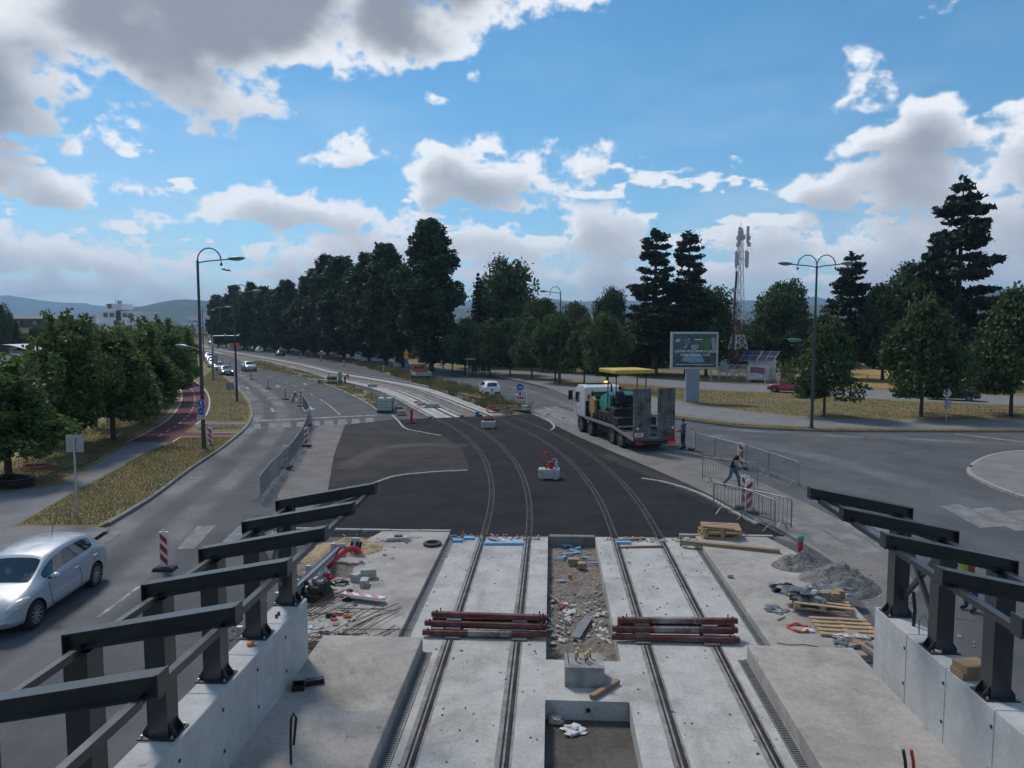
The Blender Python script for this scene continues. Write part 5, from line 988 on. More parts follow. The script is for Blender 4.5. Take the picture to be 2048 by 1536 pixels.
def car_mesh(key, st, belt, W, wx, wr, sub=2):
    """st: stations (x, floor z, shoulder z, roof z, width factor, roof width factor, is_cabin). returns {slot: mesh}"""
    rows = []
    for (x, zf, zs, zr, k, kr) in st:
        h = W / 2 * k; zm = zf + (zs - zf) * .42
        rows.append([(x, 0, zf), (x, h * .90, zf), (x, h * .985, zf + .12), (x, h * 1.0, zm), (x, h * .985, zf + (zs - zf) * .78), (x, h * .93, zs), (x, W / 2 * kr, zr - (.045 if zr - zs > .2 else .012)), (x, W / 2 * kr * .55, zr), (x, 0, zr + .008)])
    bm = bmesh.new(); n = len(rows); q = len(rows[0]); V = [[bm.verts.new(p) for p in r] for r in rows]
    F = {}
    for i in range(n - 1):
        for j in range(q - 1): F[i, j] = bm.faces.new((V[i][j], V[i + 1][j], V[i + 1][j + 1], V[i][j + 1]))
    bm.faces.new([V[0][j] for j in range(q)][::-1] if False else [V[0][j] for j in range(q)]); bm.faces.new([V[-1][j] for j in range(q)][::-1])
    bm.normal_update()
    def setg(cells, slot, inset, depth=.0):
        fs = [F[c] for c in cells]; r = bmesh.ops.inset_region(bm, faces=fs, thickness=inset, depth=depth, use_even_offset=True)
        for f in fs: f.material_index = slot
    for cells, slot, inset in belt: setg(cells, slot, inset)
    geom = bm.verts[:] + bm.edges[:] + bm.faces[:]
    bmesh.ops.mirror(bm, geom=geom, axis='Y', merge_dist=1e-4)
    bmesh.ops.remove_doubles(bm, verts=bm.verts, dist=2e-4)
    bmesh.ops.recalc_face_normals(bm, faces=bm.faces)
    if bm.calc_volume(signed=True) < 0: bmesh.ops.reverse_faces(bm, faces=bm.faces)
    if 0: print('NM', key, bm.calc_volume(signed=True))
    me = bpy.data.meshes.new('body'); bm.to_mesh(me); bm.free()
    for i in range(8): me.materials.append(None)
    o = link('car_tmp', me); md = o.modifiers.new('s', 'SUBSURF'); md.levels = sub; md.render_levels = sub
    cut = []
    for x in wx:
        c = MB().cyl((x, 0, wr), wr * 1.17, W * 1.6, 32, 'Y').mesh('cut'); b_ = bmesh.new(); b_.from_mesh(c)
        if b_.calc_volume(signed=True) < 0: bmesh.ops.reverse_faces(b_, faces=b_.faces)
        if 0: print('CUT', b_.calc_volume(signed=True))
        b_.to_mesh(c); b_.free()
        for i in range(8): c.materials.append(None)
        for p in c.polygons: p.material_index = 6
        co = link('cut_tmp', c); cut.append(co); b = o.modifiers.new('b', 'BOOLEAN'); b.operation = 'DIFFERENCE'; b.object = co; b.solver = 'MANIFOLD'
    dg = bpy.context.evaluated_depsgraph_get(); ev = bpy.data.meshes.new_from_object(o.evaluated_get(dg))
    for c in cut: bpy.data.objects.remove(c)
    bpy.data.objects.remove(o)
    out = {}
    for slot in range(8):
        b = bmesh.new(); b.from_mesh(ev); bmesh.ops.delete(b, geom=[f for f in b.faces if f.material_index != slot], context='FACES')
        if b.faces:
            # separate panes stay apart: one mesh per connected piece for the glazing
            pieces = []; left = set(b.faces)
            while left:
                s = [left.pop()]; comp = set(s)
                while s:
                    f = s.pop()
                    for e in f.edges:
                        for g in e.link_faces:
                            if g in left: left.discard(g); comp.add(g); s.append(g)
                pieces.append(comp)
            if slot == 0: pieces = [set(b.faces)]
            for comp in pieces:
                mp_ = {}; vs = []; fs = []
                for f in comp:
                    ids = []
                    for v in f.verts:
                        if v not in mp_: mp_[v] = len(vs); vs.append(tuple(v.co))
                        ids.append(mp_[v])
                    fs.append(ids)
                mm = bpy.data.meshes.new('panel'); mm.from_pydata(vs, [], fs)
                for p in mm.polygons: p.use_smooth = True
                out.setdefault(slot, []).append(mm)
        b.free()
    CARS[key] = (out, W, wx, wr); return out
SLOTN = {0: 'body', 1: 'windscreen', 2: 'side_window', 3: 'rear_window', 4: 'headlight', 5: 'tail_light', 6: 'wheel_arch', 7: 'lower_grille'}
def car(key, name, label, loc, heading, paint, cat='car', rim=None, spokes=10, mirrors=True, group=None, front=None):
    """local +x is forward"""
    out, W, wx, wr = CARS[key]; t = thing(name, label, cat, loc, heading, group)
    mats = {0: paint, 1: carglass, 2: carglass, 3: carglass, 4: lampglass, 5: tailglass, 6: trimm, 7: trimm}
    body = None
    for s, ms in out.items():
        for me in ms:
            me2 = me.copy(); me2.materials.clear(); me2.materials.append(mats[s]); o = link(SLOTN[s], me2, None, t)
            if s == 0: body = o
    for i, x in enumerate(wx):
        for sd in (1, -1): wheel('wheel', t, (x, sd * (W / 2 - .125), wr), wr, .21, spokes, rim, sd)
    x0, x1 = CAREXT[key]
    if mirrors:
        for sd in (1, -1):
            mo = MB().ell((CARMIR[key][0], sd * (W / 2 + .07), CARMIR[key][1]), (.09, .11, .075), 12).build('wing_mirror', paint, t, smooth=True); MB().box((CARMIR[key][0] - .02, sd * (W / 2 - .04), CARMIR[key][1] - .05), (.06, .14, .05)).build('mirror_arm', trimm, mo)
    for sd in (1, -1):
        for hx in CARH[key]: MB().box((hx[0], sd * (W / 2 * .985 + .0), hx[1]), (.19, .045, .032)).build('door_handle', paint, t, .01, 2)
    MB().box((x0 + .012, 0, .62 if key != 'suv' else .72), (.03, .5, .11)).build('number_plate', platewhite, t); MB().box((x1 - .012, 0, .42), (.04, .5, .11)).build('number_plate', platewhite, t)
    return t
CAREXT, CARMIR, CARH = {}, {}, {}
# hatchback: rear at x = -2.0, nose at +2.15
hb = [(-2.05, .38, .62, .64, .78, .50), (-2.0, .28, .92, .96, .90, .60), (-1.86, .22, .98, 1.12, .95, .62), (-1.45, .20, .99, 1.44, .985, .66), (-.9, .19, .98, 1.505, 1.0, .70), (-.15, .18, .95, 1.51, 1.0, .715), (.42, .18, .92, 1.44, 1.0, .70), (.98, .18, .90, 1.10, .995, .74), (1.24, .18, .88, .98, .99, .78), (1.7, .19, .80, .88, .96, .74), (1.98, .22, .70, .75, .87, .66), (2.13, .30, .55, .58, .70, .50)]
CAREXT['hatch'] = (-2.05, 2.13); CARMIR['hatch'] = (.72, 1.0); CARH['hatch'] = ((-.35, .83), (-1.25, .86))
car_mesh('hatch', hb, [([(6, 6), (6, 7), (7, 6), (7, 7)], 1, .02), ([(3, 5), (4, 5), (5, 5), (6, 5)], 2, .022), ([(1, 6), (1, 7), (2, 6), (2, 7)], 3, .06), ([(9, 4)], 4, .05), ([(0, 3), (0, 4)], 5, .035), ([(10, 2)], 7, .03)], 1.80, (-1.28, 1.33), .315)
sv = [(-2.1, .42, .70, .72, .80, .52), (-2.04, .32, 1.0, 1.03, .92, .60), (-1.92, .28, 1.06, 1.18, .95, .62), (-1.55, .26, 1.07, 1.50, .985, .66), (-.9, .25, 1.05, 1.58, 1.0, .70), (-.15, .24, 1.02, 1.585, 1.0, .715), (.38, .24, .99, 1.52, 1.0, .70), (.9, .24, .97, 1.2, .995, .74), (1.15, .24, .95, 1.06, .99, .78), (1.65, .25, .90, .97, .96, .76), (1.98, .30, .80, .85, .88, .66), (2.1, .40, .62, .65, .74, .5)]
CAREXT['suv'] = (-2.1, 2.1); CARMIR['suv'] = (.66, 1.07); CARH['suv'] = ((-.35, .92), (-1.25, .95))
car_mesh('suv', sv, [([(6, 6), (6, 7), (7, 6), (7, 7)], 1, .02), ([(3, 5), (4, 5), (5, 5), (6, 5)], 2, .022), ([(1, 6), (1, 7), (2, 6), (2, 7)], 3, .06), ([(9, 4)], 4, .05), ([(0, 4), (1, 4)], 5, .03), ([(10, 2)], 7, .03)], 1.78, (-1.25, 1.3), .335)
se = [(-2.2, .36, .66, .68, .80, .52), (-2.15, .26, .88, .93, .92, .66), (-1.75, .22, .92, .99, .96, .74), (-1.3, .2, .93, 1.15, .985, .7), (-.85, .19, .92, 1.38, 1.0, .66), (-.15, .18, .90, 1.42, 1.0, .68), (.38, .18, .88, 1.36, 1.0, .67), (.92, .18, .86, 1.05, .995, .72), (1.2, .18, .84, .93, .99, .78), (1.75, .19, .78, .85, .96, .76), (2.1, .22, .68, .73, .88, .68), (2.22, .30, .54, .57, .74, .52)]
CAREXT['sedan'] = (-2.2, 2.22); CARMIR['sedan'] = (.68, .96); CARH['sedan'] = ((-.3, .8), (-1.15, .82))
car_mesh('sedan', se, [([(6, 6), (6, 7), (7, 6), (7, 7)], 1, .02), ([(3, 5), (4, 5), (5, 5), (6, 5)], 2, .022), ([(2, 6), (2, 7), (3, 6), (3, 7)], 3, .05), ([(9, 4)], 4, .05), ([(0, 4), (1, 4)], 5, .03), ([(10, 2)], 7, .03)], 1.76, (-1.28, 1.36), .305)
silver = paintmat('silver_paint', (.36, .40, .45), .38, .3); white = paintmat('white_car_paint', (.62, .63, .64)); red = paintmat('red_car_paint', (.30, .012, .03)); darkp = paintmat('dark_blue_paint', (.03, .035, .05)); greyc = paintmat('grey_car_paint', (.16, .17, .19), .3, .4); palec = paintmat('pale_gold_paint', (.32, .33, .32), .3, .4); blackc = paintmat('black_car_paint', (.015, .015, .018))
f, r = G(77, 1250), G(185, 1175); ca = atan2(f.y - r.y, f.x - r.x); cc = (f + r) / 2; n = Vector((sin(ca), -cos(ca), 0)); cc = cc + n * .80
sc_ = car('hatch', 'hatchback_car', 'silver hatchback car driving on the left road beside the canopy', (cc.x, cc.y, 0), ca, silver)
MB().tube([(-.9, 0, 1.50), (-.98, 0, 1.72)], .008, 5).build('aerial', trimm, sc_)
from mathutils.bvhtree import BVHTree
_bm = CARS['hatch'][0][0][0]; _bv = BVHTree.FromPolygons([v.co[:] for v in _bm.vertices], [p.vertices[:] for p in _bm.polygons])
def on_body(x, z, sd):
    h = _bv.ray_cast(Vector((x, sd * 2.0, z)), Vector((0, -sd, 0)))[0]; return None if h is None else h + Vector((0, sd * .002, 0))
def seam(pts2, name='door_seam', r=.006, mat=None):
    for sd in (1, -1):
        q = [on_body(x, z, sd) for x, z in pts2]; q = [p for p in q if p is not None]
        if len(q) > 2: MB().tube(q, r, 5).build(name, mat or trimm, sc_)
seam([(.80, .86), (.80, .75), (.79, .6), (.76, .45), (.72, .34), (.6, .28), (.2, .27), (-.2, .27), (-.42, .28), (-.50, .36), (-.52, .5), (-.50, .7), (-.46, .88)]); seam([(-.52, .5), (-.56, .35), (-.7, .30), (-.88, .30), (-.98, .42), (-1.05, .62), (-1.22, .76), (-1.42, .82), (-1.45, .92)])
seam([(.72, .56), (.4, .56), (0, .57), (-.45, .58)], 'rubbing_strip', .014, alloy)

for sd in (1, -1): hl_ = MB().ell((0, 0, 0), (.30, .075, .085), 14).build('headlight', lampglass, sc_, smooth=True); hl_.location = (1.78, sd * .745, .72); hl_.rotation_euler = (0, .22, -sd * .42)
MB().ell((2.07, 0, .60), (.05, .09, .07), 10).build('badge', alloy, sc_); m = MB().box((2.06, 0, .42), (.12, .95, .17)).build('front_grille', trimm, sc_, .02); 
for sd in (1, -1): MB().ell((1.99, sd * .62, .42), (.07, .08, .06), 10).build('fog_lamp', lampglass, sc_)
c_ = G(983, 794); fr, rr_ = G(951, 783), G(968, 795); hd = atan2(fr.y - rr_.y, fr.x - rr_.x)
d_ = Vector((cos(hd), sin(hd), 0)); suv = car('suv', 'suv_car', 'white hatchback SUV parked on the right carriageway by the timber pile', Vector((c_.x, c_.y, 0)) + d_ * 1.35, hd, white)
MB().box((-2.06, 0, .46), (.1, 1.5, .26)).build('rear_bumper_trim', trimm, suv, .03, 2)
# oncoming and distant traffic
def heading_at(px, py, px2, py2): a, b = G(px, py), G(px2, py2); return atan2(b.y - a.y, b.x - a.x)
far = [('sedan', (452, 750), (464, 756), darkp, 'dark saloon car with headlights lit, first in the oncoming queue'), ('hatch', (437, 742), (447, 748), greyc, 'grey car following the dark saloon'), ('suv', (427, 735), (437, 741), white, 'white car third in the oncoming queue'), ('suv', (498, 742), (512, 746), palec, 'pale silver car standing by the dry grass strip'),
 ('sedan', (560, 712), (540, 708), blackc, 'black car driving away beneath the poplars'), ('hatch', (518, 704.5), (500, 701), white, 'white car parked on the far carriageway by the poplars'), ('suv', (509, 703), (492, 700), darkp, 'dark car just behind the white one on the far carriageway'), ('sedan', (489, 700.5), (475, 697.5), blackc, 'dark car among people on the far carriageway'), ('hatch', (440, 691), (430, 689), darkp, 'blue car in the distance on the far carriageway'), ('sedan', (422, 688.5), (414, 687), blackc, 'farthest dark car at the end of the road'), ('sedan', (422, 728), (430, 733), greyc, 'grey car fourth in the oncoming queue behind the lamp post'), ('hatch', (418, 720), (424, 725), white, 'small white car at the back of the oncoming queue')]
for key, p, q, pm, lab in far: b = G(*p); car(key, 'distant_car', lab, (b.x, b.y, 0), heading_at(*p, *q), pm, mirrors=False, spokes=6, group='distant traffic')
lit = emit('lit_headlamp', (1, .98, .92), 1.4); q = bpy.data.objects['distant_car']
for sd in (1, -1): MB().ell((2.12, sd * .62, .66), (.06, .12, .07), 10).build('lit_headlamp', lit, q)
b = G(660, 713, .12); car('hatch', 'parked_car', 'small pale parked car under the poplars behind the pavement', (b.x, b.y + 4, .12), radians(170), palec, mirrors=False, spokes=6)
# red cabriolet: the saloon without its roof
co = [(-2.0, .36, .64, .66, .80, .52), (-1.95, .24, .86, .89, .92, .66), (-1.5, .2, .90, .93, .97, .74), (-1.0, .19, .90, .92, 1.0, .78), (-.6, .18, .89, .84, 1.0, .80), (0, .18, .88, .80, 1.0, .80), (.55, .18, .87, .84, 1.0, .8), (.8, .18, .86, .92, .995, .80), (1.15, .18, .84, .91, .99, .78), (1.65, .19, .77, .84, .96, .76), (1.95, .22, .66, .71, .88, .68), (2.05, .30, .54, .57, .74, .52)]
CAREXT['cabrio'] = (-2.0, 2.05); CARMIR['cabrio'] = (.6, .95); CARH['cabrio'] = ((-.3, .78),)
car_mesh('cabrio', co, [([(9, 4)], 4, .05), ([(0, 4)], 5, .03), ([(10, 2)], 7, .03), ([(4, 6), (4, 7), (5, 6), (5, 7)], 7, .05)], 1.72, (-1.2, 1.28), .31)
a, b = G(1594, 787, .12), G(1553, 785, .12); hd = atan2(b.y - a.y, b.x - a.x); cb = car('cabrio', 'cabriolet_car', 'red open top car parked on the side road behind the double lamp', ((a.x + b.x) / 2 + .4, (a.y + b.y) / 2 + .6, .12), hd, red, spokes=5)
MB().add([(.75, -.68, .9), (.75, .68, .9), (.2, .55, 1.32), (.2, -.55, 1.32)], [(0, 1, 2, 3)]).build('windscreen', carglass, cb); MB().tube([(.75, -.7, .9), (.2, -.58, 1.34), (.2, .58, 1.34), (.75, .7, .9)], .025, 6).build('windscreen_frame', trimm, cb)
for y in (-.36, .36): MB().box((-.25, y, .98), (.16, .42, .5), 0, 0, -.15).build('seat', trimm, cb, .04, 2)
MB().box((-.8, 0, .95), (.4, 1.2, .12)).build('folded_roof', trimm, cb, .04, 2)
# a car mostly hidden by the lawn trees
b = G(1905, 800, .12); car('sedan', 'parked_car', 'dark parked car half hidden behind the spreading lawn tree', (b.x, b.y, .12), hd, blackc, mirrors=False, spokes=6)
# ---- tow truck carrying a paver
th = atan2(.948, -.317); tow = thing('tow_truck', 'white four axle recovery truck with a flat bed and raised loading ramps', 'truck', (5.65, 38.95, 0), th)
tw = paintmat('truck_white', (.60, .61, .62), .35); chk = M('chequer_plate', (.10, .105, .115), .55, .2, 3, .004, 30, metal=.4); chass = M('chassis_black', (.02, .02, .022), .7, .2, 5); rampm = M('ramp_steel', (.17, .19, .21), .5, .25, 4, .002, 20, metal=.6, dirt=(.07, .06, .055), dscale=2); redr = M('reflector_red', (.4, .01, .015), .4)
for x in (1.8, 3.0, 6.4, 8.05):
    for sd in (1, -1): wheel('wheel', tow, (x, sd * 1.08, .5), .5, .32, 8, alloy, sd)
MB().bb((.6, -.45, .55), (8.6, .45, .85)).build('chassis', chass, tow); 
for sd in (1, -1):
    MB().bb((3.7, sd * 1.05, .5), (5.7, sd * .5, .95)).build('side_locker', chass, tow, .02); MB().bb((.35, sd * 1.2, .38), (1.2, sd * .5, .62)).build('rear_locker', chass, tow, .02)
m = MB(); prof = [(0, .72), (2.9, 1.08), (7.25, 1.08), (7.25, .98), (2.9, .96), (0, .60)]
for sd in (-1.24, 1.24): m.v += [(x, sd, z) for x, z in prof]
m.f = [tuple(range(6)), tuple(range(11, 5, -1))] + [(i, (i + 1) % 6, 6 + (i + 1) % 6, 6 + i) for i in range(6)]; m.build('deck', chk, tow)
for sd in (1, -1):
    m = MB(); m.bar((0, sd * 1.255, .70), (2.9, sd * 1.255, 1.06), .05, .16); m.bar((2.9, sd * 1.255, 1.06), (7.25, sd * 1.255, 1.06), .05, .16); m.build('deck_edge', steelm, tow)
# cab
m = MB(); side = [(7.42, .95), (7.42, 2.95), (7.7, 3.08), (8.7, 3.06), (9.2, 2.72), (9.42, 1.9), (9.45, .62), (8.7, .62), (8.62, 1.02), (7.5, 1.02)]
for y in (-1.2, 1.2): m.v += [(x, y, z) for x, z in side]
k = len(side); m.f = [tuple(range(k)), tuple(range(2 * k - 1, k - 1, -1))] + [(i, (i + 1) % k, k + (i + 1) % k, k + i) for i in range(k)]
cab = m.build('cab', tw, tow, .05, 3, True)
for sd in (1, -1):
    dr = MB().bb((8.15, sd * 1.195, 1.15), (9.22, sd * 1.215, 2.72)).build('door', tw, tow, .03, 2)
    MB().add([(8.3, sd * 1.222, 1.95), (9.12, sd * 1.222, 1.88), (9.02, sd * 1.222, 2.55), (8.3, sd * 1.222, 2.6)], [(0, 1, 2, 3)]).build('door_window', carglass, dr); MB().box((8.3, sd * 1.23, 1.62), (.16, .05, .05)).build('door_handle', trimm, dr)
    mi = MB().box((9.5, sd * 1.42, 2.3), (.16, .28, .62), 0).build('mirror', trimm, tow, .03, 2); MB().tube([(9.15, sd * 1.2, 2.65), (9.45, sd * 1.42, 2.6)], .025, 6).build('mirror_arm', trimm, mi)
    MB().box((8.05, sd * 1.1, 1.02), (1.2, .32, .06)).build('mudguard', chass, tow)
MB().box((7.405, .0, 2.42), (.02, 1.5, .5)).build('rear_window', carglass, cab); MB().bb((7.30, -1.15, 1.08), (7.42, 1.15, 2.1)).build('headboard', chass, tow); MB().bb((9.4, -1.05, 1.95), (9.44, 1.05, 2.65)).build('windscreen', carglass, cab)
for y in (-.7, .7): MB().tube([(7.36, y, 2.0), (7.36, y, 2.75)], .03, 6).build('guard_post', chass, tow)
MB().box((7.40, .95, 2.35), (.05, .12, .3)).build('work_lamp', redr, tow)
bar_ = MB().box((8.1, 0, 3.15), (.22, 1.7, .10)).build('light_bar', trimm, tow, .02); MB().ell((8.1, -.55, 3.22), (.11, .17, .09), 12).build('amber_beacon', emit('amber_beacon', (1, .45, .04), 1.2), bar_); MB().bb((8.0, .2, 3.2), (8.2, .8, 3.25)).build('clear_beacon', lampglass, bar_)
# rear end: bumper, lamps, plate, ramps
MB().bb((-.12, -1.22, .42), (.02, 1.22, .62)).build('rear_bumper', chass, tow, .01)
for sd in (1, -1):
    MB().box((-.14, sd * .95, .5), (.05, .42, .16)).build('tail_light', emit('tail_lit', (.5, .01, .02), .12) if sd < 0 else tailglass, tow); MB().box((-.02, sd * 1.18, .9), (.06, .08, .5)).build('marker_board', redr, tow)
    rp = MB(); y0, y1 = sd * 1.20, sd * .26
    for y in np.linspace(y0, y1, 8): rp.bb((-.06, y - .035, .80), (.06, y + .035, 3.5))
    for z in (.82, 1.7, 2.6, 3.47): rp.bb((-.07, min(y0, y1), z - .035), (.07, max(y0, y1), z + .035))
    ro = rp.build('ramp', rampm, tow); ro.location = (.05, 0, 0)
    MB().bb((-.03, min(y0, y1) + .03, 1.25), (-.0, max(y0, y1) - .03, 1.75)).build('ramp_plate', rampm, ro); g = MB()
    for z in np.arange(.9, 3.45, .11): g.bb((.0, min(y0, y1), z), (.03, max(y0, y1), z + .055))
    g.build('ramp_rungs', rampm, ro, kind='stuff'); MB().bb((-.16, min(y0, y1) + .05, .78), (-.1, max(y0, y1) - .05, .82)).build('red_edge', redr, ro)
    MB().tube([(.1, sd * .75, 1.2), (.9, sd * .75, .95)], .05, 8).build('ramp_cylinder', steelm, ro)
    MB().cyl((-.1, sd * 1.05, 1.32), .075, .02, 16, 'X').build('speed_disc', platewhite, tow)
pl_ = MB().box((-.14, .98, .98), (.02, .5, .22)).build('number_plate', platewhite, tow)
for k in range(2): MB().box((-.152, .98, .93 + .1 * k), (.004, .32, .04)).build('plate_characters', trimm, pl_)
# paver on the deck
pav = thing('road_paver', 'green asphalt paver with yellow hopper and yellow roof loaded on the truck bed', 'paver', (5.65, 38.95, 0), th)
teal = paintmat('paver_green', (.02, .28, .24), .4); yell = M('paver_yellow', (.62, .42, .02), .5, .1, 5, dirt=(.45, .3, .06), dscale=2); hop = M('hopper_yellow', (.45, .28, .07), .6, .2, 5, dirt=(.2, .14, .07), dscale=3)
def side_prism(prof, y0, y1):
    m = MB(); k = len(prof)
    for y in (y0, y1): m.v += [(x, y, z) for x, z in prof]
    m.f = [tuple(range(k)), tuple(range(2 * k - 1, k - 1, -1))] + [(i, (i + 1) % k, k + (i + 1) % k, k + i) for i in range(k)]; return m
side_prism([(4.35, 1.75), (4.3, 2.75), (4.6, 2.92), (5.75, 2.55), (6.05, 2.2), (6.0, 1.9), (5.3, 1.55), (4.9, 1.9), (4.6, 1.9)], -.78, .78).build('engine_hood', teal, pav, .04, 2)
for sd in (1, -1):
    side_prism([(3.5, 1.13), (3.35, 1.3), (3.5, 1.72), (5.9, 1.72), (6.15, 1.35), (6.0, 1.13)], sd * .62, sd * 1.0).build('crawler_track', rubber, pav, .05, 2)
    for x in (3.75, 4.5, 5.2, 5.8): MB().cyl((x, sd * 1.02, 1.38), .17, .06, 16, 'Y').build('track_roller', chass, pav)
    side_prism([(5.95, 1.5), (6.0, 2.3), (6.35, 2.5), (6.75, 2.35), (6.95, 1.7), (6.7, 1.35)], sd * .95, sd * 1.12).build('hopper_wing', hop, pav, .03, 2)
    MB().cyl((6.75, sd * .9, 1.35), .24, .18, 18, 'Y').build('push_roller', steelm, pav)
side_prism([(6.05, 1.35), (6.1, 1.6), (6.7, 1.6), (6.7, 1.35)], -.95, .95).build('hopper_floor', hop, pav)
MB().bb((2.9, -1.05, 1.95), (4.3, 1.05, 2.08)).build('operator_platform', chass, pav, .02); MB().bb((3.0, -1.1, 1.2), (3.5, 1.1, 1.95)).build('rear_frame', chass, pav, .02)
MB().bb((2.15, -1.22, 1.12), (2.95, 1.22, 1.62)).build('screed', chass, pav, .04, 2); MB().bb((2.0, -1.2, 1.10), (2.2, 1.2, 1.18)).build('screed_plate', steelm, pav)
for y in (-.9, .9): MB().tube([(2.3, y, 1.6), (2.3, y, 2.2), (2.5, y, 2.25)], .03, 6).build('screed_lever', chass, pav)
MB().box((4.12, 0, 2.45), (.25, 1.5, .55)).build('control_panel', chass, pav, .04); 
for y in (-.5, .5): MB().box((3.55, y, 2.35), (.45, .45, .12)).build('seat', trimm, pav, .03); MB().box((3.35, y, 2.65), (.1, .45, .5)).build('seat_back', trimm, pav, .03)
for x in (3.05, 4.25):
    for y in (-.95, .95): MB().tube([(x, y, 2.0), (x, y, 4.15)], .035, 8).build('roof_post', chass, pav)
MB().bb((2.5, -1.25, 4.12), (5.0, 1.25, 4.36)).build('roof', yell, pav, .07, 3); MB().tube([(2.95, -1.02, 2.6), (2.95, 1.02, 2.6)], .025, 6).build('hand_rail', chass, pav); MB().tube([(4.9, .45, 2.75), (4.9, .45, 3.35)], .06, 10).build('exhaust', chass, pav)
# ---- orange drop side lorry on the far carriageway
o1, o2 = G(845, 764), G(808, 752); hd = atan2(o2.y - o1.y, o2.x - o1.x) ; lo = thing('dropside_lorry', 'small orange lorry with grey drop side bed on the far carriageway', 'lorry', G(846, 763), hd - .05)
oran = paintmat('lorry_orange', (.34, .075, .03), .45); grb = M('bed_grey', (.30, .32, .33), .6, .15, 3)
for x in (.9, 3.5):
    for sd in (1, -1): wheel('wheel', lo, (x, sd * .8, .36), .36, .24, 6, alloy, sd)
MB().bb((-.3, -.4, .45), (4.3, .4, .62)).build('chassis', M('chassis_red', (.12, .03, .03), .7), lo); MB().bb((-.5, -1.0, .72), (2.7, 1.0, .80)).build('bed_floor', grb, lo)
for sd in (1, -1): MB().bb((-.5, sd * 1.0, .8), (2.7, sd * 1.03, 1.2)).build('drop_side', grb, lo)
MB().bb((-.53, -1.03, .8), (-.5, 1.03, 1.2)).build('tailboard', grb, lo)
m = side_prism([(2.9, .55), (2.9, 2.1), (3.1, 2.15), (3.9, 2.1), (4.25, 1.35), (4.35, .55)], -.92, .92); lc = m.build('cab', oran, lo, .05, 2); MB().bb((2.88, -.65, 1.5), (2.895, .65, 1.95)).build('rear_window', carglass, lc); MB().box((2.78, 0, 1.9), (.06, 2.0, .08)).build('headboard_bar', oran, lo)
for sd in (1, -1): MB().add([(3.15, sd * .93, 1.4), (4.1, sd * .93, 1.4), (3.85, sd * .93, 1.98), (3.15, sd * .93, 1.98)], [(0, 1, 2, 3)]).build('door_window', carglass, lc)
for y in (-.95, .95): MB().tube([(2.75, y, .8), (2.75, y, 2.1)], .03, 6).build('headboard_post', oran, lo)
# ---------------------------------------------------------------- lamps, signs, barriers
polem = M('lamp_post_paint', (.055, .065, .075), .5, .15, 2, metal=.3); lampg = M('lamp_housing_green', (.08, .20, .18), .4, .1, 6); lens = glass('lamp_lens', (.35, .42, .42), .2)
def lamp_head(t, p, d, par=None):
    a = atan2(d[1], d[0]); h = MB().ell((0, 0, 0), (.48, .17, .11), 12).build('lamp_head', lampg, t, smooth=True); h.location = p; h.rotation_euler = (0, -.06, a); MB().ell((.05, 0, -.05), (.32, .13, .09), 12).build('lens', lens, h, smooth=True)
def street_lamp(b, H, dirs, label, low=None, r=.085, group='curved arm street lamps', name='street_lamp', orn=True):
    """post with a circular hoop arm per direction"""
    t = thing(name, label, 'street lamp', b, 0, group); z = H - .75
    MB().tube([(0, 0, 0), (0, 0, H * .45), (0, 0, z)], [r * 1.35, r, r * .75], 12).build('post', polem, t, smooth=True); MB().cyl((0, 0, H * .47), r * 1.25, .25, 12).build('collar', polem, t); MB().cyl((0, 0, .03), r * 2.2, .06, 12).build('base_flange', polem, t)
    for a in dirs:
        d = Vector((cos(a), sin(a), 0)); R = .62
        MB().tube([Vector((0, 0, z)) + d * (R - R * cos(q)) * .98 + Vector((0, 0, R * sin(q) * 1.1)) for q in np.linspace(0, pi, 13)], .035, 8).build('hoop', polem, t, smooth=True)
        MB().tube([(0, 0, z - .12), d * .5 + Vector((0, 0, z - .02)), d * 1.65 + Vector((0, 0, z + .10))], .035, 8).build('arm', polem, t)
        if orn: MB().lathe([(0, 0), (.06, .03), (.08, .1), (.04, .16), (.03, .22)], 12, tuple(d * R * 1.96 + Vector((0, 0, z - .28)))).build('pendant_ornament', polem, t)
        lamp_head(t, d * 2.0 + Vector((0, 0, z + .15)), d)
    if low is not None:
        d = Vector((cos(low), sin(low), 0)); zl = H * .5; MB().tube([(0, 0, zl - .15), d * .5 + Vector((0, 0, zl + .05)), d * .95 + Vector((0, 0, zl + .1))], .03, 8).build('low_arm', polem, t); lamp_head(t, d * 1.25 + Vector((0, 0, zl + .12)), d)
    return t
def H_at(px, py, b): return AT(px, py, b.y).z - b.z
for i, (bp, ty, d, low, lab) in enumerate((((408, 896), 493, (.25,), 2.9, 'tall curved arm street lamp with blue cycle signs on its post'), ((474, 802), 568, (.2,), None, 'second curved arm street lamp, standing on the verge with a red box'), ((427, 760), 604, (.3,), None, 'third curved arm lamp on the left verge, behind the first post'), ((408, 722), 614, (.3,), None, 'farthest curved arm lamp on the left verge'))):
    b = G(*bp, .12); street_lamp(b, H_at(bp[0], ty, b), d, lab, low)
b = G(1623, 856, .12); street_lamp(b, H_at(1623, 508, b), (pi - .05, .05), 'tall double armed street lamp at the junction on the right', 3.0)
b = G(1120, 768, .12); street_lamp(b, H_at(1120, 572, b), (pi,), 'curved arm street lamp beside the bus stop sign')
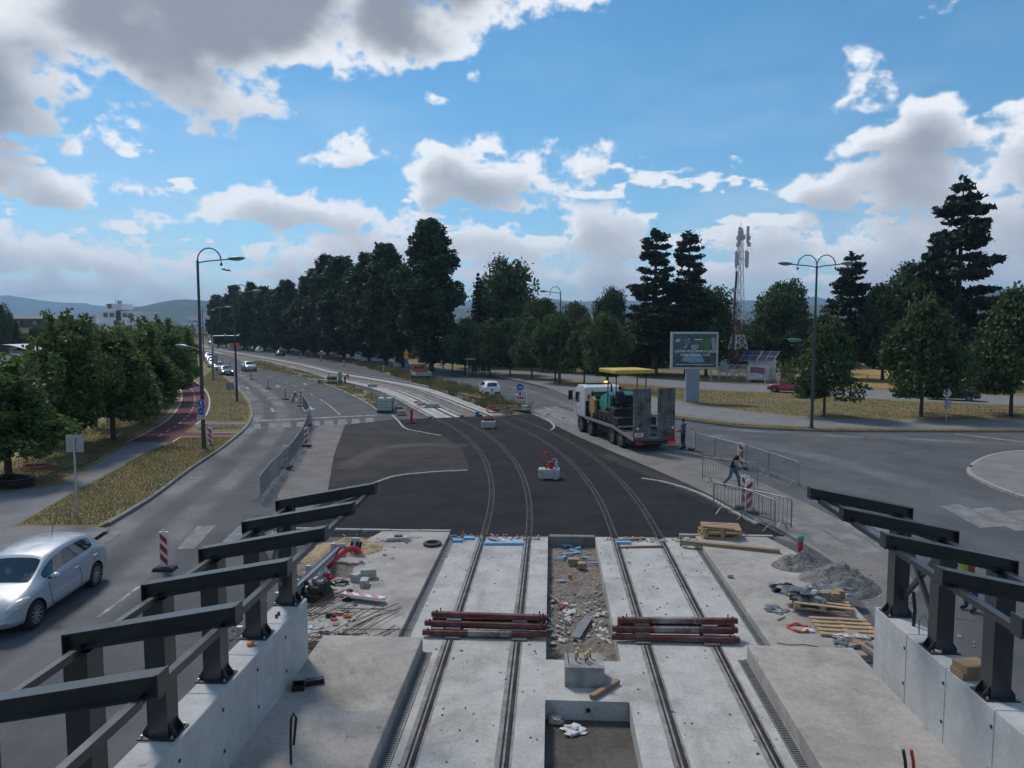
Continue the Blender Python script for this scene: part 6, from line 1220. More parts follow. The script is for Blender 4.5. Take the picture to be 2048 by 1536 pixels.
for bp, ty, lab in (((712, 722), 612, 'slim street lamp in front of the tall poplars'), ((886, 738), 600, 'slim street lamp post in front of the tallest poplar'), ((527, 703), 625, 'distant slim street lamp by the parked white car')):
    b = G(*bp, .12); t = thing('slim_lamp', lab, 'street lamp', b, 0, 'slim lamps along the far pavement'); h = H_at(bp[0], ty, b); MB().tube([(0, 0, 0), (0, 0, h - .1), (-.3, 0, h), (-1.2, 0, h + .1)], [.09, .06, .05, .04], 8).build('post', polem, t); lamp_head(t, Vector((-1.6, 0, h + .12)), (-1, 0))
def gantry(bp, y, x1, lab, lamp=False, sgn=1):
    b = G(*bp, .12); t = thing('camera_pole', lab, 'camera pole', b); z = AT(bp[0], y, b.y).z - .12; L = (x1 - bp[0]) * b.y / FPX
    MB().tube([(0, 0, 0), (0, 0, z + .1)], .08, 10).build('post', steelm, t); MB().tube([(0, 0, z), (L, 0, z + .05)], .05, 8).build('arm', steelm, t)
    for k in (.45, .97): c = MB().ell((L * k, 0, z - .1 + .25), (.12, .12, .14), 10).build('camera', whitep, t)
    MB().box((-.1 if L > 0 else .1, -.05, z - 1.0), (.3, .25, .5)).build('control_box', whitep, t)
gantry((428, 760), 672, 485, 'grey camera pole with a long arm over the left road'); gantry((887, 741), 662, 838, 'grey camera pole with an arm in front of the tallest poplar')
signblue = M('sign_blue', (.02, .09, .36), .45, .05, 4); signwhite = M('sign_white', (.62, .62, .6), .5, .05, 4); signgrey = M('sign_back_grey', (.30, .33, .36), .5, .1, 4, metal=.3)
def disc(r, y=0, z=0, n=28): return [(r * cos(2 * pi * k / n), y, z + r * sin(2 * pi * k / n)) for k in range(n)]
def round_sign(t, z, r, col=None, y=-.12):
    o = MB().cyl((0, y + .01, z), r, .02, 28, 'Y').build('sign_disc', signwhite, t); MB().add(disc(r * .94, y - .004, z), [tuple(range(28))]).build('blue_face', col or signblue, o); return o
b = G(408, 896, .12)
t = thing('cycle_sign', 'two round blue cycle path signs and white arrow plate on the tall lamp post', 'sign', (b.x - .02, b.y - .02, .12)); zz = [AT(405, y, b.y).z - .12 for y in (806, 822, 834)]
u = round_sign(t, zz[0], .21); MB().add([(-.03, -.13, zz[0] + .14), (.03, -.13, zz[0] + .14), (.07, -.13, zz[0] - .02), (.03, -.13, zz[0] - .02), (.05, -.13, zz[0] - .03), (-.05, -.13, zz[0] - .03), (-.03, -.13, zz[0] - .02), (-.06, -.13, zz[0] - .02)], [(0, 1, 2, 3, 4, 5, 6, 7)]).build('pedestrian_symbol', signwhite, u)
def bike(z, s, par):
    for x in (-.55, .55): MB().tube([(x * s + .36 * s * cos(a), -.132, z + .36 * s * sin(a)) for a in np.linspace(0, 2 * pi, 14)[:-1]], .045 * s, 5, True).build('bicycle_wheel', signwhite, par)
    MB().tube([(-.55 * s, -.132, z), (-.2 * s, -.132, z + .5 * s), (.4 * s, -.132, z + .5 * s), (0, -.132, z), (-.55 * s, -.132, z)], .04 * s, 5).build('bicycle_frame', signwhite, par)
bike(zz[0] - .12, .1, u); u = round_sign(t, zz[1], .21); bike(zz[1] - .03, .14, u)
for s in (-1, 1):
    w = MB().box((s * .13, -.11, zz[2]), (.22, .02, .22)).build('arrow_plate', signwhite, t); MB().add([(s * .13 - .015, -.124, zz[2] - s * .07), (s * .13 + .015, -.124, zz[2] - s * .07), (s * .13 + .015, -.124, zz[2] + s * .02), (s * .13 + .05, -.124, zz[2] + s * .02), (s * .13, -.124, zz[2] + s * .08), (s * .13 - .05, -.124, zz[2] + s * .02), (s * .13 - .015, -.124, zz[2] + s * .02)], [tuple(range(7))]).build('arrow_symbol', trimm, w)
def back_sign(bp, y0, y1, wpx, lab):
    b = G(*bp, .12); t = thing('road_sign', lab, 'sign', b, .1); z0, z1 = AT(bp[0], y1, b.y).z - .12, AT(bp[0], y0, b.y).z - .12; w = wpx * b.y / FPX
    MB().cyl((0, 0, z1 / 2 - .05), .035, z1 - .1, 10).build('post', steelm, t); p = MB().box((0, .05, (z0 + z1) / 2), (w, .02, z1 - z0)).build('panel', signgrey, t, .006)
    for z in (z0 + (z1 - z0) * .25, z0 + (z1 - z0) * .75): MB().box((0, .03, z), (w * .8, .02, .05)).build('back_rail', signgrey, p)
    return t
back_sign((155, 1032), 870, 905, 36, 'grey back of a square road sign on the verge by the footpath'); back_sign((462, 835), 765, 780, 16, 'small grey sign back on the verge before the second lamp'); back_sign((432, 775), 710, 728, 10, 'narrow grey sign back beside the camera pole')
b = G(1892, 842, .12); t = thing('road_sign', 'round grey sign seen from behind on the right pavement', 'sign', b); h = H_at(1892, 778, b); MB().cyl((0, 0, h / 2), .04, h, 10).build('post', steelm, t); MB().cyl((0, .04, h - .3), .3, .02, 24, 'Y').build('panel', signwhite, t); MB().box((.1, .05, h - 1.1), (.45, .02, .6)).build('panel', signgrey, t)
b = G(1118, 765, .12); t = thing('bus_stop_sign', 'dark blue bus stop sign on a thick dark post', 'sign', b); h = H_at(1118, 722, b); MB().cyl((0, 0, h / 2), .12, h, 10).build('post', polem, t); z = h - .45; s_ = MB().box((0, -.1, z), (.62, .04, .95)).build('panel', M('bus_sign_blue', (.02, .05, .14), .45), t); MB().box((0, -.125, z + .1), (.34, .01, .2)).build('bus_symbol', signwhite, s_)
b = G(813, 745, .12); t = thing('roadworks_sign', 'orange roadworks triangle above yellow and blue round signs on one post', 'sign', b); h = H_at(813, 697, b); MB().cyl((0, 0, h / 2), .04, h, 8).build('post', steelm, t); org = M('sign_orange', (.6, .13, .03), .5)
MB().add([(-.5, -.06, h - .85), (.5, -.06, h - .85), (0, -.06, h)], [(0, 1, 2)]).build('triangle', org, t); MB().add([(-.24, -.07, h - .75), (.24, -.07, h - .75), (0, -.07, h - .3)], [(0, 1, 2)]).build('triangle_face', M('sign_yellow', (.6, .32, .03), .5), t); MB().cyl((0, -.05, h - 1.25), .36, .02, 24, 'Y').build('sign_disc', M('sign_yellow', (.6, .32, .03), .5), t); MB().cyl((0, -.05, h - 2.05), .36, .02, 24, 'Y').build('sign_disc', signblue, t)
b = G(1040, 796); t = thing('keep_right_sign', 'blue round sign with white arrow on a striped stand by the truck', 'sign', b); beacon_parts(t, False, .5, .25); u = round_sign(t, 1.05, .36, None, -.05); MB().add([(-.22, -.062, 1.02), (.05, -.062, 1.02), (.05, -.062, .94), (.24, -.062, 1.05), (.05, -.062, 1.16), (.05, -.062, 1.08), (-.22, -.062, 1.08)], [tuple(range(7))]).build('arrow_symbol', signwhite, u)
# guide beacons
bc = [((330, 1140), 0, None, 'red and white beacon beside the silver car'), ((572, 936), 1, None, 'beacon standing in the nearest stretch of left barriers'), ((613, 893), 1, None, 'beacon at the middle of the left barrier line'), ((615, 851), 1, None, 'beacon at the crossing in the left barrier line'), ((602, 813), 1, 1, 'beacon with an orange lamp at the far end of the left barriers'), ((571, 799), 1, None, 'beacon just beyond the left barriers'), ((537, 778), 1, None, 'second beacon beyond the left barriers'), ((503, 760), 1, None, 'third beacon beyond the left barriers'), ((460, 733), 1, None, 'distant beacon right of the dark oncoming saloon'), ((445, 725), 1, None, 'farthest beacon on the left carriageway'), ((421, 893), 0, None, 'beacon at the foot of the tall lamp with cycle signs'),
 ((1481, 938), 0, None, 'beacon standing behind the walking man'), ((1489, 1018), 0, None, 'rear one of two beacons beside the lone right barrier'), ((1497, 1028), 1, None, 'front one of two beacons beside the lone right barrier'), ((1384, 900), 1, 1, 'beacon with an orange lamp behind the tow truck'), ((923, 778), 1, None, 'beacon left of the white SUV'), ((767, 745), 1, None, 'beacon left of the orange lorry'), ((688, 733), 1, None, 'beacon on the far carriageway by the slim lamp'), ((642, 722), 1, None, 'small beacon under the tall poplars'), ((602, 717), 1, None, 'small beacon near the pedestrian under the poplars'), ((566, 712), 1, None, 'farthest small beacon by the black car')]
for i, (bp, fl, lp, lab) in enumerate(bc):
    p = G(*bp); t = thing('guide_beacon', lab, 'beacon', p, radians(90) if 'behind the tow' in lab else random.uniform(-.15, .15), 'red and white guide beacons', 1.15 if 'lone right' in lab or 'walking' in lab else None); beacon_parts(t, bool(fl), 1.0, .25, True, lp)
# crowd barriers
zinc = M('barrier_zinc', (.22, .235, .25), .55, .1, 5, metal=.5)
def barrier_proto(L=2.2, H=1.1):
    t = bpy.data.objects.new('crowd_barrier', None); COL.objects.link(t); r = .12
    pts = [(-L / 2, 0, .12)] + [(-L / 2 + r - r * cos(a), 0, H - r + r * sin(a)) for a in np.linspace(0, pi / 2, 5)] + [(L / 2 - r + r * sin(a), 0, H - r + r * cos(a)) for a in np.linspace(0, pi / 2, 5)] + [(L / 2, 0, .12)]
    MB().tube(pts, .019, 7).build('frame', zinc, t); MB().tube([(-L / 2, 0, .22), (L / 2, 0, .22)], .016, 6).build('bottom_rail', zinc, t); m = MB()
    for k in range(1, 20): x = -L / 2 + L * k / 20; m.tube([(x, 0, .22), (x, 0, H)], .0075, 4)
    m.build('bars', zinc, t, kind='stuff')
    for s in (-1, 1): MB().tube([(s * (L / 2 - .25), -.32, .01), (s * (L / 2 - .25), -.06, .22), (s * (L / 2 - .25), .06, .22), (s * (L / 2 - .25), .32, .01)], .016, 6).build('foot', zinc, t)
    return t
BP = barrier_proto(); used = [0]
def barrier(p, q, lab, grp):
    p, q = Vector(p), Vector(q); o = BP if not used[0] else dup(BP, (0, 0, 0)); used[0] = 1; o.location = (p + q) / 2; o.rotation_euler = (0, 0, atan2(q.y - p.y, q.x - p.x)); o.scale = ((q - p).length / 2.24, 1, 1); tag(o, lab, 'barrier', grp)
ln = resample(spline([G(x, y) for x, y in [(522, 1007), (546, 972), (580, 935), (606, 893), (615, 862), (619, 842), (610, 823), (603, 812)]], 10), 2.25)
orde = ['nearest', 'second', 'third', 'fourth', 'fifth', 'sixth', 'seventh', 'eighth', 'ninth', 'tenth', 'eleventh', 'twelfth', 'thirteenth', 'fourteenth']
for i in range(len(ln) - 1): barrier(ln[i], ln[i + 1], '%s galvanised crowd barrier in the line along the left road' % orde[min(i, 13)], 'left barrier line')
rb = [G(1390, 905), G(1430, 918), G(1492, 935), G(1537, 952), G(1597, 975)]
for i in range(4): barrier(rb[i], rb[i + 1], ('crowd barrier nearest the tow truck', 'crowd barrier left of the beacon behind the walking man', 'crowd barrier right of the beacon behind the walking man', 'last crowd barrier of the right line, nearest the canopy')[i], 'right barrier line')
barrier(G(1404, 962), G(1516, 978), 'lone crowd barrier standing in front of the walking man', 'right barrier line'); barrier(G(1482, 1036), G(1550, 1066), 'crowd barrier beside the two beacons at the asphalt edge', 'right barrier line')
b = G(1545, 1052); barrier((b.x - 1.6, b.y + 1.9, 0), (b.x + .45, b.y - .6, 0), 'crowd barrier leaning behind the two beacons', 'right barrier line')
o = MB().box((0, 0, .5), (.05, .5, 1.0), 0, 0, .35).build('sign_stand', trimm); 
t = thing('folding_sign', 'small dark folding roadwork sign by the lamp topped beacon', 'sign', G(588, 805), .6); o.parent = t; o.name = 'panel'; MB().box((.3, 0, .5), (.05, .5, 1.0), 0, 0, -.35).build('panel', signwhite, t)
# ---- billboard
b = G(1384, 804, .12); bv = b.y; t = thing('billboard', 'large billboard advertising a summer stage on a single grey column', 'billboard', b, .0)
mpx = bv / FPX; zt_, zb_ = AT(1384, 664, bv).z - .12, AT(1384, 738, bv).z - .12; Wb = 92 * mpx; cx = (1386 - 1384) * mpx
MB().box((0, .1, zb_ / 2), (26 * mpx, .55, zb_)).build('column', M('billboard_column', (.25, .29, .34), .5, .08, 2), t, .02); fr = MB().box((cx, 0, (zt_ + zb_) / 2), (Wb, .45, zt_ - zb_)).build('frame', M('billboard_frame', (.42, .44, .46), .5, .06, 2, metal=.3), t, .02)
pw, ph = Wb - .36, (zt_ - zb_) - .34; pc = MB().box((cx, -.23, (zt_ + zb_) / 2), (pw, .02, ph)).build('poster', ground_mat('poster_print', (.05, .075, .08), (.09, .14, .09), .1, (.10, .13, .19), .6, big=.5, mid=1.4, fine=6, bump=0, rough=.4), t)
Z0 = (zt_ + zb_) / 2
def flat(name, pts, mat, lay): return MB().add([(cx + x * pw, -.242 - .002 * lay, Z0 + z * ph) for x, z in pts], [tuple(range(len(pts)))]).build(name, mat, pc)
pblue = M('print_pale_blue', (.20, .30, .40), .5, .15, 3); pwhite = M('print_white', (.8, .82, .83), .5, .05, 3); pteal = M('print_teal', (.03, .22, .30), .5, .1, 5); pskin = M('print_skin', (.40, .26, .2), .5); plil = M('print_lilac', (.30, .30, .38), .5, .2, 4); pgrn = M('print_green', (.06, .16, .05), .5, .3, 4)
flat('print_stage', [(-.32, -.30), (-.18, -.08), (.14, -.08), (.24, -.34), (-.1, -.36)], pblue, 1); flat('print_roof', [(-.08, .18), (.10, .18), (.08, .06), (-.02, .02), (-.1, .1)], plil, 1); flat('print_tree', [(.16, .12), (.2, .36), (.34, .4), (.4, .2), (.3, .05)], pgrn, 1); flat('print_path', [(.37, .38), (.46, .4), (.5, .1), (.42, .0)], plil, 2)
flat('print_shirt', [(-.24, .33), (-.14, .37), (-.10, .25), (-.13, .17), (-.2, .17), (-.25, .22)], pteal, 3); flat('print_head', [(-.17, .36), (-.12, .38), (-.1, .34), (-.14, .32)], pskin, 4); flat('print_arm', [(-.33, .34), (-.24, .35), (-.24, .33), (-.33, .325)], pskin, 4); flat('print_leg', [(-.2, .17), (-.15, .17), (-.22, .06), (-.28, .08)], pskin, 4)
def text_mesh(txt, size, loc, par, mat, xs=1.0):
    cu = bpy.data.curves.new('lettering', 'FONT'); cu.body = txt; cu.size = size; cu.align_x = 'CENTER'; cu.align_y = 'CENTER'; cu.offset = .012 * size
    o = bpy.data.objects.new('lettering', cu); COL.objects.link(o); me = bpy.data.meshes.new_from_object(o.evaluated_get(bpy.context.evaluated_depsgraph_get())); bpy.data.objects.remove(o)
    me.materials.clear(); q = link('lettering', me, mat, par); q.location = loc; q.rotation_euler = (pi / 2, 0, 0); q.scale = (xs, 1, 1); return q
text_mesh('LJETNA POZORNICA ILIDŽA', .30, (cx + .04 * pw, -.252, Z0 - .02 * ph), pc, pwhite); text_mesh('16.06.', .30, (cx - .24 * pw, -.252, Z0 - .13 * ph), pc, pwhite); text_mesh('15.07.', .30, (cx + .28 * pw, -.252, Z0 - .13 * ph), pc, pwhite)
flat('print_text_band', [(.0, .345), (.18, .345), (.18, .32), (.0, .32)], pwhite, 3); flat('print_text_band', [(-.12, -.12), (.14, -.12), (.14, -.145), (-.12, -.145)], pwhite, 3); flat('print_logo', [(-.44, .33), (-.38, .36), (-.33, .33)], pwhite, 3); flat('print_text_band', [(-.45, .30), (-.34, .30), (-.34, .275), (-.45, .275)], pwhite, 3); flat('print_text_band', [(-.42, -.41), (.42, -.41), (.42, -.422), (-.42, -.422)], pwhite, 3)
# ---- radio mast
b = G(1474, 758, .12); t = thing('radio_mast', 'red and white lattice radio mast with panel antennas', 'mast', b, .3); mastw = M('mast_white', (.5, .5, .5), .5, .08, 2); mastr = M('mast_red', (.10, .03, .035), .6, .08, 2); ms = b.y / FPX
ys = [757, 730, 699, 670, 640, 614, 585, 560, 535, 510, 485, 462]; hw = [18.5, 18.5, 18.5, 11.5, 11, 10.5, 9, 8, 7, 6, 5, 5]
for i in range(len(ys) - 1):
    z0, z1 = AT(1474, ys[i], b.y).z - .12, AT(1474, ys[i + 1], b.y).z - .12; a, c = hw[i] * ms * .72, hw[i + 1] * ms * .72; m = MB(); P0 = [(-a, -a), (a, -a), (a, a), (-a, a)]; P1 = [(-c, -c), (c, -c), (c, c), (-c, c)]; nseg = 2 if i < 5 else 1; rr_ = .06 if i < 4 else .04
    for k in range(4):
        k2 = (k + 1) % 4; m.tube([(*P0[k], z0), (*P1[k], z1)], rr_, 5)
        for s in range(nseg):
            f0, f1 = s / nseg, (s + 1) / nseg; L_ = lambda f, kk: Vector((*P0[kk], z0)).lerp(Vector((*P1[kk], z1)), f); m.tube([L_(f0, k), L_(f1, k2)], rr_ * .6, 4); m.tube([L_(f0, k2), L_(f1, k)], rr_ * .6, 4); m.tube([L_(f1, k), L_(f1, k2)], rr_ * .7, 4)
    m.build('lattice_section', mastr if i in (1, 3) else mastw, t)
MB().tube([(0, 0, AT(1474, 480, b.y).z), (0, 0, AT(1474, 446, b.y).z)], .03, 5).build('spike', mastw, t); MB().tube([(-.9, -.3, 4), (-.75, -.2, 10), (-.45, -.1, AT(1474, 545, b.y).z)], .12, 6).build('cable_run', mastr, t)
antm = M('antenna_grey', (.42, .43, .44), .5, .08, 3)
for px, y0, y1, dy in ((1462, 504, 535, -.4), (1483, 502, 533, -.5), (1492, 504, 534, .2), (1468, 456, 488, -.4), (1487, 453, 484, -.3), (1480, 456, 480, .4), (1474, 505, 530, .6)):
    zc = (AT(px, y0, b.y).z + AT(px, y1, b.y).z) / 2 - .12; x = (px - 1474) * ms; q = MB().box((x, dy, zc), (.34, .18, (y1 - y0) * ms)).build('panel_antenna', antm, t, .03); MB().tube([(x, dy + .15, zc - 1.2), (x, dy + .15, zc + 1)], .03, 5).build('mount_pipe', mastw, q); MB().tube([(x, dy + .15, zc), (0, 0, zc)], .03, 5).build('mount_arm', mastw, q)
for px, y in ((1466, 522), (1466, 477), (1490, 489), (1489, 476), (1478, 475), (1466, 490)): MB().box(((px - 1474) * ms, -.3, AT(px, y, b.y).z - .12), (.4, .3, .55)).build('radio_unit', antm, t, .03)
d = MB().lathe([(.05, 0), (.3, .08), (.33, .12), (.0, .05)], 16, (0, 0, 0), 'Y').build('dish', antm, t); d.location = (-1.0, -.4, AT(1460, 583, b.y).z)
# equipment shed with solar panels
b = G(1495, 763, .12); c1 = G(1538, 764, .12); t = thing('equipment_shed', 'white equipment cabin with pink graffiti and a solar panel roof', 'cabin', b, atan2(c1.y - b.y, c1.x - b.x) - .38); Lx = (c1 - b).length * 1.05; hs = AT(1500, 722, b.y).z - .12; cabw = M('cabin_white', (.66, .68, .70), .6, .08, 1.5, dirt=(.38, .38, .38), dscale=.8)
MB().bb((0, 0, .25), (Lx, 2.3, hs)).build('wall', cabw, t, .02); MB().bb((-.08, -.08, hs), (Lx + .08, 2.4, hs + .1)).build('roof', cabw, t)
for x in (.2, Lx - .2): MB().bb((x - .1, .1, 0), (x + .1, 2.2, .25)).build('plinth', conc, t)
MB().bb((Lx + .001, .5, .3), (Lx + .03, 1.4, hs - .3)).build('door', cabw, t)
gp, gk = M('graffiti_pink', (.45, .13, .2), .6, .2, 5), M('graffiti_outline', (.08, .03, .06), .6); rg = random.Random(4)
for k in range(6):
    x = .35 + k * .31; w = .38; zz_ = 1.5 - .03 * k
    def blobp(sc, y, n=14, sd=k): r2 = random.Random(sd); return [(x + w / 2 + sc * w * .58 * cos(a) * (1 + .3 * r2.uniform(-1, 1)), y, zz_ + sc * .34 * sin(a) * (1 + .25 * r2.uniform(-1, 1))) for a in np.linspace(0, 2 * pi, n)[:-1]]
    MB().add(blobp(1.15, -.004 - .001 * k), [tuple(range(13))]).build('graffiti_outline', gk, t); MB().add(blobp(.92, -.012 - .001 * k), [tuple(range(13))]).build('graffiti_letter', gp, t); MB().box((x + w / 2, -.022, zz_), (.06, .004, .4), 0, 0, .3 * (-1) ** k).build('graffiti_stroke', gk, t)
solm = M('solar_cell', (.010, .016, .045), .45, .1, 5, spec=.2); sl = -.55
for i in range(2):
    for j in range(2):
        fr_ = MB().box((0, 0, 0), (2.1, 1.12, .04)).build('solar_panel', steelm, t); fr_.location = (.62 + 2.13 * i - .35, -.25 + .96 * j, hs + .34 + .60 * j); fr_.rotation_euler = (.555, 0, 0)
        for cxx in (-.42, .42): q = MB().box((cxx * 1.22, 0, .023), (.99, 1.06, .006)).build('cell_field', solm, fr_)
for x in (.4, Lx - .3): MB().tube([(x, 1.5, hs), (x, 1.1, hs + 1.1)], .03, 6).build('panel_strut', steelm, t)
b = G(1448, 757, .12); t = thing('meter_cabinet', 'grey electrical cabinet on two legs left of the radio mast', 'cabinet', b); MB().box((0, 0, 1.5), (1.05, .5, 1.35)).build('housing', M('cabinet_grey', (.36, .39, .42), .5, .06, 2), t, .02); 
for x in (-.35, .35): MB().box((x, 0, .42), (.08, .08, .85)).build('leg', steelm, t)
for px, py, lab in ((1421, 762, 'white concrete post right of the billboard column'), (1437, 761, 'white concrete post beside the grey cabinet'), (1493, 764, 'white concrete post at the left corner of the cabin'), (1530, 767, 'white concrete post in front of the cabin'), (1557, 768, 'white concrete post at the right corner of the cabin')):
    b = G(px, py, .12); o = MB().box((0, 0, .9), (.16, .16, 1.8), taper=.9).build('concrete_post', conc, None, .01); o.location = b; tag(o, lab, 'post')
t = thing('slat_gate', 'dark slatted gate and white pickets right of the cabin', 'gate', G(1560, 766, .12)); 
for k in range(9): MB().box((.2 + .2 * k, .3, .95), (.15, .05, 1.9)).build('slat', wooddark, t)
for k in range(7): MB().box((2.3 + .28 * k, .4, .95), (.06, .05, 1.9)).build('picket', steelm, t)
for px, y0, lab in ((1818, 620, 'pale concrete pole behind the spreading lawn tree'), (1810, 600, 'tall pale pole behind the trees on the right')): 
    b = AT(px, 790, 88); o = MB().tube([(0, 0, 0), (0, 0, AT(px, y0, 88).z)], [.14, .09], 8).build('utility_pole', conc); o.location = (b.x, 88, 0); tag(o, lab, 'pole')
# ---- bus shelter
a_, b_ = G(935, 752, .12), G(957, 754, .12); t = thing('bus_shelter', 'open bus shelter with a flat white roof on thin posts', 'bus shelter', a_, -.18); hz_ = H_at(935, 718, a_) - .1; Ls = 40 * a_.y / FPX
for x in (0, Ls * .55, Ls): 
    for y in (0, 1.4): MB().tube([(x, y, 0), (x, y, hz_)], .04, 6).build('post', steelm, t)
MB().box((Ls / 2, .7, hz_ + .06), (Ls + .5, 2.0, .12), 0, -.06).build('roof', M('shelter_roof', (.5, .52, .53), .5, .06, 2), t, .01); 
for x in (Ls * .27, Ls * .77): MB().box((x, 1.42, hz_ * .55), (Ls * .42, .01, hz_ * .6)).build('glass_panel', glass('shelter_glass', (.05, .06, .065), .08), t)
MB().box((Ls / 2, 1.1, .45), (Ls * .7, .35, .05)).build('bench', greywood, t)
# ---- IBC tank, crates, blocks on the asphalt
p = G(768, 826, .0); t = thing('pallet', 'wooden pallet under the caged water tank', 'pallet', (p.x, p.y + .5, .05), .05); bpy.data.objects.remove(t); pallet((p.x, p.y + .5, .02), .05, 'dark wooden pallet under the caged water tank', (0, 0), wooddark, 1.25, 1.05)
t = thing('water_tank', 'white caged bulk water container standing on a pallet by the tram slab', 'tank', (p.x, p.y + .5, .17), .05); MB().bb((-.56, -.48, .02), (.56, .48, 1.0)).build('bottle', M('tank_plastic', (.48, .56, .52), .4, .06, 2), t, .06, 3, True); MB().cyl((0, 0, 1.03), .12, .06, 16).build('lid', blackp, t)
for z in (.03, .28, .52, .76, 1.0):
    MB().tube([(-.6, -.52, z), (.6, -.52, z), (.6, .52, z), (-.6, .52, z)], .016, 5, True).build('cage_ring', zinc, t)
for k in range(7):
    for s in (-.52, .52): MB().tube([(-.6 + .2 * k, s, .02), (-.6 + .2 * k, s, 1.0)], .013, 5).build('cage_bar', zinc, t)
for k in range(1, 5):
    for s in (-.6, .6): MB().tube([(s, -.52 + .21 * k, .02), (s, -.52 + .21 * k, 1.0)], .013, 5).build('cage_bar', zinc, t)
for px, py, z, d, mt, nm, lab, ct in ((798, 824, .03, (.55, .45, .45), bluep, 'blue_crate', 'blue plastic crate right of the caged tank', 'crate'), (803, 830, .03, (.7, .4, .38), woodpal, 'wooden_box', 'plain wooden box in front of the blue crate', 'box'), (955, 832, .03, (.3, .3, .34), bluep, 'bucket', 'small dark blue bucket at the end of the tram slab', 'bucket'), (864, 815, .03, (1.2, .5, .35), conc, 'concrete_trough', 'grey concrete trough set between the distant tracks', 'trough'), (843, 810, .25, (.7, .4, .25), conc, 'concrete_trough', 'grey trough behind the red bag between the distant tracks', 'trough'), (745, 774, .03, (1.0, .5, .35), conc, 'concrete_trough', 'farther grey concrete trough between the distant tracks', 'trough')):
    o = MB().bb((-d[0] / 2, -d[1] / 2, 0), (d[0] / 2, d[1] / 2, d[2])).build(nm, mt, None, .02, 2); o.location = G(px, py, z); o.rotation_euler = (0, 0, .1); tag(o, lab, ct)
crumple(G(836, 806, .25), (.35, .22, .2), 'red_bag', redp, 'bright red bag lying on the distant track slab', 'bag', 70)
t = thing('marker_post', 'red marker post standing on the fresh asphalt near the tank', 'post', G(823, 846, .02)); MB().cyl((0, 0, .5), .1, 1.0, 12).build('tube', redp, t, .02); MB().box((0, 0, .03), (.7, .35, .06)).build('foot', rubber, t); MB().ell((.06, 0, .7), (.08, .08, .14), 8).build('cap', redp, t)
def ballast(bp, lab, red_=True):
    p = G(*bp, .02); t = thing('counterweight_block', lab, 'concrete block', p, -.05); MB().box((0, 0, .25), (.95, .55, .42)).build('block', conc, t, .03, 2)
    for x in (-.3, .3): MB().box((x, 0, .02), (.16, .5, .05)).build('foot', conc, t)
    return p
p = ballast((1098, 957), 'light concrete block on the fresh asphalt carrying red hose')
t = thing('hose_reel', 'red hoop and hose heaped on the nearer concrete block', 'hose', (p.x, p.y, .48)); MB().tube([(-.1 + .16 * cos(a), -.02 + .1 * cos(a), .38 + .34 * sin(a)) for a in np.linspace(0, 2 * pi, 20)[:-1]], .035, 7, True).build('hoop', redp, t); MB().box((.08, 0, .16), (.22, .2, .32), .3).build('valve_body', redp, t, .04); MB().tube([(.1, 0, .3), (.2, 0, .45), (.3, .02, .42)], .025, 6).build('pipe', steelm, t)
o = MB().lathe([(0, 0), (.075, 0), (.075, .3), (.03, .38), (.03, .44), (0, .44)], 14).build('bottle', M('clear_bottle', (.35, .42, .5), .15)); o.location = (p.x + .33, p.y, .48); tag(o, 'clear plastic water bottle on the nearer concrete block', 'bottle')
p = ballast((977, 856), 'farther concrete block on the asphalt with a coiled hose'); o = MB().tube([(.32 * cos(a), .2 * sin(a), .05 + .02 * a / 2) for a in np.linspace(0, 2 * pi * 3, 40)], .03, 6).build('hose_coil', M('brown_hose', (.16, .05, .045), .6)); o.location = (p.x, p.y, .46); tag(o, 'dark red hose coil on the farther concrete block', 'hose')
# timber and scrap at the end of the median
tw_ = random.Random(9)
for k in range(16): c = G(920 + 3.4 * k * .8, 785 + .9 * k * .8, .1 + .12 * (k % 4)); a = -.35 + tw_.uniform(-.3, .3); L = tw_.uniform(.9, 1.8); plank('plank', c - Vector((cos(a), sin(a), 0)) * L / 2, c + Vector((cos(a), sin(a), .03)) * L / 2, .16, .05, woodpal if k < 11 else wood, 'pale plank in the loose pile left of the white SUV', 'plank', 'plank pile by the SUV')
for k in range(26): c = G(tw_.uniform(995, 1050), tw_.uniform(812, 828), .08 + .3 * tw_.random()); a = tw_.uniform(-.7, .5); L = tw_.uniform(.7, 1.9); plank('plank', c - Vector((cos(a), sin(a), -.05)) * L / 2, c + Vector((cos(a), sin(a), .05)) * L / 2, .1, .06, (wooddark, wood, woodpal)[k % 3], 'broken plank in the scrap heap at the end of the median', 'plank', 'scrap timber heap')
t = thing('compactor', 'grey vibrating plate compactor with black handle at the median end', 'compactor', G(1050, 826, .02), -.6); MB().box((0, 0, .12), (.8, .5, .16), taper=.9).build('base_plate', chass, t); MB().box((0, 0, .42), (.5, .4, .4)).build('engine', steelm, t, .04, 2); MB().tube([(.3, -.2, .4), (.75, -.2, .95), (.75, .2, .95), (.3, .2, .4)], .02, 6).build('handle', trimm, t); MB().tube([(-.3, -.15, .4), (-.25, -.15, .95), (-.25, .15, .95), (-.3, .15, .4)], .02, 6).build('frame', trimm, t)
o = MB().cyl((0, 0, .65), .07, 1.3, 10).build('white_post', whitep); o.location = G(1054, 818, 0); tag(o, 'plain white post standing behind the compactor', 'post')
o = MB().tube([(.5 * cos(a), .35 * sin(a), .3 + .25 * sin(a)) for a in np.linspace(.5, 5.5, 20)], .06, 7).build('red_duct', redp); o.location = G(986, 826, .0); tag(o, 'curl of red duct pipe in the grass at the median end', 'pipe')
for i, (px, py, L) in enumerate(((725, 762, 3.2), (655, 768, 1.6), (690, 772, 1.2))):
    pass
t = thing('work_trolley', 'rusty flat work trolley loaded with tools on the distant track', 'trolley', G(660, 766, .05), -.6); MB().box((0, 0, .35), (3.2, 1.6, .1)).build('deck', greywood, t); 
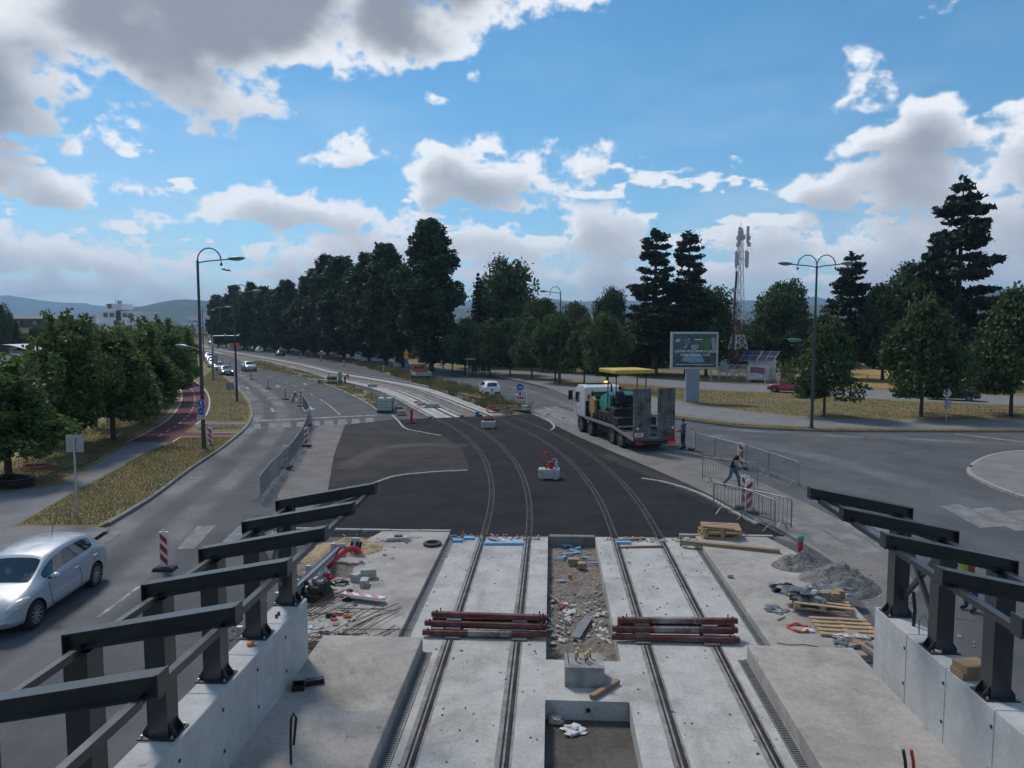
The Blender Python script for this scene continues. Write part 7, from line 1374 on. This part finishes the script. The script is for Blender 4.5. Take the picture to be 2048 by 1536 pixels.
for x in (-1.2, 1.2):
    for y in (-.7, .7): MB().cyl((x, y, .15), .15, .1, 14, 'Y').build('wheel', rust, t)
MB().box((.4, 0, .62), (1.0, .8, .45)).build('machine', M('rust_brown', (.14, .08, .06), .8, .2, 4), t, .05); MB().tube([(-.3, .2, .4), (-.6, .2, 1.1), (-.2, .2, 1.2)], .03, 6).build('handle', trimm, t)
# left fence, coils
t = thing('wire_fence', 'thin post and wire fence behind the street trees', 'fence'); fp = [G(x, y, .11) for x, y in [(-60, 960), (10, 940), (52, 926), (90, 908), (118, 890), (155, 872), (195, 858), (215, 848), (245, 836), (262, 826), (280, 815), (300, 802)]]
for q in fp: MB().tube([(q.x, q.y, .1), (q.x, q.y, 1.75)], .03, 6).build('post', steelm if False else polem, t)
for z in (.5, 1.0, 1.6): MB().tube([(q.x, q.y, z) for q in fp], .006, 4).build('wire', polem, t)
q = fp[3]; MB().tube([(q.x, q.y, 1.5), (q.x - 1.0, q.y - .5, .1)], .025, 6).build('stay', polem, t)
def coil(p, R, r, turns, mat, name, lab):
    rnd = random.Random(5); m = MB()
    m.tube([p + Vector((R * (1 + .12 * sin(a * .37)) * cos(a), R * .75 * (1 + .12 * cos(a * .5)) * sin(a), .03 + .035 * a / (2 * pi) + .02 * sin(a * 1.7))) for a in np.linspace(0, 2 * pi * turns, int(22 * turns))], r, 6); o = m.build(name, mat); return tag(o, lab, 'coil')
coil(G(22, 972, .12), .95, .04, 9, blackp, 'cable_coil', 'big coil of black cable under the nearest street tree'); coil(G(76, 936, .12), .75, .03, 3, M('orange_pipe', (.38, .06, .045), .5), 'pipe_coil', 'loose coil of thin orange red pipe under the trees')
o = MB().tube(spline([G(95, 948, .14), G(140, 935, .14), G(175, 925, .14), G(198, 912, .14)], 5), .03, 6).build('cable', blackp); tag(o, 'black cable running along the footpath edge', 'cable')
o = MB().box((0, 0, 1.4), (1.0, .35, .5)).build('red_signal', org); 
t = thing('signal_box', 'pair of orange red boxes hanging behind the second lamp', 'signal', G(471, 702, .05)); bpy.data.objects.remove(o)
for x in (-1.0, .6): MB().box((x, 0, 1.6), (1.1, .3, 1.3)).build('panel', org, t, .05)
for x in (-1.0, .6): MB().tube([(x, 0, 0), (x, 0, 1.0)], .05, 6).build('post', steelm, t)
t = thing('white_bin', 'small white container on the pavement left of the roadworks sign', 'container', G(795, 733, .12)); MB().box((0, 0, .7), (1.3, .9, 1.4)).build('box', whitep, t, .04); MB().box((.5, .3, .8), (.5, .5, 1.6)).build('lid', trimm, t)
t = thing('low_shed', 'low grey white shed with a rail fence under the poplars', 'shed', G(735, 723, .12)); MB().box((0, 3, 1.0), (6, 3, 2.0)).build('wall', cabw, t); MB().box((0, 3, 2.1), (6.4, 3.4, .2)).build('roof', conc, t); 
for k in range(6): MB().box((-2.5 + k, 1.45, 1.0), (.5, .05, 1.6)).build('panel', whitep, t)
o = MB().add([(-.32, 0, .02), (-.1, .05, .09), (0, .08, .02), (.1, .05, .09), (.32, 0, .02), (0, -.12, .0), (0, .2, 0)], [(0, 1, 2, 5), (2, 3, 4, 5), (1, 6, 3, 2)]).build('bird', trimm); o.location = AT(452, 541, 40); o.rotation_euler = (.3, .2, .4); tag(o, 'dark bird flying below the tall lamp arm', 'bird')
# ---------------------------------------------------------------- people
POSE = dict(pelvis=(0, 0, .95), spine=(0, 0, 1.15), chest=(0, 0, 1.36), neck=(0, 0, 1.50), head=(.02, 0, 1.63),
 sh_l=(0, .19, 1.42), el_l=(-.02, .25, 1.13), wr_l=(.06, .27, .89), ha_l=(.08, .27, .80), sh_r=(0, -.19, 1.42), el_r=(-.02, -.25, 1.13), wr_r=(.06, -.27, .89), ha_r=(.08, -.27, .80),
 hip_l=(0, .095, .90), kn_l=(.02, .11, .50), an_l=(-.01, .11, .09), to_l=(.16, .13, .05), hip_r=(0, -.095, .90), kn_r=(.02, -.11, .50), an_r=(-.01, -.11, .09), to_r=(.16, -.13, .05))
RAD = dict(pelvis=(.16, .12), spine=(.145, .11), chest=(.165, .12), neck=(.062, .062), sh=(.078, .075), el=(.052, .05), wr=(.034, .03), ha=(.034, .022), hip=(.098, .10), kn=(.066, .066), an=(.048, .046), to=(.045, .032))
skinm = M('skin', (.36, .22, .16), .6, .08, 8); hairm = M('dark_hair', (.025, .02, .018), .8, .2, 20); shoem = M('dark_shoe', (.02, .02, .022), .7, .1, 8)
def person(label, loc, heading, shirt, trousers, pose=None, hair=None, helmet=None, vest=None, sleeves='short', bands=False, shoes=None, scale=1.0, extra=None):
    J = {k: Vector(v) for k, v in POSE.items()}
    for k, v in (pose or {}).items(): J[k] = Vector(v)
    E = [('pelvis', 'spine'), ('spine', 'chest'), ('chest', 'neck')]
    for s in 'lr': E += [('chest', 'sh_' + s), ('sh_' + s, 'el_' + s), ('el_' + s, 'wr_' + s), ('wr_' + s, 'ha_' + s), ('pelvis', 'hip_' + s), ('hip_' + s, 'kn_' + s), ('kn_' + s, 'an_' + s), ('an_' + s, 'to_' + s)]
    names = [k for k in J if k != 'head']; verts = [J[k] for k in names]; idx = {k: i for i, k in enumerate(names)}; edges = [(idx[a], idx[b]) for a, b in E]; rad = [RAD[k.split('_')[0]] for k in names]; bone = [(J[a], J[b], a) for a, b in E]
    nbody = len(verts)
    for s in 'lr':                                     # four fingers and a thumb
        w, h = J['wr_' + s], J['ha_' + s]; d = (h - w).normalized(); up = Vector((1, 0, 0)) if abs(d.x) < .8 else Vector((0, 0, 1)); sd = d.cross(up).normalized(); ac = sd.cross(d)
        for k in range(4):
            b0 = h + ac * (.024 * (1.5 - k)) * 1.0; L = (.072, .082, .077, .06)[k]; i0 = len(verts); verts += [b0 + d * L * .5, b0 + d * L * .9 + sd * L * .25]; rad += [(.0095, .0095), (.008, .008)]; edges += [(idx['ha_' + s], i0), (i0, i0 + 1)]
        i0 = len(verts); t0 = w.lerp(h, .45) + ac * .035; verts += [t0 + d * .03 + ac * .015]; rad += [(.010, .010)]; edges += [(idx['wr_' + s], i0)]
    me = bpy.data.meshes.new('body'); me.from_pydata([tuple(v) for v in verts], edges, []); o = link('body_tmp', me); md = o.modifiers.new('skin', 'SKIN'); md.use_smooth_shade = True; md.branch_smoothing = .6
    for i, v in enumerate(me.skin_vertices[0].data): v.radius = (rad[i][0] * (1.22 if i < nbody else 1.0), rad[i][1] * (1.22 if i < nbody else 1.0)); v.use_root = i == 0
    ss = o.modifiers.new('sub', 'SUBSURF'); ss.levels = 2; ss.render_levels = 2
    ev = bpy.data.meshes.new_from_object(o.evaluated_get(bpy.context.evaluated_depsgraph_get())); bpy.data.objects.remove(o)
    # head with nose, ears, chin joined into the same mesh
    hd = J['head']; nk = J['neck']; axis = (hd - nk).normalized(); fwd = Vector((1, 0, 0)); fwd = (fwd - axis * fwd.dot(axis)).normalized(); lat = axis.cross(fwd); H = MB()
    H.ell((0, 0, 0), (.102, .084, .125), 16); H.ell((.045, 0, -.062), (.05, .052, .055), 10); H.ell((.098, 0, -.01), (.018, .014, .026), 8); H.ell((.088, 0, -.058), (.012, .026, .009), 8)
    for y in (-.078, .078): H.ell((0, y, -.005), (.02, .012, .032), 8)
    mtx = Matrix((fwd, lat, axis)).transposed()
    nv = len(ev.vertices); V = [tuple(v.co) for v in ev.vertices] + [tuple(hd + mtx @ Vector(v)) for v in H.v]; Fc = [tuple(p.vertices) for p in ev.polygons] + [tuple(i + nv for i in f) for f in H.f]; nb = len(ev.polygons)
    bm = bpy.data.meshes.new('body'); bm.from_pydata(V, [], Fc)
    for mt in (skinm, shirt, trousers, shoes or shoem): bm.materials.append(mt)
    belt = J['pelvis'] + (J['spine'] - J['pelvis']) * .25
    for i, p in enumerate(bm.polygons):
        p.use_smooth = True
        if i >= nb: continue
        c = p.center; best, bd = None, 1e9
        for a, b, nm in bone:
            t = max(0, min(1, (c - a).dot(b - a) / (b - a).length_squared)); dd = (c - a - (b - a) * t).length
            if dd < bd: best, bd, bt = nm, dd, t
        k = best.split('_')[0]
        if k in ('spine', 'chest'): mi = 1 if not (best == 'chest' and bt > .75 and (c - J['neck']).length < .1) else 0
        elif k == 'pelvis': mi = 2 if bt < .4 else 1
        elif k == 'sh': mi = 1 if (sleeves == 'long' or bt < .55) else 0
        elif k == 'el': mi = 1 if (sleeves == 'long' and bt < .9) else 0
        elif k == 'wr': mi = 0
        elif k in ('hip', 'kn'): mi = 2
        else: mi = 3
        p.material_index = mi
    t = thing('person', label, 'person', loc, heading, None, scale); b = link('body', bm, None, t)
    for y in (-.03, .03): q = MB().ell(tuple(hd + mtx @ Vector((.086, y, .012))), (.008, .010, .007), 8).build('eye', trimm, t)
    if helmet:
        hm = MB(); pts = MB().ell((0, 0, .03), (.118, .10, .115), 16); hm.v = [tuple(hd + mtx @ Vector((v[0], v[1], max(v[2], .02)))) for v in pts.v]; hm.f = pts.f; hm.build('helmet', helmet, t, smooth=True); br = MB().cyl((.03, 0, .022), .125, .012, 18); MB().add([tuple(hd + mtx @ Vector(v)) for v in br.v], br.f).build('helmet_brim', helmet, t)
    else:
        pts = MB().ell((-.012, 0, .022), (.106, .092, .12), 16); hm = MB(); hm.v = [tuple(hd + mtx @ Vector((v[0] if v[2] > .045 or v[0] < 0 else min(v[0], .02), v[1], max(v[2], -.05)))) for v in pts.v]; hm.f = pts.f; hm.build('hair', hair or hairm, t, smooth=True)
    if vest:
        vb = MB(); a, c = J['pelvis'] + (J['spine'] - J['pelvis']) * .3, J['chest'] + (J['neck'] - J['chest']) * .35; ax = (c - a).normalized(); y_ = Vector((0, 1, 0)); x_ = y_.cross(ax); ring = []
        for k, (f, rx_, ry_) in enumerate(((0, .135, .19), (.4, .135, .185), (.8, .14, .20), (1.0, .10, .15))):
            p = a.lerp(c, f); ring.append([tuple(p + x_ * rx_ * cos(q) + y_ * ry_ * sin(q)) for q in np.linspace(0, 2 * pi, 17)[:-1]])
        for r in ring: vb.v += r
        vb.f = [(i * 16 + j, i * 16 + (j + 1) % 16, (i + 1) * 16 + (j + 1) % 16, (i + 1) * 16 + j) for i in range(3) for j in range(16)]; vv = vb.build('safety_vest', vest, t, smooth=True)
        p = a.lerp(c, .35); sb = MB(); refl = M('reflective_tape', (.55, .56, .56), .4)
        sb.tube([tuple(p + x_ * .142 * cos(q) + y_ * .195 * sin(q)) for q in np.linspace(0, 2 * pi, 17)[:-1]], .02, 5, True).build('reflective_band', refl, vv)
    if bands:
        refl = M('reflective_tape', (.55, .56, .56), .4)
        for s in 'lr':
            for f in (.35, .62): p = J['kn_' + s].lerp(J['an_' + s], f); d = (J['an_' + s] - J['kn_' + s]).normalized(); MB().tube([p - d * .022, p + d * .022], .074 - .02 * f, 12).build('reflective_band', refl, t)
    return t
navy = M('navy_cloth', (.02, .025, .045), .9, .15, 12); royal = M('blue_cloth', (.03, .06, .20), .9, .12, 12); blackc_ = M('black_cloth', (.012, .012, .014), .9, .15, 12); denim = M('denim', (.09, .13, .20), .9, .2, 10); whitec = M('white_cloth', (.5, .5, .53), .9, .08, 12); hivis = M('hivis_yellow', (.45, .62, .04), .8, .06, 10); hivo = M('hivis_orange', (.7, .12, .02), .8, .06, 10); greyh = M('grey_hair', (.16, .15, .14), .8); beige = M('beige_cloth', (.3, .26, .2), .9)
def on(px, py, z=0): p = G(px, py, z); return (p.x, p.y, z)
person('man in blue T-shirt and dark work trousers standing behind the tow truck', on(1366, 899), radians(150), royal, navy, dict(el_l=(.06, .26, 1.16), wr_l=(.26, .22, 1.02), ha_l=(.34, .20, 1.0), el_r=(.05, -.27, 1.15), wr_r=(.22, -.25, .98), ha_r=(.30, -.23, .95), an_r=(-.06, -.12, .09), to_r=(.10, -.15, .05)), bands=True)
person('man in black T-shirt and jeans walking stooped behind the lone barrier', on(1464, 975), radians(-25), blackc_, denim, dict(pelvis=(0, 0, .93), spine=(.07, 0, 1.12), chest=(.17, 0, 1.31), neck=(.26, 0, 1.43), head=(.36, 0, 1.52), sh_l=(.18, .19, 1.37), el_l=(.02, .34, 1.17), wr_l=(.06, .2, .99), ha_l=(.10, .13, .98), sh_r=(.18, -.19, 1.37), el_r=(.2, -.27, 1.09), wr_r=(.36, -.24, .92), ha_r=(.43, -.22, .86), hip_l=(0, .09, .89), kn_l=(.22, .1, .52), an_l=(.28, .1, .1), to_l=(.44, .12, .06), hip_r=(0, -.09, .89), kn_r=(-.06, -.1, .5), an_r=(-.34, -.1, .16), to_r=(-.24, -.12, .04)), hair=greyh)
person('man in white shirt squatting behind the white SUV', on(985, 800), radians(-100), whitec, navy, dict(pelvis=(-.12, 0, .30), spine=(-.04, 0, .50), chest=(.06, 0, .70), neck=(.12, 0, .84), head=(.18, 0, .95), sh_l=(.06, .19, .76), el_l=(.22, .24, .55), wr_l=(.38, .16, .42), ha_l=(.44, .1, .4), sh_r=(.06, -.19, .76), el_r=(.22, -.24, .55), wr_r=(.38, -.16, .42), ha_r=(.44, -.1, .4), hip_l=(-.1, .1, .28), kn_l=(.26, .16, .42), an_l=(.02, .14, .09), to_l=(.2, .16, .05), hip_r=(-.1, -.1, .28), kn_r=(.26, -.16, .42), an_r=(.02, -.14, .09), to_r=(.2, -.16, .05)))
person('worker in green vest and white helmet standing on the distant track', on(680, 770, .04), radians(-60), beige, denim, dict(el_r=(.1, -.26, 1.18), wr_r=(.3, -.2, 1.1), ha_r=(.38, -.18, 1.1)), helmet=M('white_helmet', (.6, .6, .58), .4), vest=M('vest_green', (.12, .3, .12), .8), sleeves='long')
person('worker in orange vest and orange helmet bending over the distant track', on(690, 768, .04), radians(0), hivo, navy, dict(spine=(.14, 0, 1.05), chest=(.34, 0, 1.1), neck=(.48, 0, 1.10), head=(.6, 0, 1.10), sh_l=(.36, .19, 1.1), el_l=(.42, .24, .85), wr_l=(.48, .2, .62), ha_l=(.5, .18, .54), sh_r=(.36, -.19, 1.1), el_r=(.42, -.24, .85), wr_r=(.48, -.2, .62), ha_r=(.5, -.18, .54)), helmet=M('orange_helmet', (.7, .13, .02), .4), vest=hivo)
w = AT(1945, 1215, 18.0); p = G(1940, 1222)
person('worker in yellow safety vest and blue trousers shovelling behind the right canopy', (p.x, p.y, 0), radians(200), M('red_brown_cloth', (.25, .04, .04), .9), royal, dict(spine=(.1, 0, 1.1), chest=(.24, 0, 1.24), neck=(.36, 0, 1.34), head=(.46, 0, 1.42), sh_l=(.26, .19, 1.26), el_l=(.32, .26, 1.0), wr_l=(.46, .2, .84), ha_l=(.5, .18, .78), sh_r=(.26, -.19, 1.26), el_r=(.2, -.3, 1.02), wr_r=(.36, -.24, .9), ha_r=(.4, -.2, .86)), vest=hivis, sleeves='long')
t = thing('shovel', 'long handled shovel held by the worker in the yellow vest', 'shovel', (p.x, p.y, 0), radians(200)); MB().tube([(.25, .0, 1.0), (.95, .02, .15)], .018, 8).build('handle', wood, t); MB().box((1.02, .02, .07), (.3, .24, .02), 0, 0, .6).build('blade', rust, t)
c, s = cos(th), sin(th); pt = lambda x, y, z: (5.65 + c * x - s * y, 38.95 + s * x + c * y, z)
person('paver driver in blue shirt under the yellow roof', pt(3.62, .45, 1.55), th, royal, navy, dict(pelvis=(0, 0, .95), kn_l=(.4, .12, .92), an_l=(.45, .12, .6), to_l=(.6, .13, .56), kn_r=(.4, -.12, .92), an_r=(.45, -.12, .6), to_r=(.6, -.13, .56), wr_l=(.3, .2, 1.05), ha_l=(.38, .18, 1.06), wr_r=(.3, -.2, 1.05), ha_r=(.38, -.18, 1.06)), sleeves='short')
person('pedestrian in a pale top on the pavement under the poplars', on(616, 714, .12), radians(160), whitec, navy)
person('pedestrian in dark clothes beside the far parked cars', on(492, 699, .02), radians(30), blackc_, navy); person('roadworker in a white top beside the far parked cars', on(483, 699.5, .02), radians(200), whitec, denim)
# ---------------------------------------------------------------- buildings far left
winm = glass('far_window', (.03, .035, .04), .1); wfr = M('window_frame_white', (.5, .5, .5), .6)
def window(par, x, y, z, w, h, dy=-1):
    f = MB().box((x, y, z), (w + .16, .06, h + .16)).build('window', wfr, par); MB().box((x, y + dy * .035, z), (w, .02, h)).build('pane', winm, f); return f
c0 = AT(-10, 690, 170); t = thing('apartment_building', 'yellow apartment building with a green mansard roof at the left edge', 'building', (c0.x, 170, 0), .05); ymat = M('yellow_render', (.52, .43, .25), .85, .1, .5); gmat = M('green_roof_tiles', (.045, .06, .05), .7, .2, 2); z1 = AT(50, 655, 170).z; z2 = AT(50, 630, 170).z
MB().bb((-14, 0, 0), (13, 12, z1)).build('wall', ymat, t)
m = MB(); m.v = [(-14.4, -.5, z1), (13.4, -.5, z1), (13.4, 12.5, z1), (-14.4, 12.5, z1), (-13, .4, z1 + 2.2), (12, .4, z1 + 2.2), (12, 11.6, z1 + 2.2), (-13, 11.6, z1 + 2.2), (-9, 5, z2), (8, 5, z2), (8, 7, z2), (-9, 7, z2)]; m.f = [(0, 1, 5, 4), (1, 2, 6, 5), (2, 3, 7, 6), (3, 0, 4, 7), (4, 5, 9, 8), (5, 6, 10, 9), (6, 7, 11, 10), (7, 4, 8, 11), (8, 9, 10, 11)]; rf = m.build('roof', gmat, t)
for k in range(6): window(t, -11 + 4.3 * k, -.02, z1 - 1.7, 1.3, 1.5); d_ = MB().box((-11 + 4.3 * k, .3, z1 + 1.1), (1.6, 1.2, 1.4)).build('dormer', gmat, t); MB().box((-11 + 4.3 * k, -.31, z1 + 1.15), (1.1, .04, 1.0)).build('pane', winm, d_)
for k in range(6): window(t, -11 + 4.3 * k, -.02, z1 - 4.6, 1.3, 1.5)
c0 = AT(195, 690, 250); t = thing('office_block', 'white modern block with a dark centre strip and raised roof box', 'building', (c0.x, 250, 0), .03); wm_ = M('white_render', (.66, .67, .69), .8, .06, .4); k = 250 / FPX; zm = AT(240, 622, 250).z; zt_ = AT(240, 607, 250).z
MB().bb((0, 0, 0), (40 * k, 12, zm)).build('wall', wm_, t); MB().bb((41 * k, .6, 0), (51 * k, 11, zm + .3)).build('dark_strip', M('dark_cladding', (.05, .06, .075), .5), t); MB().bb((52 * k, 0, 0), (98 * k, 12, zm)).build('wall', wm_, t); MB().bb((14 * k, 2, zm), (48 * k, 9, zt_)).build('roof_box', wm_, t); MB().tube([(28 * k, 4, zt_), (28 * k, 4, zt_ + 1.6)], .12, 6).build('vent', steelm, t); MB().box((37 * k, 4, zt_ + .6), (1.2, 1, 1.2)).build('chimney', conc, t)
for x, y in ((33, 630), (20, 630), (60, 630), (72, 631), (22, 612)): window(t, x * k, -.02 if y > 615 else 1.98, AT(200 + x, y, 250).z, 1.6, 1.6)
MB().bb((-1, -3, 0), (100 * k, 0, AT(240, 646, 250).z)).build('lower_wing', wm_, t)
c0 = AT(-60, 712, 105); t = thing('greenhouse', 'long white greenhouse roof behind the street trees', 'greenhouse', (c0.x, 105, 0)); k = 105 / FPX; m = MB(); n = 9; gh = AT(0, 689, 105).z
for y in (0, 8): m.v += [(140 * k * i / (n - 1) * 1.0, y, gh - 1.4 * abs(2 * i / (n - 1) - 1) ** 2) for i in range(n)]
m.f = [(i, i + 1, n + i + 1, n + i) for i in range(n - 1)]; m.build('roof', whitep, t); MB().bb((0, .1, 0), (140 * k, 7.9, gh - 1.4)).build('wall', whitep, t); MB().bb((90 * k, -.05, .2), (118 * k, .05, gh - 1.6)).build('door', M('green_door', (.07, .14, .10), .7), t)
rh = random.Random(6)
for q in range(12):
    px, py = rh.uniform(368, 425), rh.uniform(634, 650); d = 1700; p = AT(px, py, d); t = thing('hillside_house', 'small pale house among the trees on the distant hillside', 'house', (p.x, d, p.z - 6), rh.uniform(-.4, .4), 'houses on the far hillside'); MB().bb((-8, -6, 0), (8, 6, 8)).build('wall', wm_, t); m = MB(); m.v = [(-9, -7, 8), (9, -7, 8), (9, 7, 8), (-9, 7, 8), (-9, 0, 13), (9, 0, 13)]; m.f = [(0, 1, 5, 4), (2, 3, 4, 5), (0, 4, 3), (1, 2, 5)]; m.build('roof', M('red_roof', (.2, .08, .06), .8), t)
# ---------------------------------------------------------------- hills
def hill(name, D, ridge, depth, mat, seed):
    """rolling ridge whose crest passes through the given pixels at distance D"""
    m = MB(); xs_ = np.linspace(ridge[0][0], ridge[-1][0], 160); yr = np.interp(xs_, [r[0] for r in ridge], [r[1] for r in ridge]); R = 14
    for j in range(R + 1):
        f = j / R; v = D - depth + 2 * depth * f; prof = sin(pi * min(1, f)) ** .9
        for i, px in enumerate(xs_):
            crest = AT(px, yr[i], D); x = AT(px, 655, D).x; n_ = mnoise.fractal((x / 420 + seed, v / 420, seed), 1.0, 2.0, 5); z = (crest.z + .06 * crest.z * mnoise.noise((x / 150, seed, 0))) * prof * (1 + (.22 * n_ if f != .5 else .05 * n_)); m.v.append((x, v, max(z, -2) - (0 if 0 < j < R else 3)))
    w = len(xs_); m.f = [(j * w + i, j * w + i + 1, (j + 1) * w + i + 1, (j + 1) * w + i) for j in range(R) for i in range(w - 1)]; o = m.build(name, mat, None, smooth=True); stru(o); return o
hm_ = ground_mat('forested_hill', (.035, .05, .025), (.06, .075, .035), .4, (.10, .10, .05), .4, big=.002, mid=.01, fine=.06, bump=0)
hill('distant_hills', 5200, [(-900, 590), (-300, 596), (0, 597), (70, 598), (120, 607), (200, 612), (300, 612), (350, 611), (440, 612), (700, 612), (900, 605), (1080, 602), (1200, 606), (1330, 606), (1480, 601), (1650, 603), (1800, 600), (2100, 592), (2900, 585)], 1300, hm_, 1.3)
hill('nearer_hill', 2600, [(-500, 648), (100, 646), (250, 636), (330, 618), (375, 603), (410, 600), (440, 606), (520, 620), (640, 628), (900, 618), (1060, 606), (1110, 603), (1180, 615), (1300, 625), (1500, 622), (1800, 600), (2000, 575), (2100, 565), (2600, 560)], 650, hm_, 4.2)
# ---------------------------------------------------------------- the air
m = MB().bb((-8500, -400, -2.0), (8500, 7000, 330)); hz = m.build('haze', None); hz['kind'] = 'stuff'; hz['label'] = 'thin bluish summer haze over the whole valley'
hmat = bpy.data.materials.new('haze_air'); hmat.use_nodes = True; t = hmat.node_tree; t.nodes.remove(t.nodes['Principled BSDF']); pv = nd(t, 'ShaderNodeVolumePrincipled'); pv.inputs['Color'].default_value = (.42, .68, 1.0, 1); pv.inputs['Density'].default_value = 2.0e-4; pv.inputs['Anisotropy'].default_value = .2; t.links.new(pv.outputs[0], t.nodes['Material Output'].inputs['Volume']); hz.data.materials.append(hmat)
